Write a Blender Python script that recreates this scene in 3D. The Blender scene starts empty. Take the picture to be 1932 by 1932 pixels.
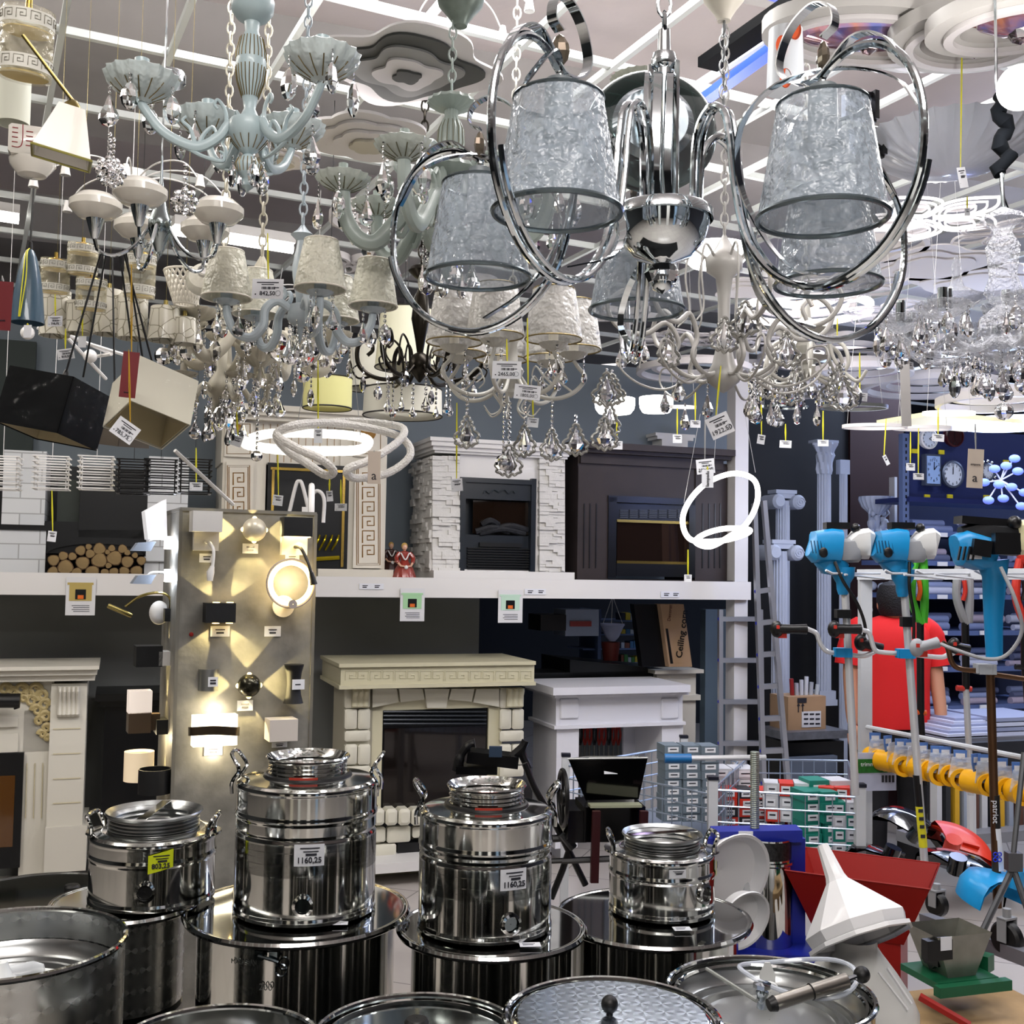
import bpy, math, random
from mathutils import Vector, Matrix, Euler
random.seed(7)
sc = bpy.context.scene
COL = sc.collection
PI = math.pi
F = 2100.0
CZ = 1.68
TILT, ROLL = math.radians(2.97), 0.016
# ---------------------------------------------------------------- camera
fwd = Vector((0, math.cos(TILT), math.sin(TILT)))
r0 = Vector((1, 0, 0)); u0 = r0.cross(fwd)
RT = r0*math.cos(ROLL)+u0*math.sin(ROLL); UP = u0*math.cos(ROLL)-r0*math.sin(ROLL)
cd = bpy.data.cameras.new('camera'); cam = bpy.data.objects.new('camera', cd); COL.objects.link(cam)
cd.sensor_width = 36; cd.sensor_fit = 'HORIZONTAL'; cd.lens = F/1932*36; cd.clip_start = .05
m = Matrix.Identity(4)
for i in range(3):
    m[i][0] = RT[i]; m[i][1] = UP[i]; m[i][2] = -fwd[i]
m[2][3] = CZ
cam.matrix_world = m
sc.camera = cam
# ---------------------------------------------------------------- world, lights, exposure
w = bpy.data.worlds.new('world'); sc.world = w; w.use_nodes = True
w.node_tree.nodes['Background'].inputs[0].default_value = (.80, .86, 1, 1)
w.node_tree.nodes['Background'].inputs[1].default_value = .38
sc.view_settings.view_transform = 'Standard'; sc.view_settings.look = 'None'
sc.view_settings.gamma = 1; sc.view_settings.use_curve_mapping = False
sc.view_settings.exposure = 0.0
def area(name, loc, size, power, col=(1, 1, 1), rot=(0, 0, 0)):
    l = bpy.data.lights.new(name, 'AREA'); l.shape = 'RECTANGLE'; l.size, l.size_y = size; l.energy = power; l.color = col
    o = bpy.data.objects.new(name, l); COL.objects.link(o); o.location = loc; o.rotation_euler = rot
    return o
UPR = (PI, 0, 0)
for nm, loc, sz, pw, cl in (('aisle', (.2, -.6, 3.45), (2.2, .5), 105, (1, .97, .93)), ('left', (-2.6, 2.4, 3.5), (.5, 2.2), 55, (1, .95, .87)),
                            ('mid', (.5, 2.95, 3.5), (2.6, .4), 75, (1, .98, .97)), ('right', (3.5, 4.4, 3.5), (.5, 2.6), 62, (.95, .95, 1)), ('far', (4.0, 8.0, 3.5), (2.4, .5), 110, (.60, .72, 1))):
    area('ceiling_light_'+nm, loc, sz, pw, cl); area('added_uplight_'+nm, (loc[0], loc[1], loc[2]+.06), sz, pw*(.2 if nm in ('right', 'far') else .65), cl, UPR)  # upward copies added to brighten the ceiling
cy = sc.cycles
cy.max_bounces = 7; cy.diffuse_bounces = 2; cy.glossy_bounces = 4; cy.transmission_bounces = 6; cy.transparent_max_bounces = 10
cy.caustics_reflective = False; cy.caustics_refractive = False; cy.sample_clamp_indirect = 6; cy.sample_clamp_direct = 20
cy.use_adaptive_sampling = True; cy.adaptive_threshold = .03
cy.use_denoising = True

# ---------------------------------------------------------------- placing
def P(px, py, d):
    v = fwd*F+RT*(px-966)-UP*(py-966)
    v = v*(d/v.y)
    return Vector((v.x, v.y, v.z+CZ))
class Fr:
    """a vertical plane frame: local x along it, local y away from the viewer, z up"""
    def __init__(s, px, d, yaw, o=None):
        s.yaw = math.radians(yaw) if o is None else yaw
        if o is None:
            o = P(px, 1000, d); o.z = 0
        s.o = Vector(o)
        s.U = Vector((math.cos(s.yaw), math.sin(s.yaw), 0)); s.V = Vector((-math.sin(s.yaw), math.cos(s.yaw), 0))
    def pt(s, px, py, off=0):
        v = P(px, py, 1)-Vector((0, 0, CZ))
        c = Vector((0, 0, CZ))-s.o
        t = (off-c.dot(s.V))/v.dot(s.V)
        q = c+v*t
        return Vector((q.dot(s.U), off, q.z))
    def w(s, p): return s.o+s.U*p[0]+s.V*p[1]+Vector((0, 0, p[2]))
    def sub(s, px, py, off=0):
        return Fr(0, 0, s.yaw, s.w(s.pt(px, py, off)))
    def box(s, b, x0, x1, y0, y1, o0=0, o1=.1, bev=0):
        a = s.pt(x0, (y0+y1)/2, o0); c = s.pt(x1, (y0+y1)/2, o0)
        t = s.pt((x0+x1)/2, y0, o0); e = s.pt((x0+x1)/2, y1, o0)
        b.box(((a.x+c.x)/2, (o0+o1)/2, (t.z+e.z)/2), (c.x-a.x, abs(o1-o0), t.z-e.z))
    def thing(s, name, label, cat, group=None):
        return thing(name, label, cat, s.o, s.yaw, group)

# ---------------------------------------------------------------- mesh collector
class B:
    def __init__(s): s.v = []; s.f = []; s.m = []; s.mi = 0
    def add(s, vs, fs):
        k = len(s.v); s.v += [tuple(p) for p in vs]; s.f += [tuple(i+k for i in f) for f in fs]; s.m += [s.mi]*len(fs)
        return k
    def box(s, c, d, R=None):
        x, y, z = d[0]/2, d[1]/2, d[2]/2
        vs = [Vector((i*x, j*y, k*z)) for i in (-1, 1) for j in (-1, 1) for k in (-1, 1)]
        if R is not None: vs = [R @ p for p in vs]
        return s.add([p+Vector(c) for p in vs], [(0, 1, 3, 2), (4, 6, 7, 5), (0, 4, 5, 1), (2, 3, 7, 6), (0, 2, 6, 4), (1, 5, 7, 3)])
    def bbox(s, c, d, bv=.01, R=None):
        """box with chamfered edges on the front (x,z outline)"""
        x, y, z = d[0]/2, d[1]/2, d[2]/2
        o = [(-x+bv, -z), (x-bv, -z), (x, -z+bv), (x, z-bv), (x-bv, z), (-x+bv, z), (-x, z-bv), (-x, -z+bv)]
        k = 1-bv/max(min(x, z), 1e-6)
        vs = [Vector((p[0]*k, -y, p[1]*k)) for p in o]+[Vector((p[0], -y+bv, p[1])) for p in o]+[Vector((p[0], y, p[1])) for p in o]
        fs = [tuple(range(8))]
        for r in (0, 8): fs += [(r+i, r+8+i, r+8+(i+1) % 8, r+(i+1) % 8) for i in range(8)]
        fs += [tuple(reversed(range(16, 24)))]
        if R is not None: vs = [R @ p for p in vs]
        return s.add([p+Vector(c) for p in vs], fs)
    def lathe(s, prof, c=(0, 0, 0), n=24, R=None, a0=0, a1=2*PI, sx=1, sy=1, wave=None):
        full = abs(a1-a0-2*PI) < 1e-6
        N = n if full else n+1
        vs = []
        for r, z in prof:
            for i in range(N):
                a = a0+(a1-a0)*i/n
                q = r*(wave(a, z) if wave else 1)
                vs.append(Vector((q*math.cos(a)*sx, q*math.sin(a)*sy, z)))
        if R is not None: vs = [R @ p for p in vs]
        fs = []
        for j in range(len(prof)-1):
            for i in range(n):
                i2 = (i+1) % N
                fs.append((j*N+i, j*N+i2, (j+1)*N+i2, (j+1)*N+i))
        return s.add([p+Vector(c) for p in vs], fs)
    def cyl(s, p0, p1, r, n=12, r1=None):
        return s.tube([p0, p1], [r, r if r1 is None else r1], n)
    def sphere(s, c, r, n=16, m=10, sc=(1, 1, 1)):
        return s.lathe([(max(r*math.sin(PI*i/m), 1e-5)*1, -r*math.cos(PI*i/m)*sc[2]) for i in range(m+1)], c, n, sx=sc[0], sy=sc[1])
    def torus(s, c, R_, r, n=32, k=8, R=None, sx=1, sy=1):
        pts = [Vector((R_*math.cos(2*PI*i/n)*sx, R_*math.sin(2*PI*i/n)*sy, 0)) for i in range(n)]
        if R is not None: pts = [R @ p for p in pts]
        return s.tube([p+Vector(c) for p in pts], r, k, True)
    def tube(s, pts, r, n=8, closed=False, sect=None, up=None, tw=None, cap=True):
        pts = [Vector(p) for p in pts]; N = len(pts)
        rs = r if isinstance(r, (list, tuple)) else [r]*N
        if sect is None: sect = [(math.cos(2*PI*i/n), math.sin(2*PI*i/n)) for i in range(n)]
        n = len(sect)
        T = []
        for i in range(N):
            a = pts[(i-1) % N] if (closed or i > 0) else pts[0]
            b = pts[(i+1) % N] if (closed or i < N-1) else pts[-1]
            t = (b-a); T.append(t.normalized() if t.length > 1e-9 else (T[-1] if T else Vector((0, 0, 1))))
        if up is None:
            u = Vector((0, 0, 1)) if abs(T[0].z) < .9 else Vector((1, 0, 0))
        else: u = Vector(up)
        vs = []
        for i in range(N):
            if up is not None: u = Vector(up)
            x = T[i].cross(u)
            if x.length < 1e-6: x = T[i].cross(Vector((.3, .9, .1)))
            x.normalize(); y = x.cross(T[i]).normalized()
            if up is None: u = y
            a = tw[i] if tw else 0
            for p, q in sect:
                p2 = p*math.cos(a)-q*math.sin(a); q2 = p*math.sin(a)+q*math.cos(a)
                vs.append(pts[i]+x*(p2*rs[i])+y*(q2*rs[i]))
        fs = []
        for i in range(N if closed else N-1):
            i2 = (i+1) % N
            for j in range(n):
                j2 = (j+1) % n
                fs.append((i*n+j, i*n+j2, i2*n+j2, i2*n+j))
        if not closed and cap:
            fs.append(tuple(reversed(range(n)))); fs.append(tuple(range((N-1)*n, N*n)))
        return s.add(vs, fs)
    def strap(s, pts, w, t, up=None, closed=False):
        """flat band: w across (along up), t thick"""
        return s.tube(pts, 1, closed=closed, sect=[(-t/2, -w/2), (t/2, -w/2), (t/2, w/2), (-t/2, w/2)], up=up)
    def prism(s, poly, y0, y1):
        """polygon in x,z extruded along y"""
        n = len(poly)
        vs = [(p[0], y0, p[1]) for p in poly]+[(p[0], y1, p[1]) for p in poly]
        return s.add(vs, [tuple(range(n)), tuple(reversed(range(n, 2*n)))]+[(i, i+n, (i+1) % n+n, (i+1) % n) for i in range(n)])
    def plate(s, poly, z0, z1):
        n = len(poly)
        vs = [(p[0], p[1], z0) for p in poly]+[(p[0], p[1], z1) for p in poly]
        return s.add(vs, [tuple(reversed(range(n))), tuple(range(n, 2*n))]+[(i, (i+1) % n, (i+1) % n+n, i+n) for i in range(n)])
    def xf(s, k, M):
        for i in range(k, len(s.v)): s.v[i] = tuple(M @ Vector(s.v[i]))
    def mesh(s, name, mats, ang=35, smooth=True):
        me = bpy.data.meshes.new(name); me.from_pydata(s.v, [], s.f)
        for mm in (mats if isinstance(mats, (list, tuple)) else [mats]): me.materials.append(mm)
        if any(s.m): me.polygons.foreach_set('material_index', s.m)
        if smooth:
            me.polygons.foreach_set('use_smooth', [True]*len(s.f))
            me.set_sharp_from_angle(angle=math.radians(ang))
        me.update()
        return me
    def islands(s):
        """split into clusters whose bounding boxes touch"""
        par = list(range(len(s.v)))
        def fd(i):
            while par[i] != i: par[i] = par[par[i]]; i = par[i]
            return i
        for f in s.f:
            a = fd(f[0])
            for i in f[1:]: par[fd(i)] = a
        bb = {}
        for i, v in enumerate(s.v):
            k = fd(i); q = bb.setdefault(k, [list(v), list(v)])
            for c in range(3): q[0][c] = min(q[0][c], v[c]); q[1][c] = max(q[1][c], v[c])
        ks = list(bb); e = .002
        for i, a in enumerate(ks):
            for c in ks[i+1:]:
                A, C = bb[a], bb[c]
                if all(A[0][j] <= C[1][j]+e and C[0][j] <= A[1][j]+e for j in range(3)): par[fd(a)] = fd(c)
        out = {}
        for f, m_ in zip(s.f, s.m): out.setdefault(fd(f[0]), []).append((f, m_))
        res = []
        for fs in out.values():
            b = B(); mp = {}
            for f, m_ in fs:
                g = []
                for i in f:
                    if i not in mp: mp[i] = len(b.v); b.v.append(s.v[i])
                    g.append(mp[i])
                b.f.append(tuple(g)); b.m.append(m_)
            res.append(b)
        return res
    def split(s, name, mats, parent=None, **k):
        return [q.make(name, mats, parent, **k) for q in s.islands()][0]
    def make(s, name, mats, parent=None, loc=(0, 0, 0), rz=0, ang=35, smooth=True, rot=None):
        return inst(name, s.mesh(name, mats, ang, smooth), parent, loc, rot if rot is not None else (0, 0, rz))
def inst(name, me, parent=None, loc=(0, 0, 0), rot=(0, 0, 0), scale=(1, 1, 1)):
    o = bpy.data.objects.new(name, me); COL.objects.link(o)
    o.location = loc; o.rotation_euler = rot; o.scale = scale if isinstance(scale, (tuple, list)) else (scale,)*3
    if parent is not None: o.parent = parent
    return o
def tag(o, label, cat, group=None):
    o['label'] = label; o['category'] = cat
    if group: o['group'] = group
    return o
def thing(name, label, cat, loc=(0, 0, 0), rz=0, group=None, rot=None):
    o = bpy.data.objects.new(name, None); COL.objects.link(o); o.empty_display_size = .05
    o.location = loc; o.rotation_euler = rot if rot is not None else (0, 0, rz)
    return tag(o, label, cat, group)
def struct(o):
    o['kind'] = 'structure'; return o
def dup(root, loc, rz=None, label=None, scale=None, rot=None):
    r = root.copy(); COL.objects.link(r); r.location = loc
    if rz is not None: r.rotation_euler = (0, 0, rz)
    if rot is not None: r.rotation_euler = rot
    if scale: r.scale = (scale,)*3
    if label: r['label'] = label
    for ch in root.children:
        c = ch.copy(); COL.objects.link(c); c.parent = r
        for g in ch.children:
            d = g.copy(); COL.objects.link(d); d.parent = c
    return r
def hold(pr, e=.0025):
    """supporting rings beside each corner so that long walls stay straight in the mirror finish"""
    out = [pr[0]]
    for i in range(1, len(pr)):
        a, b = Vector(pr[i-1]), Vector(pr[i]); L = (b-a).length
        if L > 3*e: out += [tuple(a.lerp(b, e/L)), tuple(a.lerp(b, 1-e/L))]
        out.append(pr[i])
    return out
def smooth_path(pts, k=6, closed=False):
    """Catmull-Rom through pts"""
    P_ = [Vector(p) for p in pts]; N = len(P_); out = []
    for i in range(N if closed else N-1):
        a = P_[(i-1) % N] if (closed or i > 0) else P_[0]*2-P_[1]
        b = P_[i]; c = P_[(i+1) % N]
        d = P_[(i+2) % N] if (closed or i < N-2) else P_[-1]*2-P_[-2]
        for j in range(k):
            t = j/k
            out.append(.5*((2*b)+(c-a)*t+(2*a-5*b+4*c-d)*t*t+(3*b-a-3*c+d)*t*t*t))
    if not closed: out.append(P_[-1])
    return out
def rad(pts, ang, y=0):
    """(r,z) pairs -> 3D in the vertical plane at ang"""
    return [Vector((p[0]*math.cos(ang)-y*math.sin(ang), p[0]*math.sin(ang)+y*math.cos(ang), p[1])) for p in pts]
RX = lambda a: Matrix.Rotation(a, 3, 'X')
RY = lambda a: Matrix.Rotation(a, 3, 'Y')
RZ = lambda a: Matrix.Rotation(a, 3, 'Z')

# ---------------------------------------------------------------- materials
def lin(c):
    return tuple(((x/255)/12.92 if x/255 <= .04045 else ((x/255+.055)/1.055)**2.4) for x in c)+(1,)
MC = {}
def M(name, c=(200, 200, 200), rough=.5, metal=0, noise=0, nscale=8, emit=0, ecol=None, alpha=1, trans=0, ior=1.45, bump=0, bscale=30, coat=0, spec=.5, c2=None):
    if name in MC: return MC[name]
    mt = bpy.data.materials.new(name); mt.use_nodes = True; nt = mt.node_tree; p = nt.nodes['Principled BSDF']
    I = p.inputs
    I['Base Color'].default_value = lin(c); I['Roughness'].default_value = rough; I['Metallic'].default_value = metal
    I['IOR'].default_value = ior; I['Alpha'].default_value = alpha; I['Transmission Weight'].default_value = trans
    I['Coat Weight'].default_value = coat; I['Specular IOR Level'].default_value = spec
    if emit:
        I['Emission Color'].default_value = lin(ecol or c); I['Emission Strength'].default_value = emit
    if noise or c2:
        tc = nt.nodes.new('ShaderNodeTexCoord'); nz = nt.nodes.new('ShaderNodeTexNoise'); nz.inputs['Scale'].default_value = nscale; nz.inputs['Detail'].default_value = 5
        nt.links.new(tc.outputs['Object'], nz.inputs['Vector'])
        rp = nt.nodes.new('ShaderNodeValToRGB'); rp.color_ramp.elements[0].position = .3; rp.color_ramp.elements[1].position = .7
        a = lin(c); k = 1-noise
        rp.color_ramp.elements[0].color = lin(c2) if c2 else (a[0]*k, a[1]*k, a[2]*k, 1)
        rp.color_ramp.elements[1].color = a
        nt.links.new(nz.outputs['Fac'], rp.inputs[0]); nt.links.new(rp.outputs[0], I['Base Color'])
    if bump:
        tc = nt.nodes.new('ShaderNodeTexCoord'); nz = nt.nodes.new('ShaderNodeTexNoise'); nz.inputs['Scale'].default_value = bscale; nz.inputs['Detail'].default_value = 3
        nt.links.new(tc.outputs['Object'], nz.inputs['Vector'])
        bp = nt.nodes.new('ShaderNodeBump'); bp.inputs['Strength'].default_value = bump; bp.inputs['Distance'].default_value = .01
        nt.links.new(nz.outputs['Fac'], bp.inputs['Height']); nt.links.new(bp.outputs[0], I['Normal'])
    MC[name] = mt
    return mt
def film(name, c=(235, 240, 245), fac=.25, rough=.1, bump=.3, bscale=25, edge=.5):
    """thin clear film or glass wall: transparent mixed with gloss and a little white scatter"""
    if name in MC: return MC[name]
    mt = bpy.data.materials.new(name); mt.use_nodes = True; nt = mt.node_tree; nt.nodes.clear()
    o = nt.nodes.new('ShaderNodeOutputMaterial'); tr = nt.nodes.new('ShaderNodeBsdfTransparent'); gl = nt.nodes.new('ShaderNodeBsdfPrincipled')
    gl.inputs['Base Color'].default_value = lin(c); gl.inputs['Roughness'].default_value = rough; gl.inputs['Specular IOR Level'].default_value = .8
    lw = nt.nodes.new('ShaderNodeLayerWeight'); lw.inputs[0].default_value = .35
    mr = nt.nodes.new('ShaderNodeMapRange'); mr.inputs['To Min'].default_value = fac; mr.inputs['To Max'].default_value = min(1, fac+edge)
    mx = nt.nodes.new('ShaderNodeMixShader')
    nt.links.new(lw.outputs['Facing'], mr.inputs[0]); nt.links.new(mr.outputs[0], mx.inputs[0])
    nt.links.new(tr.outputs[0], mx.inputs[1]); nt.links.new(gl.outputs[0], mx.inputs[2]); nt.links.new(mx.outputs[0], o.inputs[0])
    if bump:
        tc = nt.nodes.new('ShaderNodeTexCoord'); nz = nt.nodes.new('ShaderNodeTexNoise'); nz.inputs['Scale'].default_value = bscale
        nt.links.new(tc.outputs['Object'], nz.inputs['Vector'])
        bp = nt.nodes.new('ShaderNodeBump'); bp.inputs['Strength'].default_value = bump; bp.inputs['Distance'].default_value = .02
        nt.links.new(nz.outputs['Fac'], bp.inputs['Height']); nt.links.new(bp.outputs[0], gl.inputs['Normal'])
    MC[name] = mt
    return mt
white = M('white_paint', (232, 230, 228), .45)
offwhite = M('warm_white', (232, 226, 212), .5)
black = M('black_plastic', (14, 14, 16), .35)
blackgloss = M('black_gloss', (8, 8, 10), .12)
chrome = M('chrome', (205, 212, 216), .06, 1)
dchrome = M('dark_chrome', (120, 132, 138), .08, 1)
steel = M('polished_steel', (200, 201, 198), .09, 1)
bsteel = M('brushed_steel', (170, 172, 172), .28, 1)
crystal = M('crystal_glass', (252, 252, 255), .0, 0, trans=1, ior=1.55)
crysfilm = film('clear_glass_wall', (245, 248, 250), .18, .03, .6, 60)
gold = M('gold', (212, 178, 92), .22, 1)
brass = M('brass', (150, 136, 84), .25, 1)
yellow = M('yellow_string', (226, 220, 50), .6)
tagw = M('tag_paper', (232, 234, 240), .6)
ink = M('print_ink', (40, 40, 50), .7)
ledw = M('lit_diffuser', (255, 255, 255), .5, emit=7, ecol=(255, 250, 245))
ledh = M('bright_tube', (255, 255, 255), .5, emit=14, ecol=(255, 248, 240))
warmled = M('warm_lamp', (255, 240, 200), .5, emit=9, ecol=(255, 214, 130))
# ================================================================ the room
WALL = Fr(810, 6.2, 19.5)
def tiles(name, c1, c2, mortar, sx, sy, off=0.5, msize=.01, rough=.4, rot=0, bump=.0):
    if name in MC: return MC[name]
    mt = M(name, c1, rough); nt = mt.node_tree; p = nt.nodes['Principled BSDF']
    tc = nt.nodes.new('ShaderNodeTexCoord'); mp = nt.nodes.new('ShaderNodeMapping'); mp.inputs['Rotation'].default_value = rot if isinstance(rot, tuple) else (0, 0, rot)
    br = nt.nodes.new('ShaderNodeTexBrick'); br.offset = off; br.inputs['Scale'].default_value = 1
    br.inputs['Brick Width'].default_value = sx; br.inputs['Row Height'].default_value = sy; br.inputs['Mortar Size'].default_value = msize
    br.inputs['Color1'].default_value = lin(c1); br.inputs['Color2'].default_value = lin(c2); br.inputs['Mortar'].default_value = lin(mortar)
    nt.links.new(tc.outputs['Object'], mp.inputs[0]); nt.links.new(mp.outputs[0], br.inputs[0]); nt.links.new(br.outputs[0], p.inputs['Base Color'])
    return mt
b = B(); b.box((1, 5, -.05), (16, 20, .1))
struct(b.make('floor', tiles('floor_tile', (205, 198, 190), (196, 188, 182), (150, 145, 140), .6, .6, 0, .004, .25, math.radians(19.5))))
b = B(); b.box((1, 5, 4.0), (16, 20, .1))
struct(b.make('ceiling', M('ceiling_plaster', (222, 212, 212), .8, noise=.12, nscale=1.5, bump=.3, bscale=12)))
# concrete ribs of the ceiling, parallel to the display wall
ribm = M('rib_paint', (196, 192, 190), .8, noise=.15, nscale=3)
for i, (v, wd, h) in enumerate(((-2.9, .9, .14), (-.9, 1.1, .22), (1.6, .5, .3), (3.4, .4, .3))):
    b = B(); b.box((0, 0, 0), (14, wd, h))
    c = WALL.w((0, v, 3.95-h/2)); o = struct(b.make('ceiling_beam', ribm)); o.location = c; o.rotation_euler = (0, 0, WALL.yaw)
b = B(); b.box((1.5, 12.6, 2), (17, .1, 4)); struct(b.make('wall_far', M('far_wall', (40, 44, 52), .8)))
b = B(); b.box((-6.4, 4, 2), (.1, 18, 4)); struct(b.make('wall_left', M('left_wall', (70, 74, 76), .8)))
b = B(); b.box((1.5, -4.5, 2), (17, .1, 4)); struct(b.make('wall_behind', M('behind_wall', (34, 36, 40), .8)))
b = B(); b.box((8.4, 4, 2), (.1, 18, 4)); struct(b.make('wall_right', M('right_wall', (90, 92, 100), .8)))
# panel wall behind the fireplaces, two tones
def wbox(name, mat, x0, x1, y0, y1, o0, o1):
    b = B(); WALL.box(b, x0, x1, y0, y1, o0, o1)
    o = b.make(name, mat); o.location = WALL.o; o.rotation_euler = (0, 0, WALL.yaw); return o
greyw = M('grey_wall', (128, 138, 146), .75); darkw = M('dark_grey_wall', (122, 124, 122), .7)
struct(wbox('wall_display', greyw, -260, 1385, 640, 1120, .62, .72))
struct(wbox('wall_display_base', darkw, -260, 900, 1120, 1700, .60, .72))
struct(wbox('wall_left_panel', M('green_grey', (62, 70, 68), .8), -260, 60, 632, 1120, .55, .6))
struct(wbox('wall_grey_side', M('blue_grey', (88, 104, 116), .75), 1330, 1392, 1150, 1560, .55, .62))
b = B(); b.box((-.25, 2.3, .006), (3.3, 2.2, .012)); tag(b.make('added_dark_mat', M('mat_black', (9, 9, 10), .8)), 'black mat added under all the steel tanks to darken their reflections', 'mat')  # mat added so the tank sides mirror something dark
# lattice grid that carries the lamps
GA = math.radians(26); GZ = 3.26
gmat = M('grid_white', (226, 232, 230), .5)
gb = B(); gu = Vector((math.cos(GA), math.sin(GA), 0)); gv = Vector((-math.sin(GA), math.cos(GA), 0))
def gpt(px, py):
    v = P(px, py, 1)-Vector((0, 0, CZ)); return Vector((0, 0, CZ))+v*((GZ-CZ)/v.z)
ou = gpt(600, 5).dot(gu); ov = gpt(868, 62).dot(gv)
SU, SV = .315, .575
for i in range(-14, 32):
    gb.box(gu*(ou+i*SU)+gv*(1.2 if i % 2 else 2.6)+Vector((0, 0, GZ+.011)), (.019, 5.6 if i % 2 else 8.4, .022), RZ(GA))
for j in range(-3, 10):
    gb.box(gv*(ov+j*SV)+gu*2.0+Vector((0, 0, GZ+.016)), (13, .021, .024), RZ(GA))
struct(gb.make('trim_ceiling_grid', gmat, smooth=False))
# blue lit black channel crossing the ceiling at upper right
def gz(px, py, z):
    v = P(px, py, 1)-Vector((0, 0, CZ)); return Vector((0, 0, CZ))+v*((z-CZ)/v.z)
bc = B(); a = gz(1335, 122, 3.2); c = gz(1600, -62, 3.2)
bc.tube([a, c], 1, sect=[(-.035, -.015), (.035, -.015), (.035, .015), (-.035, .015)])
tag(bc.make('lighting_channel', M('channel_black', (3, 4, 6), .8, spec=.1)), 'long black channel slanting across the white ceiling grid at the top', 'channel')
bl = B(); bl.tube([gz(1332, 185, 3.18), gz(1560, 18, 3.18)], 1, sect=[(-.02, -.012), (.02, -.012), (.02, .012), (-.02, .012)])
tag(bl.make('led_strip', M('blue_led', (40, 70, 255), .5, emit=1.6, ecol=(60, 90, 255))), 'blue glowing light strip beside the black ceiling channel', 'light')
# shelf and post of the display
b = B(); WALL.box(b, -260, 1417, 1087, 1126, -.12, -.09)
o = tag(b.make('shelf_fascia', white), 'long white fascia board along the front of the fireplace shelf', 'shelf'); o.location = WALL.o; o.rotation_euler = (0, 0, WALL.yaw)
z0 = WALL.pt(1100, 1118, -.12).z; u0_ = WALL.pt(-260, 1000).x; u1_ = WALL.pt(1395, 1000).x
fz = WALL.pt(700, 1105, -.12).z
b = B(); b.box(((u0_+u1_)/2, .24, fz-.012), (u1_-u0_, .66, .025))
o = tag(b.make('display_shelf', offwhite), 'deep white shelf board carrying the upper row of fireplaces', 'shelf'); o.location = WALL.o; o.rotation_euler = (0, 0, WALL.yaw)
SHZ = fz
b = B(); WALL.box(b, 1386, 1411, 560, 1000, -.085, -.0)
o = B(); pu0 = WALL.pt(1386, 1100, -.08).x; pu1 = WALL.pt(1411, 1100, -.08).x
o.box(((pu0+pu1)/2, -.03, 1.6), (pu1-pu0, .1, 3.2))
o = tag(o.make('display_post', M('post_white', (222, 220, 220), .4)), 'tall white square post at the end of the fireplace shelf', 'post'); o.location = WALL.o; o.rotation_euler = (0, 0, WALL.yaw)
# fluorescent battens on the ceiling grid
def batten(p0, p1, label):
    p0 = Vector(p0); p1 = Vector(p1); c = (p0+p1)/2; L = (p1-p0).length; a = math.atan2(p1.y-p0.y, p1.x-p0.x)
    t = thing('batten_light', label, 'light', c, a, 'tube lights under the ceiling')
    x = B(); x.box((0, 0, .05), (L, .09, .04)); x.make('housing', white, t)
    x = B(); x.lathe([(.001, -L/2), (.02, -L/2), (.02, L/2), (.001, L/2)], (0, 0, .012), 10, R=RY(PI/2)); x.make('tube', ledh, t)
batten(P(325, 440, 4.6), P(552, 476, 4.85), 'bright tube light seen behind the small chrome chandelier')
batten(P(-60, 405, 4.9), P(35, 420, 5.0), 'bright tube light cut by the photo edge above the blue pendant')
batten(P(985, 700, 8), P(1080, 690, 8.3), 'bright tube light seen low behind the hanging price tags')
# ================================================================ fireplaces
cream = M('cream_paint', (226, 220, 196), .45); cream2 = M('cream_trim', (216, 206, 176), .5)
ivory = M('ivory_paint', (228, 224, 212), .5); goldp = M('gold_paint', (150, 108, 40), .45, .2)
insblk = M('insert_black', (12, 13, 16), .3); insblue = M('insert_frame', (22, 30, 40), .35)
fglass = M('fire_glass', (30, 20, 14), .04, 0, spec=.9, coat=.6)
darkwood = M('dark_wood', (52, 42, 40), .5, noise=.35, nscale=5)
def key(b, f, x0, x1, y0, y1, n, off, vertical=False, r=.0032):
    """greek key line sunk on a panel"""
    u = [(0, 0), (0, 1), (.85, 1), (.85, .25), (.35, .25), (.35, .6), (.6, .6)]
    for i in range(n):
        pts = []
        for p, q in u:
            if i % 2 and not vertical: p = .85-p
            if vertical: X = x0+(x1-x0)*(p/.85); Y = y0+(y1-y0)*(i+.08+.84*(1-q))/n
            else: X = x0+(x1-x0)*(i+.08+p)/n; Y = y0+(y1-y0)*(1-q)
            pts.append(f.pt(X, Y, off))
        b.tube(pts, r, 4, up=(0, 1, 0))
def fp(name, label, px, py, off, group=None):
    f = WALL.sub(px, py, off); return f, f.thing(name, label, 'fireplace', group)
def part(f, name, mat, root, boxes, bev=0):
    b = B()
    for q in boxes: f.box(b, *q)
    return b.split(name, mat, root)
def shades(b, f, x0, x1, y0, y1, n, o0, o1, th=.45):
    for i in range(n):
        a = y0+(y1-y0)*i/n; f.box(b, x0, x1, a, a+(y1-y0)/n*th, o0, o1)
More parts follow.
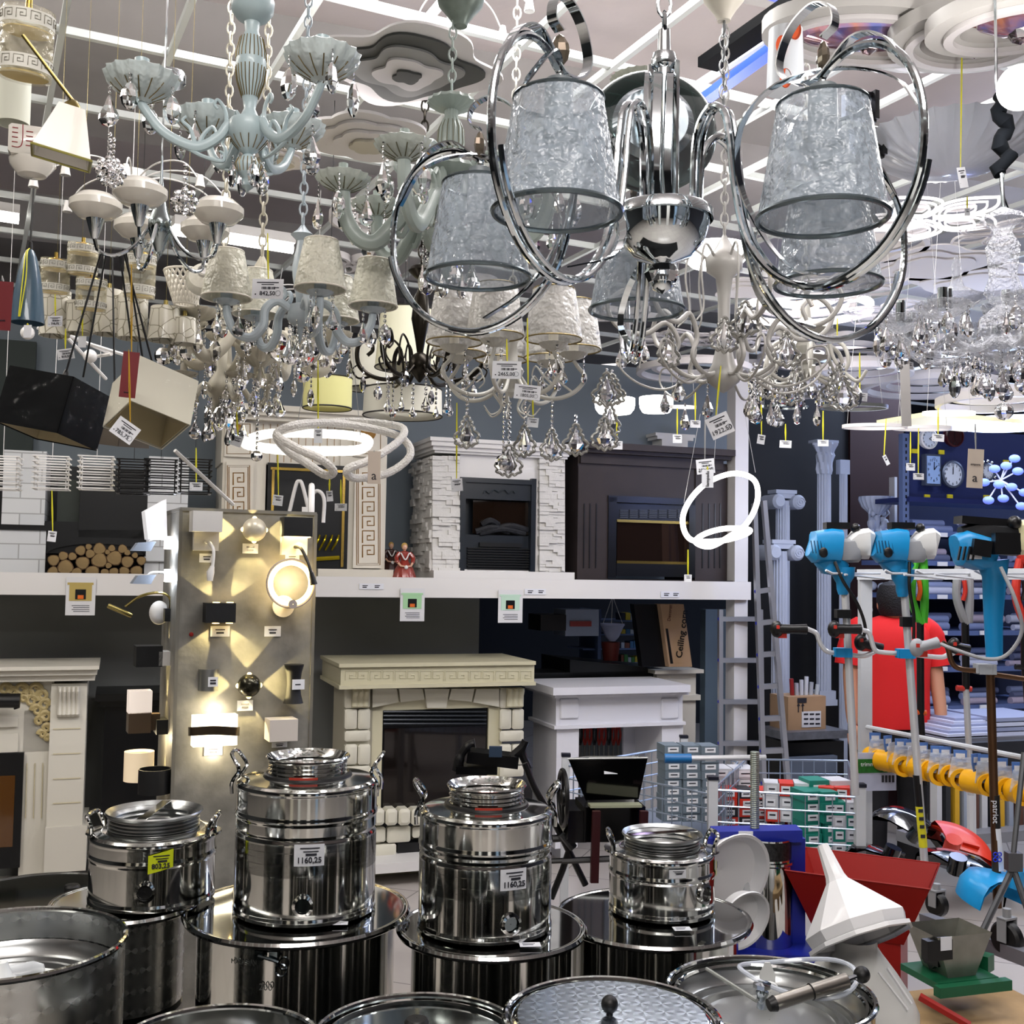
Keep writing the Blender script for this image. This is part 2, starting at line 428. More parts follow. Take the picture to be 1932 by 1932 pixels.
def corbel(f, name, mat, root, x0, x1, y0, y1, off, n=3, dep=.06):
    b = B(); a = f.pt(x0, y0, off); c = f.pt(x1, y1, off); w = (c.x-a.x)/n; h = a.z-c.z
    prof = [(0, 0), (-dep*.3, .02), (-dep*.55, .1), (-dep*.4, .25), (-dep*.45, .5), (-dep*.8, .7), (-dep, .85), (-dep*.9, 1), (0, 1)]
    for i in range(n):
        x = a.x+w*i
        for s_ in range(6):
            t0, t1 = s_/6, (s_+1)/6
            k0, k1 = .75+.25*math.sin(PI*t0), .75+.25*math.sin(PI*t1)
            va = [(x+w*t0, off-0+p*k0, c.z+q*h) for p, q in prof]; vb = [(x+w*t1, off+p*k1, c.z+q*h) for p, q in prof]
            b.add(va+vb, [(j, j+1, j+10, j+9) for j in range(8)]+([tuple(range(9))] if s_ == 0 else [])+([tuple(range(17, 8, -1))] if s_ == 5 else []))
    return b.make(name, mat, root)
# --- cream fireplace with gold greek key, upper shelf
f, t = fp('gold_key_fireplace', 'cream fireplace with gold greek key pilasters on the white shelf', 575, 1085, 0)
part(f, 'body', offwhite, t, [(418, 500, 822, 1092, .02, .4), (640, 728, 822, 1092, .02, .4), (418, 728, 795, 880, .03, .4), (600, 742, 1074, 1100, -.04, .42)])
b = B()
for k, (y0, y1, o) in enumerate(((768, 778, -.10), (778, 788, -.07), (788, 797, -.04))): f.box(b, 424-k*2, 740-k*3, y0, y1, o, .42)
b.make('cornice', offwhite, t)
for x0, x1 in ((424, 476), (668, 722)):
    b = B(); f.box(b, x0, x1, 872, 1072, -.005, .03); o = b.make('pilaster', offwhite, t)
    g = B()
    for a0, a1, c0, c1 in ((x0+5, x1-5, 878, 1066), (x0+8, x1-8, 881, 1063)):
        g.tube([f.pt(a0, c0, -.006), f.pt(a1, c0, -.006), f.pt(a1, c1, -.006), f.pt(a0, c1, -.006)], .0022, 4, True, up=(0, 1, 0))
    key(g, f, x0+16, x1-16, 890, 1054, 6, -.006, True, .0035); g.make('gold_key', goldp, o)
    b = B(); g = B(); xc = (x0+x1)/2
    b.add([], []); q = f.pt(xc, 816, -.0); f.box(b, x0, x1, 796, 862, -.0, .03); o = b.make('corner_block', offwhite, t)
    g.lathe([(.001, .012), (.03, .01), (.042, .004), (.045, -.01)], q, 20, R=RX(PI/2)); g.lathe([(.012, .016), (.02, .014), (.03, .013)], q, 8, R=RX(PI/2))
    g.tube([f.pt(x0+4, 800, -.002), f.pt(x1-4, 800, -.002), f.pt(x1-4, 856, -.002), f.pt(x0+4, 856, -.002)], .0022, 4, True, up=(0, 1, 0)); g.make('gold_medallion', goldp, o)
b = B()
for i in range(12): f.box(b, 482+i*13.5, 483+i*13.5, 800, 872, .028, .035)
b.split('fluting', goldp, t)
part(f, 'insert', insblk, t, [(503, 657, 876, 1077, .0, .1)])
part(f, 'gold_frame', gold, t, [(511, 516, 884, 1070, -.01, .0), (645, 650, 884, 1070, -.01, 0), (511, 650, 884, 889, -.01, 0)])
b = B()
for i in range(4): b.tube(smooth_path([f.pt(590+i*12, 1038, -.02), f.pt(600+i*12, 1020, -.04), f.pt(603+i*12, 1010, -.02)]), .006, 6)
b.tube([f.pt(590, 1055, -.01), f.pt(640, 1052, -.01)], .012, 6); b.make('grate', M('brass_yellow', (200, 180, 40), .2, .9), t)
# --- figurines
def figurine(px, py, d, h, dress, label, s=1.0):
    t = thing('lady_figurine', label, 'figurine', P(px, py, d), .3, 'porcelain ladies on the shelf')
    b = B(); b.lathe([(.001, 0), (.3, 0), (.31, .05), (.27, .2), (.21, .38), (.12, .52), (.09, .56)], n=36, wave=lambda a, z: 1+.06*math.sin(a*12)*max(0, 1-z*1.6)); k = b.make('skirt', dress, t)
    b = B(); b.lathe([(.09, .55), (.11, .62), (.13, .7), (.12, .76), (.05, .79), (.001, .8)], n=16, sx=1, sy=.7)
    for s_ in (-1, 1): b.tube(smooth_path([(s_*.12, 0, .74), (s_*.2, -.04, .62), (s_*.17, -.13, .5)]), [.055]*6+[.05]*6+[.035], 8)
    o = b.make('bodice', dress, t); 
    skin = M('porcelain_skin', (226, 178, 150), .35)
    b = B(); b.sphere((0, -.01, .88), .065, 14, 10, (1, 1, 1.2)); b.tube([(0, 0, .78), (0, 0, .85)], .03, 8); b.sphere((0, -.075, .875), .012, 6, 5)
    for s_ in (-1, 1): b.tube([(s_*.17, -.13, .5), (s_*.12, -.2, .43), (s_*.04, -.23, .42)], [.03, .025, .02], 7)
    b.make('head', skin, t)
    b = B(); b.sphere((0, .02, .905), .078, 14, 10, (1, 1, 1.1)); b.sphere((0, .07, .86), .05, 10, 8); b.make('hair', M('golden_hair', (196, 160, 86), .5), t)
    b = B(); b.tube(smooth_path([(-.1, -.07, .74), (0, -.12, .58), (.1, -.07, .74)]), .018, 6); b.sphere((.0, -.23, .4), .05, 8, 6); b.make('collar', white, t)
    t.scale = (h, h, h); return t
figurine(762, 1102, 6.12, .23, M('red_dress', (150, 52, 40), .3, coat=.5), 'porcelain lady in a red dress, in front by the stone fireplace')
figurine(737, 1088, 6.5, .205, M('dark_dress', (62, 34, 30), .4), 'darker porcelain lady standing behind the red one')
# --- stacked stone fireplace
f, t = fp('stone_fireplace', 'white fireplace clad in thin stacked stone with black insert', 930, 1106, 0)
part(f, 'body', white, t, [(868, 1018, 850, 905, .01, .4), (868, 1018, 1075, 1090, .01, .4), (1008, 1018, 850, 1090, .01, .4)])
b = B()
for k, (y0, y1, o, e) in enumerate(((831, 838, -.09, 0), (838, 847, -.075, 2), (847, 855, -.05, 5), (855, 860, -.03, 8))): f.box(b, 812+e, 1079-e, y0, y1, o, .42)
b.make('cornice', white, t); b = B(); f.box(b, 818, 1084, 1078, 1108, -.07, .42); b.make('plinth', white, t)
def stone(x0, x1, y0, y1, off, name, side=False):
    b = B(); y = y0
    while y < y1-1:
        h = random.choice((5, 6, 7.5, 9)); h = min(h, y1-y); x = x0
        while x < x1-1:
            w_ = min(random.choice((12, 18, 26, 34)), x1-x)
            f.box(b, x, x+w_, y, y+h, off-random.uniform(.004, .028), off+.2); x += w_
        y += h
    return b.make(name, M('stacked_stone', (224, 222, 218), .7, bump=.4, bscale=40), t)
stone(816, 868, 860, 1079, 0, 'stone_cladding'); stone(1018, 1066, 860, 1079, 0, 'stone_cladding')
b = B(); e = f.pt(816, 970, 0)
z = f.pt(816, 1078, 0).z; zt = f.pt(816, 862, 0).z
while z < zt:
    h = random.uniform(.014, .028); v = 0
    while v < .4:
        w_ = random.uniform(.05, .12); b.box((e.x-random.uniform(0, .02)+.05, v+w_/2, z+h/2), (.1, w_, h)); v += w_
    z += h
b.make('side_cladding', M('stacked_stone'), t)
o = part(f, 'insert', insblue, t, [(868, 878, 903, 1081, -.02, .1), (1002, 1011, 903, 1081, -.02, .1), (868, 1011, 903, 912, -.02, .1), (868, 1011, 912, 943, -.005, .1), (868, 1011, 1010, 1081, .02, .1), (868, 1011, 943, 1010, .09, .12)])
b = B(); shades(b, f, 882, 1000, 1034, 1078, 9, .005, .03); f.box(b, 905, 985, 1024, 1032, .0, .03); b.make('louvre', black, o)
b = B(); f.box(b, 892, 1000, 946, 1008, .03, .034); b.make('glass', fglass, t)
b = B()
for x0, x1, y in ((898, 960, 1003), (930, 995, 1000), (910, 940, 990), (905, 990, 1006)): b.tube(smooth_path([f.pt(x0, y, .02), f.pt((x0+x1)/2, y-8, .0), f.pt(x1, y, .02)]), .018, 8)
b.make('log_set', M('charred', (26, 28, 34), .6, bump=.6, bscale=50), t)
b = B()
for s_ in (-1, 1):
    b.tube(smooth_path([f.pt(942, 929, -.012), f.pt(942+s_*10, 924, -.012), f.pt(942+s_*18, 931, -.012), f.pt(942+s_*26, 926, -.012), f.pt(942+s_*30, 931, -.012)]), .004, 6)
b.make('ornament', M('grey_iron', (60, 66, 72), .4, .6), o)
# --- dark wood fireplace
f, t = fp('dark_wood_fireplace', 'dark brown wooden fireplace with gold trimmed glass insert', 1235, 1110, 0)
part(f, 'body', darkwood, t, [(1090, 1148, 880, 1094, 0, .4), (1312, 1372, 880, 1096, 0, .4), (1090, 1372, 868, 941, .01, .4), (1096, 1365, 855, 880, -.01, .4)])
part(f, 'mantel', darkwood, t, [(1082, 1388, 840, 852, -.1, .42), (1088, 1380, 852, 860, -.06, .42)])
part(f, 'plinth', darkwood, t, [(1086, 1388, 1094, 1113, -.06, .42)])
b = B()
for x in (1101, 1112, 1124, 1325, 1337, 1348, 1358): f.box(b, x, x+2, 950, 1072, -.004, .01)
b.split('groove', black, t)
o = part(f, 'insert', insblk, t, [(1148, 1163, 938, 1090, -.01, .1), (1300, 1312, 938, 1090, -.01, .1), (1148, 1312, 938, 950, -.01, .1), (1163, 1300, 950, 982, .02, .1), (1163, 1300, 1064, 1088, .0, .1)])
b = B()
for i in range(7):
    for j in range(5): f.box(b, 1170+i*18.2, 1185+i*18.2, 962+j*3.4, 963.6+j*3.4, .012, .02)
b.make('vent', M('vent_grey', (70, 74, 80), .4), o)
part(f, 'gold_trim', gold, t, [(1164, 1302, 982, 987, -.0, .03), (1164, 1302, 1059, 1064, .0, .03)])
part(f, 'glass', M('mirror_glass', (96, 74, 66), .03, .9), t, [(1164, 1302, 987, 1059, .02, .03)])
# white moulded block on top, further back
f = WALL.sub(1275, 840, .45); b = B()
for y0, y1, e in ((818, 824, 0), (824, 830, 3), (830, 846, 12)): f.box(b, 1237+e, 1312-e*1.2, y0, y1, 0, .14)
tag(b.make('mantel_top', white), 'white stepped mantel piece lying above the dark fireplace', 'mantel', None); COL.objects['mantel_top'].location = f.o; COL.objects['mantel_top'].rotation_euler = (0, 0, f.yaw)
# --- white brick fireplace with log niche, upper left
f, t = fp('brick_tile_fireplace', 'white brick tiled fireplace with a log niche on the shelf, upper left', 150, 1085, 0)
brk = tiles('white_brick', (226, 228, 230), (216, 220, 224), (170, 172, 174), .19, .075, .5, .003, .5, (PI/2, 0, 0))
part(f, 'surround', brk, t, [(-60, 86, 985, 1086, 0, .4), (272, 330, 1050, 1090, 0, .4), (5, 86, 850, 990, -.02, .4), (278, 354, 862, 1060, -.02, .3)])
part(f, 'niche_back', insblk, t, [(-60, 330, 880, 1090, .36, .4), (46, 272, 985, 1045, .02, .1), (-20, 100, 985, 1000, -.01, .05)])
part(f, 'insert', M('dark_green_pane', (44, 52, 46), .4), t, [(108, 150, 905, 988, .1, .12)])
part(f, 'insert', insblk, t, [(150, 280, 895, 1015, .0, .12)])
b = B(); arc = [f.pt(90, 1045, .02)]
for i in range(13):
    a = PI*i/12; arc.append(f.pt(181-92*math.cos(a), 1046-20*math.sin(a), .02))
poly = [(p.x, p.z) for p in arc[1:]]; q0 = f.pt(90, 1000, .02); q1 = f.pt(272, 1000, .02)
b.prism([(q0.x, q0.z)]+poly+[(q1.x, q1.z)], .0, .12); b.make('arch', insblk, t)
barkm = M('bark', (96, 72, 48), .8); endm = M('log_end', (158, 132, 88), .7, noise=.3, nscale=14)
logs = [(103,1057,11),(121,1049,9),(138,1050,8),(125,1070,15),(102,1078,10),(153,1039,10),(157,1062,13),(168,1032,6),(171,1045,9),(188,1036,12),(188,1057,15),(146,1080,10),(175,1079,13),(198,1080,8),(205,1067,6),(203,1042,5),(211,1035,7),(216,1053,15),(215,1079,9),(240,1060,12),(234,1078,10),(231,1036,9),(240,1043,6),(254,1048,6),(257,1078,12),(266,1058,9)]
for i, (x, y, r) in enumerate(logs):
    q = f.w(f.pt(x, y, .05)); r = r*5.55/2100*.97
    b = B(); b.lathe([(.0005, -.1), (r*.9, -.1), (r, -.095), (r, .1), (.001, .1)], n=12, R=RX(PI/2), wave=lambda a, z, i=i: 1+.07*math.sin(a*3+i)); 
    o = b.make('log', barkm, None, q, f.yaw); 
    b = B(); b.lathe([(.0005, .1025), (r*.86, .1025), (r*.9, .099)], n=12, R=RX(PI/2), wave=lambda a, z, i=i: 1+.07*math.sin(a*3+i)); b.make('cut_end', endm, o)
    tag(o, 'round cut log end stacked in the arched niche of the brick fireplace', 'log', 'logs in the brick fireplace niche')
# --- ornate fireplace, lower left
f, t = fp('ornate_fireplace', 'cream fireplace with carved beige scrolls at lower left', 80, 1630, 0)
b = B()
for y0, y1, o, e in ((1258, 1265, -.12, 0), (1265, 1275, -.09, 4), (1275, 1286, -.06, 8)): f.box(b, -60, 187-e, y0, y1, o, .4)
b.make('mantel', ivory, t)
part(f, 'body', ivory, t, [(-60, 100, 1286, 1420, .02, .4), (40, 100, 1340, 1650, .02, .4), (92, 160, 1290, 1560, -.02, .4), (84, 163, 1560, 1645, -.045, .4), (-20, 34, 1352, 1372, .0, .4), (-20, 34, 1384, 1420, .0, .4)])
b = B()
for k in range(3): b.tube([f.pt(51+k*15, 1440, .015), f.pt(48+k*15, 1544, .015)], .003, 5)
for y in (1374, 1421, 1468, 1514): f.box(b, 100, 152, y, y+2, -.024, -.01)
b.split('groove', cream2, t)
corbel(f, 'corbel', ivory, t, 110, 150, 1294, 1352, -.02, 5, .07)
b = B(); random.seed(3)
def scroll(c, r, s_, o, k=16):
    pts = [f.pt(c[0]+s_*r*(1-i/k*.8)*math.cos(i*.55), c[1]-r*(1-i/k*.8)*math.sin(i*.55), o) for i in range(k)]
    b.tube(pts, [.014-.009*i/k for i in range(k)], 6)
for x, y, r, s_ in ((10,1300,11,1),(24,1306,10,-1),(40,1301,12,1),(55,1308,9,-1),(66,1302,13,1),(80,1312,11,-1),(60,1322,12,1),(84,1330,12,1),(70,1340,11,-1),(86,1352,11,-1),(74,1360,9,1),(88,1374,9,1),(80,1385,8,-1),(90,1392,6,1),(45,1318,7,1),(30,1314,6,-1)): scroll((x, y), r, s_, .012)
b.make('carved_scroll', M('beige_carving', (196, 178, 128), .45), t)
part(f, 'insert', insblk, t, [(-60, 41, 1422, 1640, -.01, .2)])
part(f, 'glass', M('ember_glass', (92, 58, 22), .1, coat=.5), t, [(-60, 26, 1465, 1600, -.014, -.01)])
b = B(); b.tube([f.pt(-30, 1322, -.1), f.pt(38, 1322, -.1)], .035, 12); b.tube([f.pt(28, 1325, -.1), f.pt(32, 1337, -.1)], .014, 8)
o = tag(b.make('black_knob_rod', black), 'thick black rounded rod end at the photo edge before the carved fireplace', 'rod'); o.location = f.o; o.rotation_euler = (0, 0, f.yaw)
# --- dark low fireplace in the gap
f, t = fp('black_fireplace', 'black fireplace with stepped mantel between the carved fireplace and lamp stand', 240, 1640, .2)
part(f, 'mantel', insblk, t, [(180, 330, 1308, 1322, -.08, .3), (186, 330, 1322, 1332, -.04, .3)])
part(f, 'body', insblk, t, [(192, 330, 1332, 1660, 0, .3)])
# --- cream brick fireplace
f, t = fp('cream_block_fireplace', 'cream fireplace with greek key frieze and arch of blocks', 812, 1640, 0)
mant = M('cream_mantel', (214, 208, 178), .45)
o = part(f, 'mantel', mant, t, [(640, 1011, 1250, 1257, -.16, .42), (643, 1008, 1257, 1290, -.14, .42), (640, 1011, 1290, 1297, -.16, .42)])
b = B(); key(b, f, 650, 1004, 1266, 1284, 15, -.142, False, .0028); b.make('key_frieze', M('cream_relief', (224, 218, 190), .45), o)
part(f, 'side', M('side_shade', (214, 208, 186), .5), t, [(652, 700, 1297, 1650, .0, .4)])
blk = M('block_cream', (228, 224, 206), .5)
def fblock(b, x0, x1, y0, y1, off=-.03, th=.04, bv=.008):
    a = f.pt(x0, (y0+y1)/2, off); c = f.pt(x1, (y0+y1)/2, off); tt = f.pt((x0+x1)/2, y0, off); e = f.pt((x0+x1)/2, y1, off)
    b.bbox(((a.x+c.x)/2, off+th/2, (tt.z+e.z)/2), (c.x-a.x, th, tt.z-e.z), bv)
b = B()
for x0, x1 in ((651, 699), (944, 989)):
    y = 1338; k = 0
    while y < 1530:
        if k % 2 == 0: fblock(b, x0, (x0+x1)/2-1, y, y+38); fblock(b, (x0+x1)/2+1, x1, y, y+38); y += 41
        else: fblock(b, x0, x1, y, y+20); y += 26
        k += 1
    fblock(b, x0, x1, 1298, 1336)
b.split('pilaster_block', blk, t)
b = B()
for x0, x1 in ((652, 699), (944, 989)): pass
arch = [((703, 1300), (749, 1300), (752, 1325), (703, 1335)), ((753, 1300), (797, 1300), (801, 1320), (756, 1325)), ((801, 1300), (848, 1300), (842, 1336), (806, 1336)), ((852, 1300), (895, 1300), (890, 1324), (847, 1320)), ((899, 1300), (942, 1300), (942, 1334), (893, 1325))]
for q in arch:
    pp = [f.pt(x, y, -.03) for x, y in q]; b.prism([(p.x, p.z) for p in pp], -.03, .02)
b.split('arch_block', blk, t)
part(f, 'body', mant, t, [(696, 720, 1300, 1600, .0, .1), (920, 946, 1300, 1600, 0, .1), (696, 946, 1300, 1338, .0, .1), (690, 950, 1585, 1660, .05, .4)])
corbel(f, 'corbel', mant, t, 664, 694, 1298, 1335, -.03, 3, .05); corbel(f, 'corbel', mant, t, 955, 985, 1298, 1335, -.03, 3, .05)
b = B()
for i in range(10): fblock(b, 704+i*24.5, 726+i*24.5, 1527, 1558, -.08, .12, .012)
fblock(b, 700, 728, 1562, 1590); fblock(b, 731, 775, 1560, 1590); fblock(b, 700, 748, 1594, 1620); fblock(b, 779, 830, 1560, 1580); b.split('hearth_block', blk, t)
part(f, 'log_recess', insblk, t, [(750, 940, 1585, 1622, -.01, .06)])
o = part(f, 'insert', insblk, t, [(719, 921, 1338, 1527, .02, .12)])
b = B()
for i in range(4): b.tube([f.pt(723, 1343+i*7.5, .0), f.pt(917, 1343+i*7.5, .0)], .008, 8)
b.make('louvre', M('louvre_black', (26, 32, 40), .25, .4), o)
part(f, 'glass', M('fire_dark', (20, 14, 12), .06, coat=.5), t, [(724, 916, 1372, 1520, .012, .02)])
part(f, 'base', white, t, [(650, 1010, 1622, 1640, -.2, .3)])
b = B(); f.box(b, 640, 1040, 1640, 1700, -.25, .3)
# --- white plain fireplace
f, t = fp('white_fireplace', 'plain bright white fireplace with two square plaques', 1170, 1580, -.02)
wp = M('pure_white', (236, 236, 242), .4)
part(f, 'mantel', wp, t, [(1044, 1303, 1295, 1309, -.1, .42), (1047, 1300, 1309, 1314, -.07, .42)])
part(f, 'body', wp, t, [(1049, 1288, 1314, 1368, 0, .38), (1049, 1091, 1368, 1600, 0, .38), (1248, 1288, 1368, 1600, 0, .38)])
part(f, 'moulding', wp, t, [(1046, 1294, 1366, 1372, -.03, .4)])
b = B(); fblock(b, 1058, 1093, 1318, 1356, -.015, .02, .006); fblock(b, 1249, 1281, 1318, 1356, -.015, .02, .006); b.split('plaque', wp, t)
part(f, 'inner_panel', M('white_inner', (214, 216, 226), .4), t, [(1175, 1248, 1370, 1600, .36, .38)])
# --- cream corner fireplace behind it
f, t = fp('corner_fireplace', 'cream corner fireplace peeping out behind the plain white one', 1290, 1570, .45)
part(f, 'mantel', M('cream_corner', (222, 216, 204), .5), t, [(1236, 1328, 1264, 1271, -.05, .4), (1240, 1322, 1312, 1322, -.03, .35)])
part(f, 'body', MC['cream_corner'], t, [(1238, 1312, 1271, 1560, 0, .35)])
# dark counter running back with goods behind
f = WALL.sub(1180, 1290, .5)
b = B(); f.box(b, 1000, 1240, 1268, 1292, .0, .3); b.prism([(f.pt(1053, 1238, .2).x, f.pt(1053, 1240, .2).z), (f.pt(1240, 1262, .2).x, f.pt(1240, 1258, .2).z), (f.pt(1240, 1290, .2).x, f.pt(1240, 1292, .2).z), (f.pt(1053, 1290, .2).x, f.pt(1053, 1292, .2).z)], .0, .5)
o = tag(b.make('dark_mantel', M('dark_slab', (20, 22, 22), .3)), 'dark slanting mantel top behind the plain white fireplace', 'mantel'); o.location = f.o; o.rotation_euler = (0, 0, f.yaw)
# goods seen through the gap
bgm = [M('good_a', (60, 110, 150), .5), M('good_b', (180, 190, 200), .5), M('good_c', (120, 70, 50), .5), M('good_d', (60, 120, 60), .5), M('good_e', (200, 180, 60), .5), M('good_f', (30, 40, 60), .5)]
f2 = WALL.sub(1180, 1250, 1.6)
b = B()
for y in (1152, 1178, 1205, 1232, 1256): f2.box(b, 1100, 1260, y+18, y+21, 0, .3)
f2.box(b, 1128, 1134, 1150, 1256, -.05, .3)
o = tag(b.make('goods_shelf', M('shelf_blue_grey', (90, 110, 150), .5)), 'blue grey shelving with small goods seen through the gap above the dark mantel', 'shelf'); o.location = f2.o; o.rotation_euler = (0, 0, f2.yaw)
random.seed(5)
k = 0
for y in (1152, 1178, 1205, 1232):
    x = 1172
    while x < 1232:
        w_ = random.uniform(5, 9); h_ = random.uniform(8, 16); b = B(); f2.box(b, x, x+w_, y+18-h_, y+18, .02, .12)
        o = tag(b.make('small_box', random.choice(bgm)), 'tiny coloured goods box on the distant shelf behind the white hanging planter', 'box', 'goods on the distant shelf'); o.location = f2.o; o.rotation_euler = (0, 0, f2.yaw); x += w_+1
f3 = WALL.sub(1155, 1210, .75)
t = f3.thing('hanging_planter', 'white hanging planter bowl above a red pot in the gap', 'planter')
r = .075
b = B(); b.lathe([(.02, -.1), (.045, -.07), (r, 0), (r*1.08, .005), (r*1.08, .018), (r, .018), (.04, -.06)], (0, 0, .10), 24); b.make('bowl', M('planter_blue_white', (190, 196, 226), .5), t)
for a in (0, 2.1, 4.2):
    b = B(); b.tube([(r*math.cos(a), r*math.sin(a), .115), (0, 0, .3)], .0025, 5); b.make('hanger', white, t)
b = B(); b.lathe([(.001, 0), (.05, 0), (.062, .12), (.056, .12), (.04, .02)], n=20)
tag(b.make('pot', M('red_pot', (110, 40, 32), .5), None, f3.w(f3.pt(1152, 1246, 0)), 0), 'dark red flower pot below the white hanging planter', 'pot')
# grey open appliance left of the planter
f3 = WALL.sub(1095, 1200, .5); b = B(); f3.box(b, 1067, 1130, 1150, 1200, 0, .2); b.mi = 1; f3.box(b, 1076, 1116, 1172, 1182, -.01, .0); b.mi = 2; f3.box(b, 1020, 1068, 1160, 1190, -.02, .2)
o = tag(b.make('wall_heater', [M('heater_grey', (120, 130, 150), .5), M('heater_red', (120, 40, 40), .5), black]), 'grey box heater with a dark red grille beneath the white beam', 'heater'); o.location = f3.o; o.rotation_euler = (0, 0, f3.yaw)
# dark tall box and long cornice carton
card = M('cardboard', (186, 152, 118), .75, noise=.1)
def slanted(name, label, cat, x0t, x1t, yt, x0b, x1b, yb, off, dep, mat):
    f = WALL.sub((x0b+x1b)/2, yb, off); b = B()
    pp = [f.pt(x0t, yt, 0), f.pt(x1t, yt, 0), f.pt(x1b, yb, 0), f.pt(x0b, yb, 0)]
    b.prism([(p.x, p.z) for p in pp], 0, dep); o = tag(b.make(name, mat), label, cat); o.location = f.o; o.rotation_euler = (0, 0, f.yaw); return f, o
slanted('leaning_board', 'black leaning board beside the ceiling cornice carton', 'board', 1196, 1246, 1140, 1212, 1262, 1258, .35, .06, insblk)
f, o = slanted('cornice_carton', 'brown carton printed Ceiling corn leaning behind the shelf beam', 'carton', 1246, 1290, 1140, 1262, 1306, 1258, .30, .08, card)
def text(s, size, parent, loc, rot, mat, ext=.0006, name='lettering', align='CENTER', sx=1, off=0):
    c = bpy.data.curves.new(name, 'FONT'); c.body = s; c.size = size; c.extrude = ext; c.align_x = align; c.align_y = 'CENTER'; c.offset = off; c.resolution_u = 3
    ob = bpy.data.objects.new('lettering_source', c); COL.objects.link(ob); bpy.context.view_layer.update()
    me = bpy.data.meshes.new_from_object(ob); bpy.data.objects.remove(ob); bpy.data.curves.remove(c); me.name = name
    me.materials.clear(); me.materials.append(mat)
    return inst(name, me, parent, loc, rot, (sx, 1, 1))
q = f.pt(1287, 1196, -.003)
text('Ceiling corn', .062, o, (q.x, -.003, q.z), (PI/2, -math.radians(82.5), 0), black, off=.001)
q = f.pt(1264, 1157, -.003); text('Decorat', .03, o, (q.x, -.003, q.z), (PI/2, -math.radians(82.5), 0), M('brown_ink', (100, 50, 50), .6))
b = B(); pp = [f.pt(x, y, -.002) for x, y in ((1256, 1186), (1260, 1186), (1270, 1252), (1265, 1252))]; b.prism([(p.x, p.z) for p in pp], -.003, 0); b.make('printed_bar', black, o)
# fireplace photo cards on the beam
def card_(px, py, w_, h_, body, label):
    f = WALL.sub(px, py, -.13); t = f.thing('info_card', label, 'card', 'picture cards hung on the white beam')
    x0, x1, y0, y1 = px-w_/2, px+w_/2, py-h_, py
    part(f, 'sheet', M('paper', (226, 226, 228), .6), t, [(x0, x1, y0, y1, 0, .002)])
    m_ = M('pic_'+body, {'tan': (190, 168, 96), 'mint': (172, 218, 170), 'pale': (196, 226, 206)}[body], .6)
    part(f, 'picture', m_, t, [(x0+w_*.12, x1-w_*.12, y0+h_*.18, y0+h_*.62, -.002, 0), (x0+w_*.06, x1-w_*.06, y0+h_*.14, y0+h_*.2, -.003, 0)])
    part(f, 'picture_hearth', insblk, t, [(x0+w_*.32, x1-w_*.32, y0+h_*.32, y0+h_*.58, -.004, -.002)])
    part(f, 'picture_flame', M('flame_orange', (230, 110, 30), .6), t, [(x0+w_*.4, x1-w_*.4, y0+h_*.47, y0+h_*.57, -.005, -.004)])
    b = B()
    for i in range(4): f.box(b, x0+w_*(.2+.05*(i % 2)), x1-w_*.2, y0+h_*(.74+i*.05), y0+h_*(.755+i*.05), -.001, 0)
    b.make('printed_line', ink, t)
card_(152, 1161, 56, 72, 'tan', 'card with a picture of a tan fireplace, below the log niche')
card_(778, 1172, 46, 62, 'mint', 'card with a picture of a mint green fireplace, below the red figurine')
card_(963, 1175, 46, 62, 'pale', 'card with a pale green fireplace picture, below the stone fireplace')
for x0, x1, y, lb in ((678, 724, 1106, 'near the gold key fireplace'), (990, 1030, 1116, 'under the stone fireplace'), (1247, 1282, 1121, 'under the dark fireplace')):
    f = WALL.sub((x0+x1)/2, y+6, -.125); b = B(); f.box(b, x0, x1, y-5, y+6, 0, .003); b.mi = 1
    for i in (0, 1): f.box(b, x0+6+i*(x1-x0)/2, x0+16+i*(x1-x0)/2, y-2, y-.5, -.001, 0); f.box(b, x0+6+i*(x1-x0)/2, x0+14+i*(x1-x0)/2, y+1, y+3, -.001, 0)
    o = tag(b.make('price_strip', [tagw, ink]), 'small double price strip on the white beam '+lb, 'price tag', 'price strips on the beam'); o.location = f.o; o.rotation_euler = (0, 0, f.yaw)
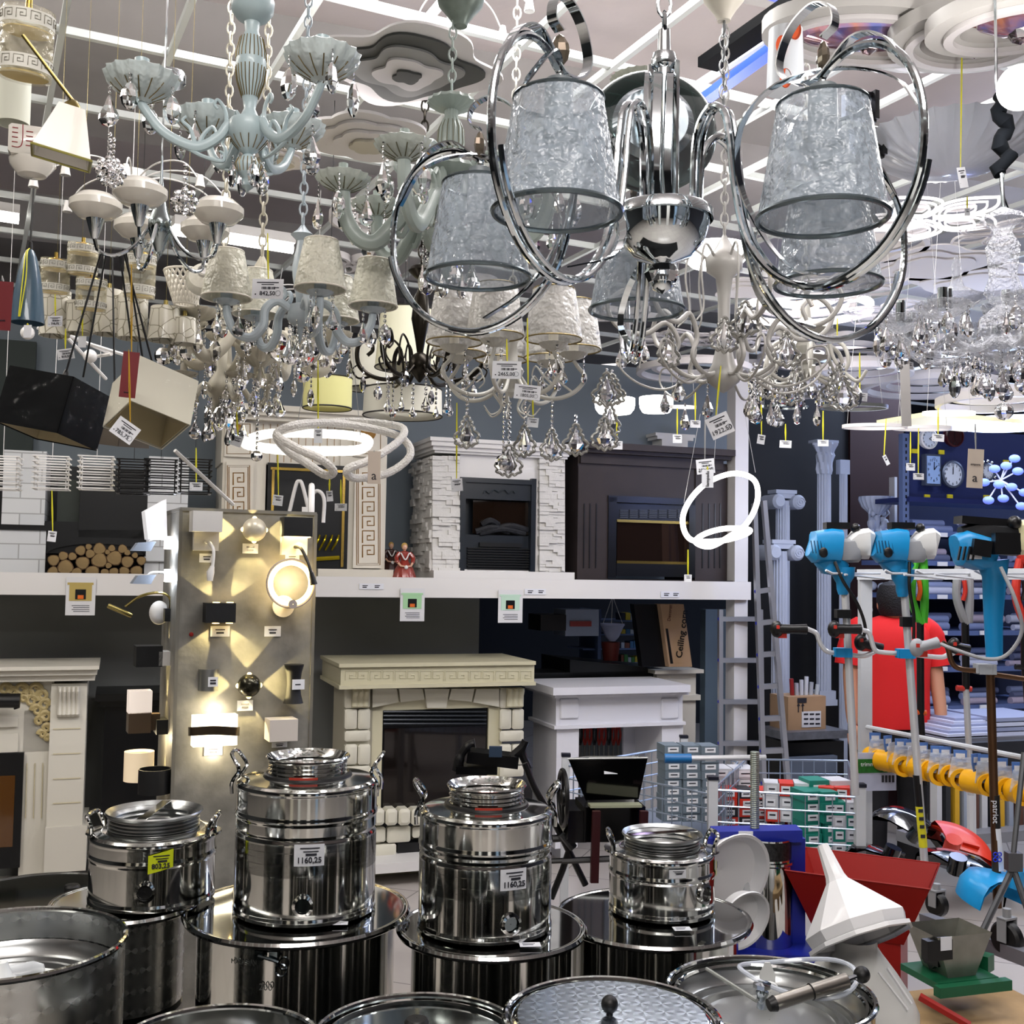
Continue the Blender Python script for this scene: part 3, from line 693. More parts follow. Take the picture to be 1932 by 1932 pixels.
# ================================================================ steel cans and tanks
def place(px, py, z):
    v = P(px, py, 1)-Vector((0, 0, CZ)); return Vector((0, 0, CZ))+v*((z-CZ)/v.z)
def pearl(name, flat=False, s=.05, base=(190, 192, 190), lo=.55):
    """engine-turned steel: brushed circles laid in a grid, each with its fan highlight painted in"""
    if name in MC: return MC[name]
    mt = bpy.data.materials.new(name); mt.use_nodes = True; nt = mt.node_tree; p = nt.nodes['Principled BSDF']; L = nt.links.new
    def mth(op, a, b=None):
        n = nt.nodes.new('ShaderNodeMath'); n.operation = op
        for i, x in enumerate((a, b)):
            if x is None: continue
            if isinstance(x, (int, float)): n.inputs[i].default_value = x
            else: L(x, n.inputs[i])
        return n.outputs[0]
    tc = nt.nodes.new('ShaderNodeTexCoord'); sp = nt.nodes.new('ShaderNodeSeparateXYZ'); L(tc.outputs['Object'], sp.inputs[0])
    if flat: u, v = sp.outputs[0], sp.outputs[1]
    else: u = mth('MULTIPLY', mth('ARCTAN2', sp.outputs[1], sp.outputs[0]), .2); v = sp.outputs[2]
    fu = mth('SUBTRACT', mth('FRACT', mth('DIVIDE', u, s)), .5); fv = mth('SUBTRACT', mth('FRACT', mth('DIVIDE', v, s)), .5)
    a = mth('ARCTAN2', fv, fu)
    r_ = mth('SQRT', mth('ADD', mth('MULTIPLY', fu, fu), mth('MULTIPLY', fv, fv)))
    w_ = mth('MAXIMUM', mth('SUBTRACT', 1, mth('MULTIPLY', r_, 1.5 if flat else 1.9)), 0)
    k = mth('MULTIPLY', mth('ADD', mth('MULTIPLY', mth('SINE' if flat else 'COSINE', mth('MULTIPLY', a, 4 if flat else 2)), w_), 1), .5)
    rp = nt.nodes.new('ShaderNodeValToRGB'); c = lin(base); rp.color_ramp.elements[0].color = (c[0]*lo, c[1]*lo, c[2]*lo, 1); rp.color_ramp.elements[1].color = c  # highlights of the brushing painted as lighter and darker steel
    L(k, rp.inputs[0]); L(rp.outputs[0], p.inputs['Base Color']); p.inputs['Metallic'].default_value = 1
    L(mth('ADD', mth('MULTIPLY', k, .12), .2), p.inputs['Roughness'])
    bp = nt.nodes.new('ShaderNodeBump'); bp.inputs['Strength'].default_value = .1; bp.inputs['Distance'].default_value = .003; L(k, bp.inputs['Height']); L(bp.outputs[0], p.inputs['Normal'])
    MC[name] = mt; return mt
pst = pearl('pearl_steel'); pfl = pearl('pearl_steel_flat', True, .042, (198, 210, 226), .45)
rubber = M('black_rubber', (10, 10, 11), .45)
msteel = M('mirror_steel', (206, 208, 206), .05, 1)
def steeltag(t, ang, z, r, w_=.07, h_=.055, price=None, mat=None, tilt=0):
    """price sticker bent round a can"""
    r *= 1.018; b = B(); n = 6; da = w_/r
    vs = []; 
    for i in range(n+1):
        a = ang-da/2+da*i/n
        for k in (-1, 1): vs.append(((r+.0015)*math.cos(a), (r+.0015)*math.sin(a), z+k*h_/2+tilt*(i/n-.5)*h_))
    b.add(vs, [(2*i, 2*i+2, 2*i+3, 2*i+1) for i in range(n)]); st = b.make('price_label', mat or tagw, t)
    x, y = math.cos(ang), math.sin(ang); rr = r+.004
    if price:
        text(price, h_*.36, st, (rr*x, rr*y, z-h_*.22), (PI/2, 0, ang+PI/2), ink, name='price_number', off=.0004)
    b = B()
    for k, (a0, a1, zz, th) in enumerate(((-.3, .34, .33, .05), (-.2, .3, .18, .04), (-.12, .24, .04, .1))):
        b.tube([((rr)*math.cos(ang+a*da), rr*math.sin(ang+a*da), z+zz*h_) for a in (a0, (a0+a1)/2, a1)], 1, sect=[(-.0004, -th*h_/2), (.0004, -th*h_/2), (.0004, th*h_/2), (-.0004, th*h_/2)], up=(0, 0, 1))
    b.make('printed_text', ink, st)
def can(px, py, d, z, r, H, zr, rr, label, ribs=(), handles='wire', boss=None, rubberneck=False, seam=.075, hang=(PI, 0), strip=0):
    c = P(px, py, d); c.z = z
    t = thing('steel_can', label, 'can', c, 0, 'steel cans standing on the tanks')
    p = [(.001, .008), (r*.96, .008), (r*.97, .0), (r*1.012, .003), (r*1.012, .012), (r, .018)]
    hs = H-seam; zs = [(zz, 1) for zz in ribs]
    for zz in ribs: p += [(r, zz-.007), (r-.004, zz-.002), (r-.004, zz+.002), (r, zz+.007)]
    p += [(r, hs-.008), (r*1.015, hs-.004), (r*1.015, hs+.004), (r, hs+.009), (r, H-.012), (r*1.01, H-.006), (r*.995, H)]
    nb = rr*.93; zn = H+(zr-H-z)*0
    b = B(); b.lathe(hold(p), n=96); b.make('body', steel, t, ang=50)
    nz = zr-z; n0 = H+(nz-H)*.18
    b = B(); b.lathe(hold([(r*.995, H), (r*.95, H+.006), (nb*1.15, n0*.6+H*.4+.006), (nb*1.02, n0)]), n=72); b.make('shoulder', steel, t, ang=60)
    pr = [(nb, n0-.004), (nb, n0+.002)]
    m_ = 4; hh = (nz-n0)/(m_+.9)
    for i in range(m_):
        q = n0+.003+hh*i; pr += [(nb*.955, q+hh*.1), (nb*1.03, q+hh*.4), (nb*1.03, q+hh*.6), (nb*.955, q+hh*.9)]
    pr += [(nb*.98, nz-.012), (rr*.99, nz-.004), (rr*1.02, nz), (rr, nz+.004), (rr*.97, nz+.001), (nb*.9, nz-.012)]+[(nb*(.93 if i % 2 else .88), nz-.016-.006*i) for i in range(8)]+[(nb*.9, n0-.02), (nb*.9, .02)]
    b = B(); b.lathe(pr, n=64); b.make('threaded_neck', bsteel if not rubberneck else steel, t, ang=60)
    if rubberneck:
        b = B(); b.torus((0, 0, n0+.002), nb*1.08, .008, 48, 8); b.make('gasket', rubber, t)
        b = B(); k0 = -PI/2-.25; b.tube([(nb*1.13*math.cos(k0+i*.13), nb*1.13*math.sin(k0+i*.13), n0+.006) for i in range(6)], 1, sect=[(-.001, -.007), (.001, -.007), (.001, .007), (-.001, .007)], up=(0, 0, 1)); b.make('red_sticker', M('red_sticker', (190, 62, 44), .5), t)
    for a in hang:
        b = B(); R = RZ(a)
        if handles == 'wire': pts = [(r+.006, -.045, H-.03), (r+.006, -.045, H), (r-.01, -.042, H+.03), (r+.012, -.03, H+.066), (r+.012, .03, H+.066), (r-.01, .042, H+.03), (r+.006, .045, H), (r+.006, .045, H-.03)]
        else: pts = [(r*.93, -.045, H+.002), (r*.95, -.042, H+.022), (r*1.03, -.035, H+.045), (r*1.03, .035, H+.045), (r*.95, .042, H+.022), (r*.93, .045, H+.002)]
        b.tube([R @ p for p in smooth_path(pts, 4)], .005 if handles == 'wire' else .0058, 8); h = b.make('handle', msteel, t)
        if handles != 'wire': 
            b = B(); b.lathe([(.001, .006), (.05, .005), (.052, 0)], R @ Vector((r*.93, 0, H-.001)), 16, sx=.5); b.make('handle_pad', steel, h)
    if boss:
        a, zz = boss; R = RZ(a) @ RY(PI/2)
        b = B(); b.lathe([(.026, .0), (.026, .012), (.019, .014), (.018, .004), (.001, .004)], RZ(a) @ Vector((r-.004, 0, zz)), 16, R=R); b.make('spout_boss', steel, t)
        b = B(); b.lathe([(.017, .006), (.001, .006)], RZ(a) @ Vector((r-.004, 0, zz)), 16, R=R); b.make('spout_hole', rubber if strip else dchrome, t)
    if strip:
        b = B(); b.strap([(-nb*.9, .02*strip, nz-.002), (nb*.9, -.03*strip, nz-.0)], .02, .002, up=(0, 0, 1)) if False else b.box((0, 0, nz+.003), (.024, rr*1.9, .002), RZ(strip)); b.make('bridge_strip', msteel, t)
    return t
A_ = -PI/2
t = can(575, 1697, 2.9, .81, .178, .322, 1.192, .105, 'tall steel can with wire handles and a red sticker, left of the other tall one', ribs=(.155, .185, .125, .205), rubberneck=True, boss=(A_+.15, .055))
steeltag(t, A_+.22, .175, .178, .072, .052, '1160,25')
b = B(); b.lathe([(.062, -.001), (.062, .003), (.001, .003)], n=8); 
t = can(914, 1737, 2.85, .788, .167, .286, 1.136, .099, 'tall steel can standing right of the tallest one, red sticker at its neck', ribs=(.14, .165, .11, .185), rubberneck=True, boss=(A_+.4, .05))
steeltag(t, A_+.43, .155, .167, .068, .05, '1160,25')
t = can(1248, 1712, 3.05, .775, .141, .155, .974, .107, 'low steel can at the right with a bar across its neck', handles='loop', boss=(A_+.75, .07), seam=.05, hang=(PI*.98, .1), strip=1.9)
steeltag(t, A_+.15, .13, .141, .045, .022)
steeltag(t, A_+1.35, .12, .141, .03, .04, None, M('lime_tag', (214, 226, 30), .6))
t = can(287, 1668, 2.95, .815, .158, .166, 1.035, .121, 'low steel can at the left with a lime yellow price label', handles='loop', boss=(A_+.2, .055), seam=.05, hang=(PI, .05), strip=.03)
steeltag(t, A_+.42, .128, .158, .06, .045, '803,25', MC['lime_tag'], .3)
def tank(px, py, d, z, r, h, label, kind='lid', side=None, name='steel_tank', flange=.012, inner=.06, lidm=None, grp='steel tanks'):
    c = P(px, py, d); c.z = 0 if h is None else z-h
    hh = z-c.z; t = thing(name, label, 'tank', c, 0, grp)
    ri = r-(.035 if kind == 'lid' else (.016 if kind == 'rim' else 0))
    b = B(); b.lathe(hold([(.001, .014), (ri, .012), (ri, hh-.012)]+([(ri-.003, hh-.012), (ri-.003, hh*.5)] if kind != 'lid' else [])), n=96); b.make('shell', side or steel, t, ang=50)
    if kind == 'lid':
        b = B(); b.lathe(hold([(ri-.001, hh-.03), (r, hh-.016), (r+.004, hh-.008), (r, hh-.001), (r-.006, hh-.001), (r-.012, hh-.004), (.001, hh-.004)], .002), n=80); b.make('lid', lidm or msteel, t, ang=50)
    else:
        b = B(); b.torus((0, 0, hh-.008), r, .0065, 80, 8); b.make('rolled_rim', msteel, t)
        if kind == 'open':
            q = hh-inner
            b = B(); b.lathe([(r-.006, q+.03), (r-.012, q+.02), (r-.016, q), (r*.86, q-.008), (r*.84, q+.004), (r*.8, q+.004), (r*.78, q-.006), (r*.72, q-.006), (r*.7, q+.004), (r*.66, q+.004), (r*.64, q-.006), (.001, q-.006)], n=72); b.make('floating_cover', bsteel, t, ang=60)
    return t, c, hh
t, c, hh = tank(562, 1697, 2.9, .81, .283, None, 'large steel tank with a polished lid under the tallest can')
def latch(t, a, z, r):
    R = RZ(a); b = B()
    for p in ((0, 0), (.0, .035)): b.box(R @ Vector((r, p[1], z)), (.012, .02, .022), R)
    b.tube([R @ Vector((r+.008, .0, z)), R @ Vector((r+.012, .03, z-.004)), R @ Vector((r+.01, .05, z-.01))], .004, 6); b.torus(R @ Vector((r+.004, .055, z-.03)), .014, .0025, 14, 5, R=R @ RY(PI/2)); b.make('latch', dchrome, t)
latch(t, A_-.15, hh-.035, .26)
def rollsign(t, s, size, r, a, z, m_):
    text(s, size, t, (r*math.cos(a), r*math.sin(a), z), (PI/2, 0, a+PI/2), m_, name='embossed_text')
emb = M('embossed', (120, 124, 124), .3, 1)
def handletab(t, a, z, r, w_, h_, m_):
    """bell shaped hanging steel bucket lid pressed against the shell"""
    b = B(); R = RZ(a)
    pr = [(-w_/2, h_/2), (w_/2, h_/2), (w_/2, -h_*.15), (w_*.36, -h_*.42), (0, -h_/2), (-w_*.36, -h_*.42), (-w_/2, -h_*.15)]
    vs = []
    n = len(pr)
    for off in (.0, .02):
        for p in pr: vs.append(R @ Vector((r+off, p[0]*(1-.1*(off > 0)), z+p[1])))
    b.add(vs, [tuple(range(n, 2*n))]+[(i, (i+1) % n, (i+1) % n+n, i+n) for i in range(n)]); return b.make('side_plate', m_, t)
rollsign(t, 'MADE IN', .016, .252, A_-.33, hh-.06, emb); rollsign(t, '200', .022, .256, A_-.09, hh-.11, emb); 
t, c, hh = tank(928, 1737, 2.85, .788, .236, None, 'large steel tank with a polished lid under the second tall can')
t, c, hh = tank(1232, 1717, 3.0, .775, .257, None, 'large steel tank with a polished lid under the low right can')
rollsign(t, 'MADE IN', .016, .226, A_+.3, hh-.06, emb)
t, c, hh = tank(236, 1700, 2.92, .8145, .185, .26, 'short engine turned tank under the low left can', side=pst, lidm=steel)
t, c, hh = tank(75, 1680, 3.25, .72, .27, None, 'steel tank with a polished lid and black knob at far left')
def knob(t, x, y, z, r, ball=False):
    b = B()
    if ball: b.sphere((x, y, z+r*1.25), r, 20, 14, (1, 1, 1.05)); b.lathe([(r*.4, 0), (r*.3, .012)], (x, y, z), 12)
    else: b.lathe([(r*1.5, 0), (r*1.5, r*.18), (r*.8, r*.3), (r*.72, r*.7), (r, r*.95), (r*1.02, r*1.6), (r*.85, r*1.85), (.001, r*1.9)], (x, y, z), 24)
    b.make('knob', rubber, t)
q = place(135, 1694, .72)-c; knob(t, q.x, q.y, hh-.003, .022)
# stands under the short tank
b = B(); b.lathe([(.001, .01), (.15, .0), (.15, .55), (.001, .55)], n=48); o = tag(b.make('tank_stand', insblk, None, (P(236, 1700, 2.92).x, 2.92, 0)), 'dark drum carrying the short engine turned tank', 'stand')
# foreground tanks
t, c, hh = tank(15, 1757, 2.25, .933, .222, .75, 'open engine turned tank cut by the left photo edge', 'open', pst, inner=.1)
steeltag(t, A_-.05, hh-.23, .222, .07, .085, None)
q = P(5, 1770, 2.2)
b = B(); b.lathe([(.001, 0), (.03, .0), (.033, .02), (.033, .05), (.022, .06), (.012, .085), (.001, .085)], n=20); tag(b.make('bottle', M('milk_plastic', (228, 232, 232), .4), None, (P(2, 1790, 2.15).x, 2.15, .838), 0), 'white plastic bottle standing in the open tank, cut by the photo edge', 'bottle')
b = B(); b.lathe([(.001, -.05), (.02, -.048), (.022, .03), (.012, .05), (.001, .052)], n=16, R=RY(1.45)); tag(b.make('clear_bag', film('clear_bag', fac=.35), None, (P(35, 1765, 2.25).x, 2.25, .862), .3), 'small crumpled clear bag lying inside the open tank', 'bag')
b = B(); b.strap(smooth_path([(0, 0, .0), (.01, -.004, .02), (-.004, 0, .05)]), .006, .001, up=(0, 1, 0)); b.strap(smooth_path([(0, 0, .0), (.015, -.01, .012), (.022, -.012, .03)]), .006, .001, up=(0, 1, 0)); tag(b.make('plastic_tie', film('clear_tie', fac=.6), None, (P(128, 1800, 2.2).x, 2.2, .842), 0), 'pale plastic tie curling up inside the open left tank', 'tie')
t, c, hh = tank(408, 1945, 2.05, .822, .187, .75, 'open polished tank at the bottom edge of the photo', 'open', steel, inner=.2)
t, c, hh = tank(792, 1925, 2.15, .808, .198, .75, 'tank with a dull mirror cover and flat black knob at the bottom', 'rim', steel)
b = B(); b.lathe([(.192, hh-.018), (.001, hh-.016)], n=64); o = b.make('cover', M('cover_mirror', (168, 178, 180), .1, 1, bump=.03, bscale=6), t); knob(t, -.005, -.01, hh-.016, .023)
t, c, hh = tank(1155, 1893, 2.2, .826, .207, .75, 'tank with a checkered engine turned cover and round black knob', 'rim', steel)
b = B(); b.lathe([(.2, hh-.014), (.19, hh-.006), (.182, hh-.004)], n=64); b.make('cover_edge', msteel, t)
b = B(); b.lathe([(.183, hh-.004), (.001, hh-.003)], n=64); b.make('cover', pfl, t); knob(t, -.005, .0, hh-.003, .0165, True)
t, c, hh = tank(1452, 1850, 2.5, .768, .223, .75, 'open tank at the right holding a coiled hose and a hand pump', 'open', steel, inner=.06)
cc = c.copy()
b = B(); b.torus((0, 0, hh-.02), .206, .006, 64, 6); b.make('inner_ring', msteel, t)
# clear hose, hand pump, white scoop, white nut in that tank
zc = .80
b = B(); k = place(1505, 1838, 0.779); b.tube([k+Vector((.13*math.cos(a), .114*math.sin(a), .012*math.sin(a*2+1))) for a in [i*2*PI/40 for i in range(40)]], .0055, 8, True)
tag(b.make('hose', film('hose_clear', (225, 232, 245), .45, .1, 0)), 'clear plastic hose coiled in a ring over the open right tank', 'hose')
t = thing('hand_pump', 'steel hand pump with a black ball end lying across the open tank', 'pump', place(1535, 1857, 0.789))
p0 = place(1462, 1893, 0.769)-t.location; p1 = place(1597, 1850, 0.802)-t.location; p2 = place(1618, 1842, 0.807)-t.location; pm = p0.lerp(p1, .5)
b = B(); b.tube([p0, pm], .0155, 20); b.tube([pm, p1], .0165, 20); b.make('barrel', M('pump_steel', (150, 146, 140), .3, 1), t)
b = B(); b.torus(pm, .0165, .0015, 20, 5, R=Vector((0, 0, 1)).rotation_difference((p1-p0).normalized()).to_matrix()); b.tube([p0-(p1-p0).normalized()*.015, p0], [.013, .017], 16); b.make('ring', rubber, t)
b = B(); b.tube([p1, p2], .006, 10); b.make('rod', chrome, t); b = B(); b.sphere(p2+(p2-p1).normalized()*.012, .018, 16, 12); b.make('ball_grip', rubber, t)
t = thing('white_scoop', 'small white plastic scoop tag standing in the open right tank', 'scoop', place(1448, 1868, 0.727))
b = B(); b.prism([(-.018, 0), (.018, 0), (.018, .035), (.006, .062), (-.006, .062), (-.018, .035)], 0, .003); b.make('blade', M('plastic_white', (232, 234, 232), .4), t)
b = B(); b.lathe([(.022, .0), (.02, .008), (.001, .01)], (.004, -.004, .0), 20, R=RX(PI/2)); b.make('cap', MC['plastic_white'], t)
t = thing('valve_cap', 'chrome valve with a flat round cap beside the hand pump', 'valve', place(1438, 1902, 0.737))
b = B(); b.lathe([(.012, 0), (.012, .03), (.014, .03), (.014, .035), (.006, .036), (.006, .045)], n=16); b.make('stem', chrome, t); b = B(); b.lathe([(.001, .044), (.02, .044), (.02, .053), (.001, .054)], n=8); b.make('hex_cap', msteel, t)
b = B(); b.tube([place(1333, 1828, 0.772), place(1428, 1888, 0.757)], .0048, 8)
tag(b.make('dip_tube', M('dip_tube', (200, 204, 200), .2, .6)), 'thin pale tube lying inside the open right tank', 'tube')
# price cards on the lids
for px, py, z, w_, lb in ((637, 1742, .812, .05, 'on the lid before the tallest can'), (1000, 1783, .79, .05, 'on the lid of the second tall can tank'), (1287, 1753, .777, .045, 'on the lid before the low right can')):
    b = B(); b.box((0, 0, .001), (w_, .03, .001)); b.mi = 1; b.box((-.005, -.004, .0018), (w_*.5, .003, .0006)); b.box((-.003, .005, .0018), (w_*.6, .002, .0006))
    tag(b.make('price_card', [tagw, ink], None, place(px, py, z), .1), 'white price card lying '+lb, 'price tag', 'price cards on tank lids')
# white plastic: funnel, demijohn, bowls
pw = M('white_plastic', (236, 236, 238), .35, coat=.2); pw2 = M('cloudy_plastic', (226, 226, 222), .3, trans=.15)
c = P(1613, 1850, 2.62); t = thing('demijohn', 'big cloudy white plastic demijohn in the lower right corner', 'container', (P(1613, 1850, 2.85).x, 2.85, .143)); t.scale = (1.088,)*3
z0 = .30; s_ = 2.62/2100
pr = [(.001, 0), (.13, 0), (.141, .02), (.141, .36), (.144, .365), (.144, .372), (.141, .377), (.141, .42), (.128, .45), (.095, .50), (.072, .53), (.06, .545), (.05, .56), (.05, .575)]
b = B(); b.lathe(pr, n=48); b.make('body', pw2, t, ang=60)
b = B(); b.tube([(.03, -.075, .525), (.085, -.105, .455)], .0025, 6); b.tube([(.055, -.06, .53), (.1, -.088, .462)], .0025, 6); b.make('highlight_strip', pw, t)  # thin white strips modelled as highlights on the shoulder
b = B(); b.tube(smooth_path([(.141, -.02, .35), (.165, -.02, .35), (.17, -.02, .335)]), .005, 6); b.make('lug', pw, t)
cap_ = P(1616, 1752, 2.75); tip = P(1554, 1600, 2.85); ax = (tip-cap_).normalized()
t = thing('funnel', 'large white plastic funnel resting upside down on the demijohn', 'funnel', cap_, rot=Vector((0, 0, 1)).rotation_difference(ax).to_euler())
R8 = 96*2.5/2100; t.scale = (1.1,)*3
b = B(); b.lathe([(R8*.95, -.022), (R8*.96, -.02), (R8*1.02, .006), (R8*.98, .012), (.027, .105), (.0225, .118), (.0135, .19), (.011, .19), (.02, .115), (.024, .1), (R8*.93, .004), (R8*.93, -.018)], n=10); b.make('cone', pw, t, ang=20)
b = B(); b.lathe([(R8*1.0, -.03), (R8*1.05, -.028), (R8*1.05, -.02), (R8*1.0, -.018)], n=10); b.make('rim', pw, t, ang=20)
for px, py, d, rr, lb in ((1378, 1655, 3.35, .135, 'larger'), (1402, 1735, 3.2, .085, 'smaller')):
    b = B(); b.lathe([(.001, -.06), (rr*.5, -.055), (rr*.85, -.03), (rr, 0), (rr*1.04, .004), (rr*1.04, .01), (rr*.97, .008), (rr*.8, -.02), (.001, -.045)], n=40, R=RX(PI/2+.25))
    tag(b.make('plastic_bowl', pw, None, P(px, py, d), .5), lb+' white plastic bowl standing on edge behind the low right can', 'bowl')
# ================================================================ lamps: shared crystal shapes
def facet(prof, n, name, mat=None, sy=1):
    b = B(); b.lathe(prof, n=n, sy=sy); return b.mesh(name, mat or crystal, 8, False)
g_drop = facet([(.0005, 0), (.06, -.08), (.17, -.36), (.30, -.62), (.31, -.76), (.2, -.93), (.0005, -1)], 8, 'teardrop', sy=.55)
g_oval = facet([(.0005, 0), (.14, -.1), (.27, -.32), (.31, -.55), (.25, -.8), (.12, -.95), (.0005, -1)], 8, 'oval_drop', sy=.55)
g_ball = facet([(.0005, 0), (.3, -.1), (.47, -.3), (.5, -.5), (.47, -.7), (.3, -.9), (.0005, -1)], 10, 'crystal_ball')
g_smoke = facet([(.0005, 0), (.14, -.1), (.27, -.32), (.31, -.55), (.25, -.8), (.12, -.95), (.0005, -1)], 8, 'smoky_drop', M('smoky_crystal', (120, 110, 96), .02, .55), sy=.55)
def bead_mesh(n):
    k = 'bead%d' % n
    if k in MC: return MC[k]
    b = B()
    for i in range(n): b.lathe([(.0005, .42), (.28, .3), (.36, 0), (.28, -.3), (.0005, -.42)], (0, 0, -i-.5), 8, sy=.55)
    MC[k] = b.mesh('bead_chain', crystal, 8, False); return MC[k]
fr = M('antique_silver', (150, 150, 146), .3, .8)
def baroque():
    b = B(); half = [(0, 1.0), (.1, .93), (.1, .85), (.2, .78), (.17, .68), (.26, .6), (.28, .48), (.4, .4), (.46, .28), (.38, .2), (.42, .08), (.3, .04), (.2, -.04), (.12, .02), (0, -.1)]
    pts = [(x, 0, y-1) for x, y in half]+[(-x, 0, y-1) for x, y in reversed(half[1:-1])]
    b.tube(smooth_path(pts, 3, True), .052, 6, True)
    f = b.mesh('frame', fr)
    b = B(); b.lathe([(.0005, -.12), (.05, -.2), (.2, -.55), (.29, -.7), (.2, -.88), (.0005, -1.0)], n=8, sy=.5)
    return f, b.mesh('framed_crystal', crystal, 8, False)
BF, BG = baroque()
def hang(root, pos, size, kind='drop', beads=0, bs=.012):
    """crystal hung at pos under a string of beads; returns bottom z"""
    x, y, z = pos; rz = random.uniform(0, PI) if kind != 'baroque' else random.uniform(-.7, .7)
    if beads:
        inst('bead_chain', bead_mesh(beads), root, (x, y, z), (0, 0, rz), (bs,)*3); z -= beads*bs
    if kind == 'baroque':
        f = inst('framed_drop', BF, root, (x, y, z), (0, 0, rz), size*1.0); g = inst('crystal', BG, f, (0, 0, 0))
    else: inst('crystal_drop', {'drop': g_drop, 'oval': g_oval, 'ball': g_ball, 'smoke': g_smoke}[kind], root, (x, y, z), (0, 0, rz), size)
def chainm(b, x, y, z0, z1, L=.03, r=.0022, w=.009):
    n = max(1, int((z1-z0)/(L*.78))); 
    for i in range(n):
        c = Vector((x, y, z0+(z1-z0)*(i+.5)/n)); pts = []
        for k in range(10):
            a = 2*PI*k/10; q = (w*math.cos(a), L*.5*math.sin(a)); pts.append(c+(Vector((q[0], 0, q[1])) if i % 2 else Vector((0, q[0], q[1]))))
        b.tube(pts, r, 5, True)
def pxprof(l, y0, s): return [(max(r, .3)*s, (y0-y)*s) for r, y in l]
def lustre(name, label, px, py, d, col, arms, arm, mats, armr=9, bob=None, candle=None, shade=None, drops=(), group='ornate chandeliers', flute=None, chain=None, gilt=None, scroll=None, coldrops=(), rz=0, bobmat=None, armflat=1.0, s=None, cat='chandelier', colmat=None, chm=None):
    s = (s or d)/F; t = thing(name, label, cat, P(px, py, d), rz, group)
    mm, gm = mats
    b = B()
    w = None
    if flute: w = lambda a, z: 1+(.05*math.cos(a*flute) if True else 0)
    b.lathe(pxprof(col, py, s), n=48 if flute else 28, wave=w); b.make('column', colmat or mm, t, ang=50)
    if gilt:
        for (pr, n) in gilt:
            b = B()
            for i in range(n):
                a = 2*PI*i/n; b.tube([(q[0]*s*math.cos(a), q[0]*s*math.sin(a), (py-q[1])*s) for q in pr], .9*s, 4)
            b.make('gilt_line', gm, t)
    if chain is not None:
        b = B(); zt = GZ-t.location.z if chain is True else chain*s; chainm(b, 0, 0, (py-col[0][1])*s, zt, 26*s, 2*s, 7*s); b.make('chain', chm or mm, t)
    sp = smooth_path([(r*s, 0, (py-y)*s) for r, y in arm], 5)
    for ia, a in enumerate(arms):
        R = RZ(a); b = B(); n = len(sp)
        b.tube([R @ p for p in sp], [armr*s*(1.0-.35*abs(i/n-.45)) for i in range(n)], 10, sect=[(math.cos(2*PI*k/10)*armflat, math.sin(2*PI*k/10)) for k in range(10)], up=R @ Vector((0, 1, 0)))
        e = R @ Vector(sp[-1])
        A = b.make('arm', mm, t)
        if gilt:
            b = B()
            for off in (-1, 1): b.tube([R @ (p+Vector((0, off*armr*s*.62, armr*s*.55))) for p in sp], 1.1*s, 4)
            b.make('gilt_edge', gm, A)
        if scroll:
            for sc_ in scroll:
                b = B(); b.tube([R @ p for p in smooth_path([(r*s, 0, (py-y)*s) for r, y in sc_], 5)], [max(.8, armr*.55*(1-.5*i/(5*(len(sc_)-1)+1)))*s for i in range(5*(len(sc_)-1)+1)], 7); b.make('scroll', mm, A)
        if bob:
            br, bh = bob; b = B(); W = (lambda q, z: 1+.05*math.cos(q*16))
            b.lathe([(br*.14*s, 0), (br*.4*s, bh*.16*s), (br*.72*s, bh*.42*s), (br*.92*s, bh*.72*s), (br*s, bh*s), (br*.98*s, bh*1.02*s), (br*.88*s, bh*.74*s), (br*.5*s, bh*.35*s), (.001, bh*.3*s)], e, 48, wave=W)
            bo = b.make('bobeche', bobmat or mm, A, ang=60)
            if gilt:
                b = B()
                for k in range(14):
                    q = 2*PI*k/14; b.tube([e+Vector((rr*s*math.cos(q), rr*s*math.sin(q), zz*s)) for rr, zz in ((br*.3, bh*.08), (br*.6, bh*.3), (br*.83, bh*.55))], 1.1*s, 4)
                b.make('gilt_rib', gm, bo)
            e2 = e+Vector((0, 0, bh*.5*s))
        else: e2 = e
        if candle:
            b = B(); b.lathe([(.001, 0), (candle[0]*s, 0), (candle[0]*s, candle[1]*s), (candle[0]*.7*s, candle[1]*s), (.001, candle[1]*.9*s)], e2, 14); b.make('candle_tube', candle[2] if len(candle) > 2 else mm, A)
        if shade:
            rt, rb, h, z0, sm, dirn = shade[:6]; b = B(); zz = e2.z+z0*s
            pr = [(rb*s, 0), (rb*s*1.0, .001), ((rb*.55+rt*.45)*s, h*.5*s), (rt*s, h*s), (rt*.97*s, h*s), ((rb*.55+rt*.45)*s*.98, h*.5*s), (rb*.98*s, .001)]
            if dirn < 0: pr = [(r_, -z_) for r_, z_ in pr]
            b.lathe(pr, (e2.x, e2.y, zz), 40, wave=(lambda q, z: 1+.02*math.cos(q*20)) if len(shade) > 6 else None); so = b.make('shade', sm, A, ang=60)
            b = B(); b.torus((e2.x, e2.y, zz), rb*s, 1.6*s, 36, 5); b.torus((e2.x, e2.y, zz+dirn*h*s), rt*s, 1.3*s, 28, 5); b.split('shade_rim', shade[7] if len(shade) > 7 else offwhite, so)
        if drops:
            n, rr, sz, kinds, bd = drops
            for k in range(n):
                q = 2*PI*(k+.3*ia)/n; hang(A, e+Vector((rr*s*math.cos(q), rr*s*math.sin(q), (bob[1]*.8*s if bob else 0))), sz*s*random.uniform(.85, 1.1), kinds[(k+ia) % len(kinds)], bd, 9*s if bd else 0)
    for (n, rr, y, sz, kind, bd) in coldrops:
        for k in range(n):
            q = 2*PI*(k+.37)/n; hang(t, (rr*s*math.cos(q), rr*s*math.sin(q), (py-y)*s), sz*s*random.uniform(.9, 1.1), kind, bd, 9*s)
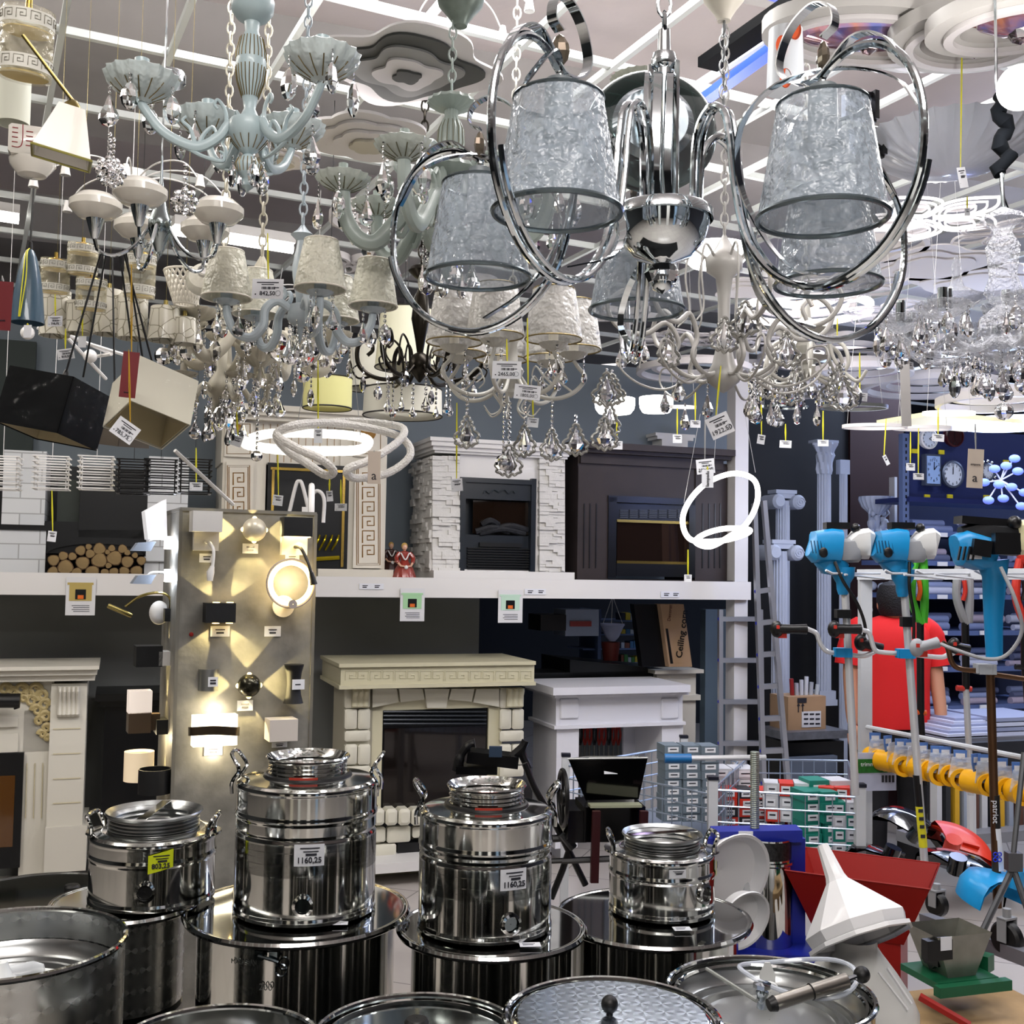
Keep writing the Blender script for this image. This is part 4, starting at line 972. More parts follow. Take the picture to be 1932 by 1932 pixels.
    return t
# ---------------------------------------------------------------- the chrome chandelier in front
HB = P(1250, 408, 1.6); t = thing('chrome_chandelier', 'large chrome chandelier with looping arms and grey organza shades', 'chandelier', HB)
b = B(); b.lathe([(.066, 0), (.0675, -.006), (.067, .006), (.063, .01), (.06, .004)], n=48); b.lathe([(.064, 0), (.062, -.015), (.055, -.035), (.038, -.055), (.012, -.064), (.009, -.07), (.012, -.074), (.016, -.088), (.012, -.1), (.001, -.106)], n=48); b.make('bowl', chrome, t, ang=60)
b = B(); b.lathe([(.001, -.062), (.019, -.068), (.024, -.078), (.018, -.09), (.001, -.094)], n=10); b.make('crystal_knob', crystal, t, smooth=False)
b = B(); b.lathe([(.012, 0), (.012, .17), (.011, .20), (.0165, .205), (.0175, .212), (.015, .222), (.009, .224), (.008, .255), (.001, .257)], n=24); b.tube([(.016, -.006, .0), (.016, -.006, .21)], .0045, 8); b.tube([(-.018, -.003, 0), (-.018, -.003, .205)], .0045, 8); b.make('stem', chrome, t)
b = B(); chainm(b, 0, 0, .25, GZ-HB.z, .034, .0024, .009); b.make('chain', chrome, t)
b = B()
for x, w_ in ((-.013, .011), (.003, .009), (-.028, .006)): b.strap(smooth_path([(x, -.045, 0.0), (x-.004, -.05, .05), (x-.002, -.045, .12), (x+.003, -.02, .185), (x+.008, .0, .19)]), w_, .002, up=(1, 0, 0))
b.make('front_strap', chrome, t)
b = B(); b.lathe([(.001, .018), (.05, .016), (.085, .006), (.096, -.006), (.098, -.012), (.094, -.012)], (.002, .14, .178), 56, R=RX(PI/2-.12)); b.make('ceiling_plate', M('smoked_mirror', (60, 74, 72), .07, 1), t)
b = B(); b.lathe([(.001, .02), (.05, .022), (.06, .012)], (.002, .138, .178), 40, R=RX(PI/2-.12)); b.make('plate_dome', dchrome, t)
b = B(); vs = [(-.13, .11, .17), (.0, .10, .215), (.125, .11, .205), (.14, .13, .02), (.02, .13, -.02), (-.06, .12, 0)]; b.add(vs, [(0, 1, 2, 3, 4, 5)]); b.make('plastic_bag', film('bag_film', fac=.06, bump=.8, bscale=12), t)
org = film('organza', (172, 184, 196), .34, .2, .6, 70, .45); ringm = M('shade_ring', (96, 108, 114), .25, .8)
loop = smooth_path([(.055, 0, .0), (.057, 0, .07), (.066, 0, .105), (.086, 0, .122), (.108, 0, .108), (.118, 0, .07), (.128, 0, .0), (.15, 0, -.07), (.2, 0, -.125), (.265, 0, -.145), (.335, 0, -.12), (.38, 0, -.06), (.39, 0, .01), (.375, 0, .07), (.34, 0, .108), (.30, 0, .118), (.262, 0, .102), (.26, 0, .085)], 5)
curl = smooth_path([(.372, 0, .075), (.34, 0, .118), (.30, 0, .13), (.255, 0, .100), (.215, 0, .108), (.196, 0, .135), (.212, 0, .172), (.245, 0, .190), (.272, 0, .178), (.276, 0, .155), (.26, 0, .146)], 5)
ringp = smooth_path([(.26+.118*math.cos(a), .035*math.sin(a*2), -.01+.118*math.sin(a)*1.0) for a in [k*PI/6+.4 for k in range(9)]], 4)
for k in range(5):
    a = math.radians(90+72*k+1); R = RZ(a); b = B()
    b.tube([R @ p for p in loop], .0048, 10); A = b.make('arm', chrome, t)
    b = B(); b.tube([R @ (p+Vector((0, .012, 0))) for p in loop[:len(loop)-28]], .0038, 8); b.make('inner_tube', chrome, A)
    b = B(); b.strap([R @ p for p in curl], .013, .0022, up=R @ Vector((0, 1, 0))); b.make('curl_band', chrome, A)
    b = B(); b.strap([R @ p for p in ringp], .009, .002, up=R @ Vector((0, 1, 0))); b.make('side_band', chrome, A)
    c = R @ Vector((.26, 0, 0))
    b = B(); b.lathe([(.074, -.068), (.0735, -.066), (.052, .066), (.0515, .067), (.051, .066), (.0728, -.066)], c, 48, wave=lambda q, z: 1+.006*math.sin(q*17)); S = b.make('shade', org, A, ang=60)
    b = B(); b.torus(c+Vector((0, 0, -.066)), .0738, .0032, 48, 6); b.torus(c+Vector((0, 0, .066)), .0515, .0022, 40, 6); b.split('shade_ring', ringm, S)
    b = B(); b.lathe([(.001, .088), (.016, .088), (.017, .06), (.017, .025), (.026, .022), (.026, .016), (.012, .012), (.012, -.01), (.001, -.012)], c, 20); b.make('lamp_holder', M('holder_grey', (120, 128, 132), .4), A)
    hang(A, R @ Vector((.26, 0, .143)), .04, 'smoke')
t.scale = (1.09,)*3
# ---------------------------------------------------------------- pale blue gilt chandelier, upper left
pb = M('pale_blue_paint', (176, 194, 198), .4, coat=.2); gl = M('dull_gilt', (120, 104, 62), .4, .5)
bobc = film('crystal_dish', (214, 226, 226), .8, .12, .3, 50)
lustre('pale_blue_chandelier', 'pale blue chandelier with gilt lines and crystal drops at upper left', 470, 245, 1.7,
    [(3, -60), (30, -30), (42, -8), (40, 12), (30, 26), (15, 34), (13, 52), (16, 60), (22, 68), (28, 95), (29, 122), (25, 152), (15, 182), (13, 190), (11, 205), (18, 220), (20, 226), (36, 228), (38, 234), (38, 256), (34, 262), (30, 272), (18, 286), (8, 294), (18, 302), (24, 314), (20, 332), (9, 340), (8, 352), (12, 356), (1, 366)],
    [math.radians(q) for q in (187, -38, 78, 128)], [(30, 236), (40, 238), (56, 262), (92, 284), (130, 276), (165, 255), (192, 222), (203, 205)], (pb, gl), 8.5, (68, 52), (14, 58), None, (4, 60, 62, ('oval', 'oval', 'drop'), 3), flute=None, chain=True,
    gilt=[([(22.4, 66), (28.6, 94), (29.4, 108)], 22), ([(29.5, 124), (26, 152), (16, 182)], 22), ([(19, 303), (24.5, 314), (20.5, 331)], 18), ([(36, 264), (31, 272), (19, 285)], 14)],
    scroll=[[(56, 262), (44, 240), (46, 210), (60, 190), (66, 200), (60, 208)], [(92, 284), (86, 262), (70, 244), (62, 256), (70, 262)], [(130, 278), (90, 300), (50, 310), (46, 296), (54, 290)], [(100, 280), (110, 250), (125, 236), (118, 226)]], bobmat=bobc,
    coldrops=((4, 30, 300, 46, 'oval', 2),), armflat=1.25)
# grey green chandelier right of it
gg = M('grey_green_paint', (158, 170, 164), .42, coat=.15); ggl = M('grey_gilt', (106, 104, 82), .5, .3)
cn = lustre('grey_green_chandelier', 'grey green carved chandelier hanging behind the chrome one', 848, 400, 2.4,
    [(2, 165), (8, 172), (44, 182), (46, 188), (30, 198), (13, 202), (12, 214), (17, 222), (24, 240), (26, 268), (22, 290), (13, 306), (50, 312), (54, 320), (34, 334), (16, 340), (14, 366), (30, 376), (36, 386), (30, 404), (14, 420), (12, 436), (48, 442), (52, 452), (40, 474), (22, 492), (10, 508), (12, 520), (2, 540)],
    [math.radians(q) for q in (186, 140, 95, 40, -20, 250)], [(22, 396), (50, 384), (80, 398), (105, 430), (140, 466), (175, 456), (198, 415), (203, 372)], (gg, ggl), 14, (52, 30), (9, 40), None, (4, 46, 56, ('drop', 'oval'), 4), flute=16, chain=True,
    gilt=[([(17, 224), (24.8, 240), (26.8, 268), (22.8, 288)], 14)], scroll=[[(30, 372), (36, 330), (60, 300), (92, 296), (104, 316), (94, 330), (86, 318)], [(80, 400), (74, 370), (90, 352), (98, 362)], [(105, 430), (88, 410), (78, 424), (90, 452), (100, 440)], [(50, 386), (60, 340), (76, 352)]], bobmat=film('pale_dish', (196, 204, 196), .75, .15, .3, 50),
    coldrops=((8, 50, 450, 50, 'drop', 6), (6, 34, 400, 40, 'oval', 3)), armflat=1.2)
# canopies
def canopy(px, py, d, r, h, mat, label, grp='ceiling cups of chandeliers'):
    c = P(px, py, d); s = d/F; b = B(); b.lathe([(.001, h*s*.9), (r*s*.9, h*s), (r*s, h*s*.92), (r*s*.93, h*s*.7), (r*s*.6, h*s*.4), (r*s*.34, h*s*.12), (r*s*.3, 0), (.001, 0)], n=32)
    tag(b.make('ceiling_cup', mat, None, c), label, 'ceiling cup', grp)
canopy(868, 50, 2.4, 46, 60, M('brushed_green', (130, 142, 134), .4, .4, noise=.3, nscale=40), 'grey green ceiling cup above the carved chandelier')
canopy(1366, 40, 2.3, 42, 60, offwhite, 'cream ceiling cup right of the chrome chandelier stem')
b = B(); c = P(1366, 60, 2.3); chainm(b, 0, 0, -.17, .02, .034, .002, .009); tag(b.make('lamp_chain', M('chain_grey', (150, 154, 156), .3, .8), None, c), 'short chain hanging from the cream ceiling cup', 'chain')
# smooth blue grey chandelier with pleated shades
sg = M('smooth_blue_grey', (182, 194, 202), .4, coat=.2); pleat = film('pleated_shade', (228, 226, 208), .8, .4, .6, 60)
lustre('shaded_chandelier', 'smooth blue grey chandelier with pleated cream shades, left of the carved one', 567, 595, 2.5,
    [(3, 420), (10, 430), (22, 440), (10, 452), (12, 470), (18, 500), (17, 520), (10, 560), (9, 572), (22, 576), (24, 590), (26, 602), (18, 612), (6, 618), (3, 640), (1, 650)],
    [math.radians(q) for q in (200, 140, 70, 0, -65)], [(20, 584), (45, 572), (66, 590), (70, 622), (90, 645), (118, 640), (134, 612), (138, 590)], (sg, ggl), 9, (24, 10), (11, 40), (30, 46, 88, 10, pleat, 1, 1), (3, 24, 42, ('drop', 'oval'), 3), chain=True,
    scroll=[[(45, 572), (30, 560), (34, 546), (52, 548), (54, 562)]], coldrops=((6, 20, 606, 46, 'drop', 4),), group='shaded chandeliers')
# cream ornate chandelier low
cr = M('antique_cream', (206, 200, 182), .5, noise=.1, nscale=30)
lustre('cream_chandelier', 'cream carved chandelier with bare candle tubes above the log niche', 490, 655, 2.95,
    [(4, 480), (14, 500), (12, 540), (20, 560), (24, 590), (14, 615), (40, 636), (46, 652), (44, 662), (24, 684), (10, 694), (10, 706), (1, 726)],
    [math.radians(q) for q in (183, 228, 285, 330, 30, 80, 130)], [(40, 648), (60, 640), (82, 668), (112, 690), (135, 676), (142, 640), (142, 632)], (cr, ggl), 11, (42, 22), (7, 34, offwhite), None, (4, 38, 38, ('drop', 'oval', 'ball'), 5), flute=14, chain=True,
    coldrops=((8, 40, 668, 40, 'drop', 3), (1, 0, 726, 24, 'ball', 14), (6, 100, 690, 36, 'oval', 4)), group='ornate chandeliers', armflat=1.2)
lustre('cream_crystal_chandelier', 'cream chandelier hidden behind crystal drops, right of the white cube shade', 415, 755, 3.05,
    [(3, 640), (12, 660), (10, 700), (22, 720), (26, 740), (14, 760), (10, 780), (1, 800)], [math.radians(q) for q in (20, 92, 164, 236, 308)], [(18, 742), (40, 730), (64, 760), (84, 750), (88, 728)], (cr, ggl), 6, (26, 12), (6, 24, offwhite), None, (4, 24, 36, ('drop', 'oval'), 3), chain=True,
    coldrops=((8, 22, 750, 44, 'oval', 2), (6, 44, 760, 40, 'drop', 4)))
# bronze chandelier
brz = M('dark_bronze', (34, 30, 24), .3, .8); brg = M('bronze_gold', (120, 104, 66), .3, .8)
lustre('bronze_chandelier', 'dark bronze chandelier with curled arms below the carved one', 792, 690, 3.25,
    [(20, 500), (26, 508), (14, 520), (4, 526), (8, 530), (5, 540), (14, 560), (18, 600), (10, 640), (6, 665), (18, 672), (22, 690), (20, 700), (10, 712), (2, 722)],
    [math.radians(q) for q in (180, 120, 60, 0, 240, 300)], [(16, 690), (50, 716), (90, 712), (116, 690), (118, 655), (98, 640), (90, 660), (100, 672)], (brz, brg), 4.5, None, None, None, (), chain=True,
    scroll=[[(30, 706), (36, 660), (56, 640), (66, 664), (54, 684), (46, 672)], [(90, 712), (116, 716), (128, 700), (118, 690)]], coldrops=((8, 60, 712, 28, 'drop', 5), (6, 110, 700, 30, 'oval', 2)))
for k in range(1): pass
# white iron chandelier with clear wrapped shades
iw = M('white_iron', (200, 198, 190), .45); wrap = film('wrapped_shade', (226, 224, 220), .5, .15, .7, 40)
lustre('wrapped_chandelier', 'white iron chandelier with wrapped white shades and framed crystals in the centre', 965, 700, 3.0,
    [(4, 560), (14, 575), (12, 600), (22, 620), (10, 650), (12, 680), (24, 700), (16, 720), (6, 735), (10, 742), (1, 752)],
    [math.radians(q) for q in (205, 255, 310, 0, 50, 100, 150)], [(10, 700), (40, 740), (80, 752), (118, 740), (140, 712), (126, 690), (118, 678)], (iw, gl), 4.2, (26, 14), (9, 26, offwhite), (38, 52, 92, 14, wrap, 1, 1, gl), (2, 20, 30, ('drop',), 3), chain=True,
    scroll=[[(118, 740), (92, 720), (70, 700), (60, 716), (72, 728)], [(40, 740), (20, 770), (40, 786), (56, 770)]], group='white iron chandeliers')
T_ = bpy.data.objects['wrapped_chandelier']; s_ = 3.0/F
for x, y, n in ((-80, 752, 5), (-2, 768, 9), (26, 758, 6), (76, 764, 6), (185, 706, 1), (182, 770, 0), (120, 790, 2)):
    hang(T_, (x*s_, -.1, (700-y)*s_), 54*s_, 'baroque', n, 9*s_)
hang(T_, (-12*s_, -.12, (700-760)*s_), 30*s_, 'ball', 12, 9*s_)
# grey curled iron chandelier in the centre right
gi = M('grey_iron_paint', (176, 174, 170), .4, .1)
lustre('curled_iron_chandelier', 'grey iron chandelier of big curls with framed crystals, behind the chrome one', 1366, 560, 2.6,
    [(3, 440), (20, 470), (36, 486), (34, 510), (16, 524), (12, 560), (11, 640), (22, 690), (34, 712), (30, 724), (10, 740), (1, 745)],
    [math.radians(q) for q in (180, 225, 280, 330, 10, 60, 120)], [(14, 706), (60, 716), (100, 690), (86, 650), (110, 612), (150, 634), (200, 622), (222, 580), (190, 550), (160, 570), (168, 596)], (gi, gl), 5, None, None, None, (), chain=True,
    scroll=[[(60, 716), (110, 740), (160, 730), (196, 700), (190, 672), (160, 676), (160, 700)], [(20, 500), (60, 470), (74, 520), (66, 590), (88, 620)]], group='white iron chandeliers')
T_ = bpy.data.objects['curled_iron_chandelier']; s_ = 2.6/F
for x, y, z, n in ((-222, 700, 0, 1), (-110, 640, -.05, 0), (20, 592, -.12, 0), (-14, 618, -.1, 0), (228, 682, 0, 3), (104, 640, -.08, 0), (-218, 784, .1, 0)):
    hang(T_, (x*s_, z, (560-y)*s_), 60*s_, 'baroque', n, 9*s_)
for x, y, z, n in ((-190, 630, .05, 2), (-150, 640, .02, 0), (-85, 700, 0, 2), (-30, 720, 0, 3), (80, 720, .1, 3), (90, 760, 0, 0), (112, 740, .05, 2), (140, 730, 0, 3), (-60, 752, .1, 1), (200, 740, .1, 1), (-100, 720, .1, 1), (40, 700, -.1, 7), (36, 710, -.08, 5), (44, 730, -.09, 4)):
    hang(T_, (x*s_, z, (560-y)*s_), 46*s_, 'drop', n, 9*s_)
# lattice dish chandelier
latt = M('lattice_grey', (150, 152, 150), .35, .5)
lustre('dish_chandelier', 'white iron chandelier with pierced dishes at right, under the right shade', 1520, 640, 3.0,
    [(3, 560), (8, 570), (10, 600), (40, 618), (56, 626), (14, 640), (20, 655), (10, 668), (44, 676), (10, 690), (18, 700), (10, 716), (1, 722)], [math.radians(q) for q in (200, 262, 320, 20, 80, 140)], [(10, 700), (50, 722), (84, 700), (76, 662), (50, 650), (60, 690), (100, 730), (120, 712)], (iw, gl), 4, None, None, None, (), chain=True, coldrops=((10, 60, 700, 34, 'drop', 3), (6, 100, 720, 36, 'oval', 2), (5, 70, 690, 52, 'baroque', 1)), group='white iron chandeliers')
# crystal glass chandelier at the right edge
gcr = film('cut_glass', (236, 240, 250), .2, .03, 1.2, 110, .6)
lustre('glass_chandelier', 'clear cut glass chandelier with glass arms at the right edge', 1893, 600, 2.3,
    [(3, 385), (22, 396), (38, 404), (40, 412), (24, 420), (16, 432), (18, 440), (30, 462), (26, 500), (24, 520), (34, 550), (22, 570), (14, 576), (40, 600), (44, 626), (30, 640), (52, 646), (52, 656), (50, 668), (30, 680), (8, 690), (10, 720), (1, 730)],
    [math.radians(q) for q in (178, 132, 215, 260, 310, 70, 20)], [(30, 640), (60, 660), (100, 672), (150, 668), (186, 645), (194, 632)], (gcr, chrome), 8, (48, 30), (9, 44, chrome), None, (5, 44, 48, ('drop', 'drop', 'oval'), 2), chain=None, coldrops=((8, 48, 670, 46, 'drop', 4), (6, 90, 672, 44, 'oval', 3), (1, 0, 735, 34, 'ball', 3)), bobmat=gcr, flute=12, group='glass chandeliers')
lustre('small_glass_chandelier', 'small clear glass chandelier left of the big glass one', 1805, 590, 2.75,
    [(3, 480), (9, 500), (8, 520), (14, 540), (42, 556), (54, 560), (30, 580), (12, 590), (20, 620), (26, 650), (10, 670), (1, 690)],
    [math.radians(q) for q in (180, 240, 300, 0, 60, 120)], [(20, 640), (50, 660), (80, 655), (104, 630), (106, 622)], (gcr, chrome), 6, (42, 26), (8, 40, chrome), None, (4, 38, 44, ('drop', 'oval'), 1), coldrops=((6, 24, 660, 44, 'drop', 3),), bobmat=gcr, group='glass chandeliers')
# black velvet sleeve and wire above the glass chandelier
c = P(1893, 250, 2.3); b = B(); random.seed(11)
b.tube([(.012*math.sin(i*1.3)-.01*(i < 3), .006*math.cos(i*1.9), .085-.0125*i) for i in range(15)], [.013+.004*(i % 2) for i in range(15)], 12); tag(b.make('cord_sleeve', M('black_velvet', (4, 7, 12), .9, spec=.15), None, c), 'gathered black velvet sleeve on the cord of the glass chandelier', 'cord cover')
b = B(); b.tube([P(1888, 315, 2.3)-c, P(1893, 390, 2.3)-c], .0045, 8); b.tube([P(1895, 315, 2.3)-c, P(1890, 360, 2.3)-c, P(1905, 400, 2.3)-c], .002, 6); b.tube([P(1880, 170, 2.3)-c, P(1876, -90, 2.3)-c], .003, 6); tag(b.make('hanging_wire', chrome, None, c), 'steel hanging wires between the velvet sleeve and glass chandelier', 'wire')
c = P(1925, 165, 2.2); b = B(); b.sphere((0, 0, 0), .045, 28, 20); tag(b.make('globe_lamp', ledw, None, c), 'glowing white globe lamp cut by the right photo edge', 'lamp')
# ---------------------------------------------------------------- chrome chandelier with white oval glass
s_ = 2.2/F; t = thing('oval_glass_chandelier', 'small chrome chandelier with white oval glass shades at left', 'chandelier', P(302, 420, 2.2))
b = B(); b.lathe(pxprof([(2, 290), (2.5, 330), (8, 370), (15, 400), (20, 412), (22, 418), (22, 438), (19, 444), (8, 474), (5, 478), (6, 482), (1, 488)], 420, s_), n=32); b.make('column', M('chrome_grey', (150, 160, 162), .1, 1), t)
b = B(); b.tube([(0, 0, 130*s_), (0, 0, GZ-t.location.z)], .0018, 6); b.make('rod', chrome, t)
milk = M('milk_glass', (232, 228, 218), .15, coat=.6)
for a in (198, 128, 60, -8, 270):
    R = RZ(math.radians(a)); A_x = 150 if a in (-8,) else 112
    sp = smooth_path([(18*s_, 0, -8*s_), (45*s_, 0, -50*s_), (80*s_, 0, -72*s_), (108*s_, 0, -66*s_), (116*s_, 0, -45*s_)], 5); b = B(); b.tube([R @ p for p in sp], 3.6*s_, 8); A = b.make('arm', chrome, t)
    e = R @ sp[-1]; b = B(); b.lathe([(4*s_, 0), (7*s_, 4*s_), (18*s_, 42*s_), (17*s_, 44*s_), (.001, 44*s_)], e, 24); b.make('cone_cup', chrome, A)
    b = B(); b.lathe([(12*s_, -25*s_), (32*s_, -20*s_), (48*s_, -4*s_), (48*s_, 8*s_), (32*s_, 22*s_), (20*s_, 26*s_), (18*s_, 22*s_), (40*s_, 2*s_)], e+Vector((0, 0, 62*s_)), 32); b.make('oval_shade', milk, A)
b = B(); b.lathe([(.001, 12*s_), (28*s_, 12*s_), (30*s_, 8*s_), (30*s_, -10*s_), (26*s_, -14*s_), (.001, -14*s_)], n=32); tag(b.make('chrome_canopy', chrome, None, P(322, 148, 2.3)), 'shiny chrome ceiling cap right of the left pale blue dish', 'ceiling cap')
for px, py, h, nb in ((205, 320, 52, 0), (348, 380, 58, 4), (212, 330, 50, 3)):
    c = P(px, py, 1.95); t = thing('crystal_flower', 'round cluster of crystal petals hanging beside the oval glass chandelier', 'crystal pendant', c, 0, 'crystal petal clusters'); s2 = 1.95/F
    for k in range(8): 
        q = 2*PI*k/8; inst('crystal_petal', g_ball, t, (20*s2*math.cos(q), 0, 20*s2*math.sin(q)+8*s2), (0, 0, q), 16*s2)
    inst('crystal_centre', g_ball, t, (0, -.004, 12*s2), (0, 0, 0), 24*s2)
    inst('bead_chain', bead_mesh(4), t, (0, 0, 75*s2), (0, 0, 0), 12*s2)
# ================================================================ more lamps
def yh(px): return 1075+(px-966)*.016
def ceil_at(px, py, z=3.08):
    v = P(px, py, 1)-Vector((0, 0, CZ)); return Vector((0, 0, CZ))+v*((z-CZ)/v.z)
plate = M('acrylic_white', (226, 222, 222), .45); plate2 = M('acrylic_grey', (150, 150, 148), .5); ledm = M('led_edge', (255, 255, 255), .5, emit=1.4, ecol=(255, 246, 246))
def ellipse_ring(b, c, a, e, w_, th, ang=0, n=40, tilt=0):
    R = RZ(ang) @ RX(tilt); vs = []
    for z, k in ((0, 0), (0, 1), (th, 1), (th, 0)):
        for i in range(n):
            q = 2*PI*i/n; vs.append(Vector(c)+R @ Vector(((a-w_*k)*math.cos(q), (e-w_*k)*math.sin(q), z)))
    fs = []
    for j in range(4):
        for i in range(n): fs.append((j*n+i, j*n+(i+1) % n, ((j+1) % 4)*n+(i+1) % n, ((j+1) % 4)*n+i))
    b.add(vs, fs)
def disc_plate(b, c, fn, th, n=72):
    vs = [Vector((0, 0, 0))+Vector(c)]; 
    for z in (0, th):
        for i in range(n):
            q = 2*PI*i/n; r = fn(q); vs.append(Vector(c)+Vector((r*math.cos(q), r*math.sin(q), z)))
    vs.append(Vector(c)+Vector((0, 0, th)))
    fs = [(0, 1+(i+1) % n, 1+i) for i in range(n)]+[(1+i, 1+(i+1) % n, 1+n+(i+1) % n, 1+n+i) for i in range(n)]+[(2*n+1, 1+n+i, 1+n+(i+1) % n) for i in range(n)]
    b.add(vs, fs)
def flat_lamp(px, py, Rpx, kind, n, lit, label, z=3.08, rz=0, grp='flat ceiling lamps'):
    c = ceil_at(px, py, z); R = Rpx*c.y/F; t = thing('led_ceiling_lamp', label, 'ceiling lamp', c, rz, grp)
    if kind == 'petals':
        for k in range(n):
            a = 2*PI*k/n; p = Vector((math.cos(a), math.sin(a), 0))*R*.56; b = B(); ellipse_ring(b, p, R*.44, R*.44*(.55 if n > 4 else .66), R*.12, .03, a); b.make('petal', plate, t)
            b = B(); ellipse_ring(b, p+Vector((0, 0, .006)), R*.32, R*.32*(.5 if n > 4 else .62), R*.1, .012, a); b.make('petal_light', ledm if lit else plate2, t)
    elif kind == 'leaf':
        for k in range(n):
            a = 2*PI*k/n; RR = RZ(a)
            for j in range(3 if lit else 2):
                b = B(); w = 1-.26*j; vs = []; m_ = 18
                for q in range(m_+1):
                    u = q/m_; r = R*(.08+.92*u*w+.08*j); hw = R*.3*w*math.sin(PI*min(1, u*1.02))**.8*(1+.35*u); vs.append(RR @ Vector((r, hw, -.004*j)))
                for q in range(m_, -1, -1):
                    u = q/m_; r = R*(.08+.92*u*w+.08*j); hw = R*.3*w*math.sin(PI*min(1, u*1.02))**.8*(1+.1*u); vs.append(RR @ Vector((r, -hw, -.004*j)))
                b.tube(vs, .0045 if j else .006, 5, True); b.make('leaf_light' if lit else 'leaf_edge', ledm if lit else plate, t)
            b = B(); N = m_+1; q_ = [Vector(v)+Vector((0, 0, .012)) for v in vs]; b.add(q_, [(i, i+1, 2*N-2-i, 2*N-1-i) for i in range(N-1)]); b.make('leaf_plate', plate, t)
    elif kind == 'rings':
        for k in range(n):
            b = B(); ellipse_ring(b, (0, 0, .03*k), R*(1-.26*k), R*(1-.26*k), R*.09, .035); b.make('ring_plate', (ledm if (lit and k % 2 == 0) else plate), t)
        if lit: b = B(); b.lathe([(.001, .02), (R*.2, .02), (R*.22, .05)], n=24); b.make('centre_light', M('peach_light', (250, 214, 180), .5, emit=2.2, ecol=(255, 214, 180)), t)
    elif kind == 'disc':
        b = B(); b.lathe([(.001, -.02), (R*.8, -.02), (R*.96, 0), (R, .02), (R, .05), (.001, .05)], n=48); b.make('diffuser', ledh if lit == 2 else (ledm if lit else plate), t)
    elif kind == 'wave':
        for k in range(n):
            f_ = 1-.21*k; b = B(); disc_plate(b, (0, 0, -.007*k), lambda q, f_=f_, k=k: R*f_*(1+.13*math.sin(q*4+k*.7)+.05*math.sin(q*7+k)), .006)
            b.make('wavy_layer', [plate, M('acrylic_dark', (74, 76, 74), .5), plate2, plate, MC['acrylic_dark'] if 'acrylic_dark' in MC else plate][k % 5] if lit < 0 else (ledm if (lit and k == 1) else plate), t)
    elif kind == 'scallop':
        for k in range(n):
            f_ = 1-.24*k; b = B(); disc_plate(b, (0, 0, -.009*k), lambda q, f_=f_, k=k: R*f_*(.86+.14*abs(math.sin(q*3+k*.5))), .008); b.make('petal_layer', M('beige_acrylic', (198, 192, 176), .5) if k == n-1 else plate, t)
    return t
# wavy square and flower lamps in the middle
flat_lamp(768, 128, 165, 'wave', 5, -1, 'large wavy ceiling lamp with dark grey layers behind the pale blue chandelier', z=3.0)
def bowl_lamp(px, py, Rpx, z, label, n, mat, dep=.35, rz=0):
    c = ceil_at(px, py, z); R = Rpx*c.y/F; b = B(); pr = [(.001, -dep), (.25, -dep*.98), (.55, -dep*.78), (.8, -dep*.45), (.95, -dep*.15), (1, .0), (.97, .01), (.78, -dep*.42), (.001, -dep*.9)]
    b.lathe([(r*R, z_*R) for r, z_ in pr], n=max(60, n*3), wave=lambda q, z_: 1+.035*math.cos(q*n)); o = b.make('bowl_shade', mat, None, c, rz); t = tag(o, label, 'ceiling lamp', 'bowl ceiling lamps'); return t
flat_lamp(693, 262, 125, 'scallop', 4, 0, 'layered white flower ceiling lamp below the wavy one', z=2.9)
bowl_lamp(1790, 262, 165, 2.86, 'big frosted scalloped bowl lamp at upper right', 30, M('frosted_white', (232, 236, 246), .35, trans=.55, coat=.3), .42)
bowl_lamp(1210, 150, 60, 2.9, 'pale bowl lamp behind the chrome chandelier stem', 24, M('pale_bowl', (206, 210, 196), .4), .4)
# oval ring lamp with crystals at upper right
t = thing('crystal_ring_lamp', 'white lamp of wide oval rings with crystal centres at upper right', 'ceiling lamp', ceil_at(1800, 90, 2.95))
for px, py, rx, ry, a in ((1838, 80, .2, .17, 0), (1640, 108, .27, .16, .15), (1772, 152, .15, .17, .9), (1925, 10, .2, .14, -.4)):
    p = ceil_at(px, py, 2.95)-t.location; p.z += {1838: 0, 1640: .045, 1772: .09, 1925: -.05}[px]; b = B(); ellipse_ring(b, p, rx, ry, .075, .035, a); g = b.make('oval_ring', M('ring_grey_white', (196, 194, 190), .5), t)
    b = B(); ellipse_ring(b, p+Vector((0, 0, -.0125)), rx*.8, ry*.78, .02, .012, a); b.make('ring_channel', plate, g)
    b = B(); b.lathe([(.001, -.02), (.6, -.012), (.95, 0), (1, .02)], p, 20, sx=(rx-.1), sy=(ry-.09)); b.make('crystal_centre', M('rainbow_glass', (90, 100, 170), .08, .4, c2=(200, 120, 40), nscale=14, coat=1), g, ang=12)
    b = B(); b.lathe([(.001, -.04), (.018, -.03), (.03, -.012), (.03, .0)], p, 8); b.make('crystal_knob', crystal, g, smooth=False)
random.seed(21)
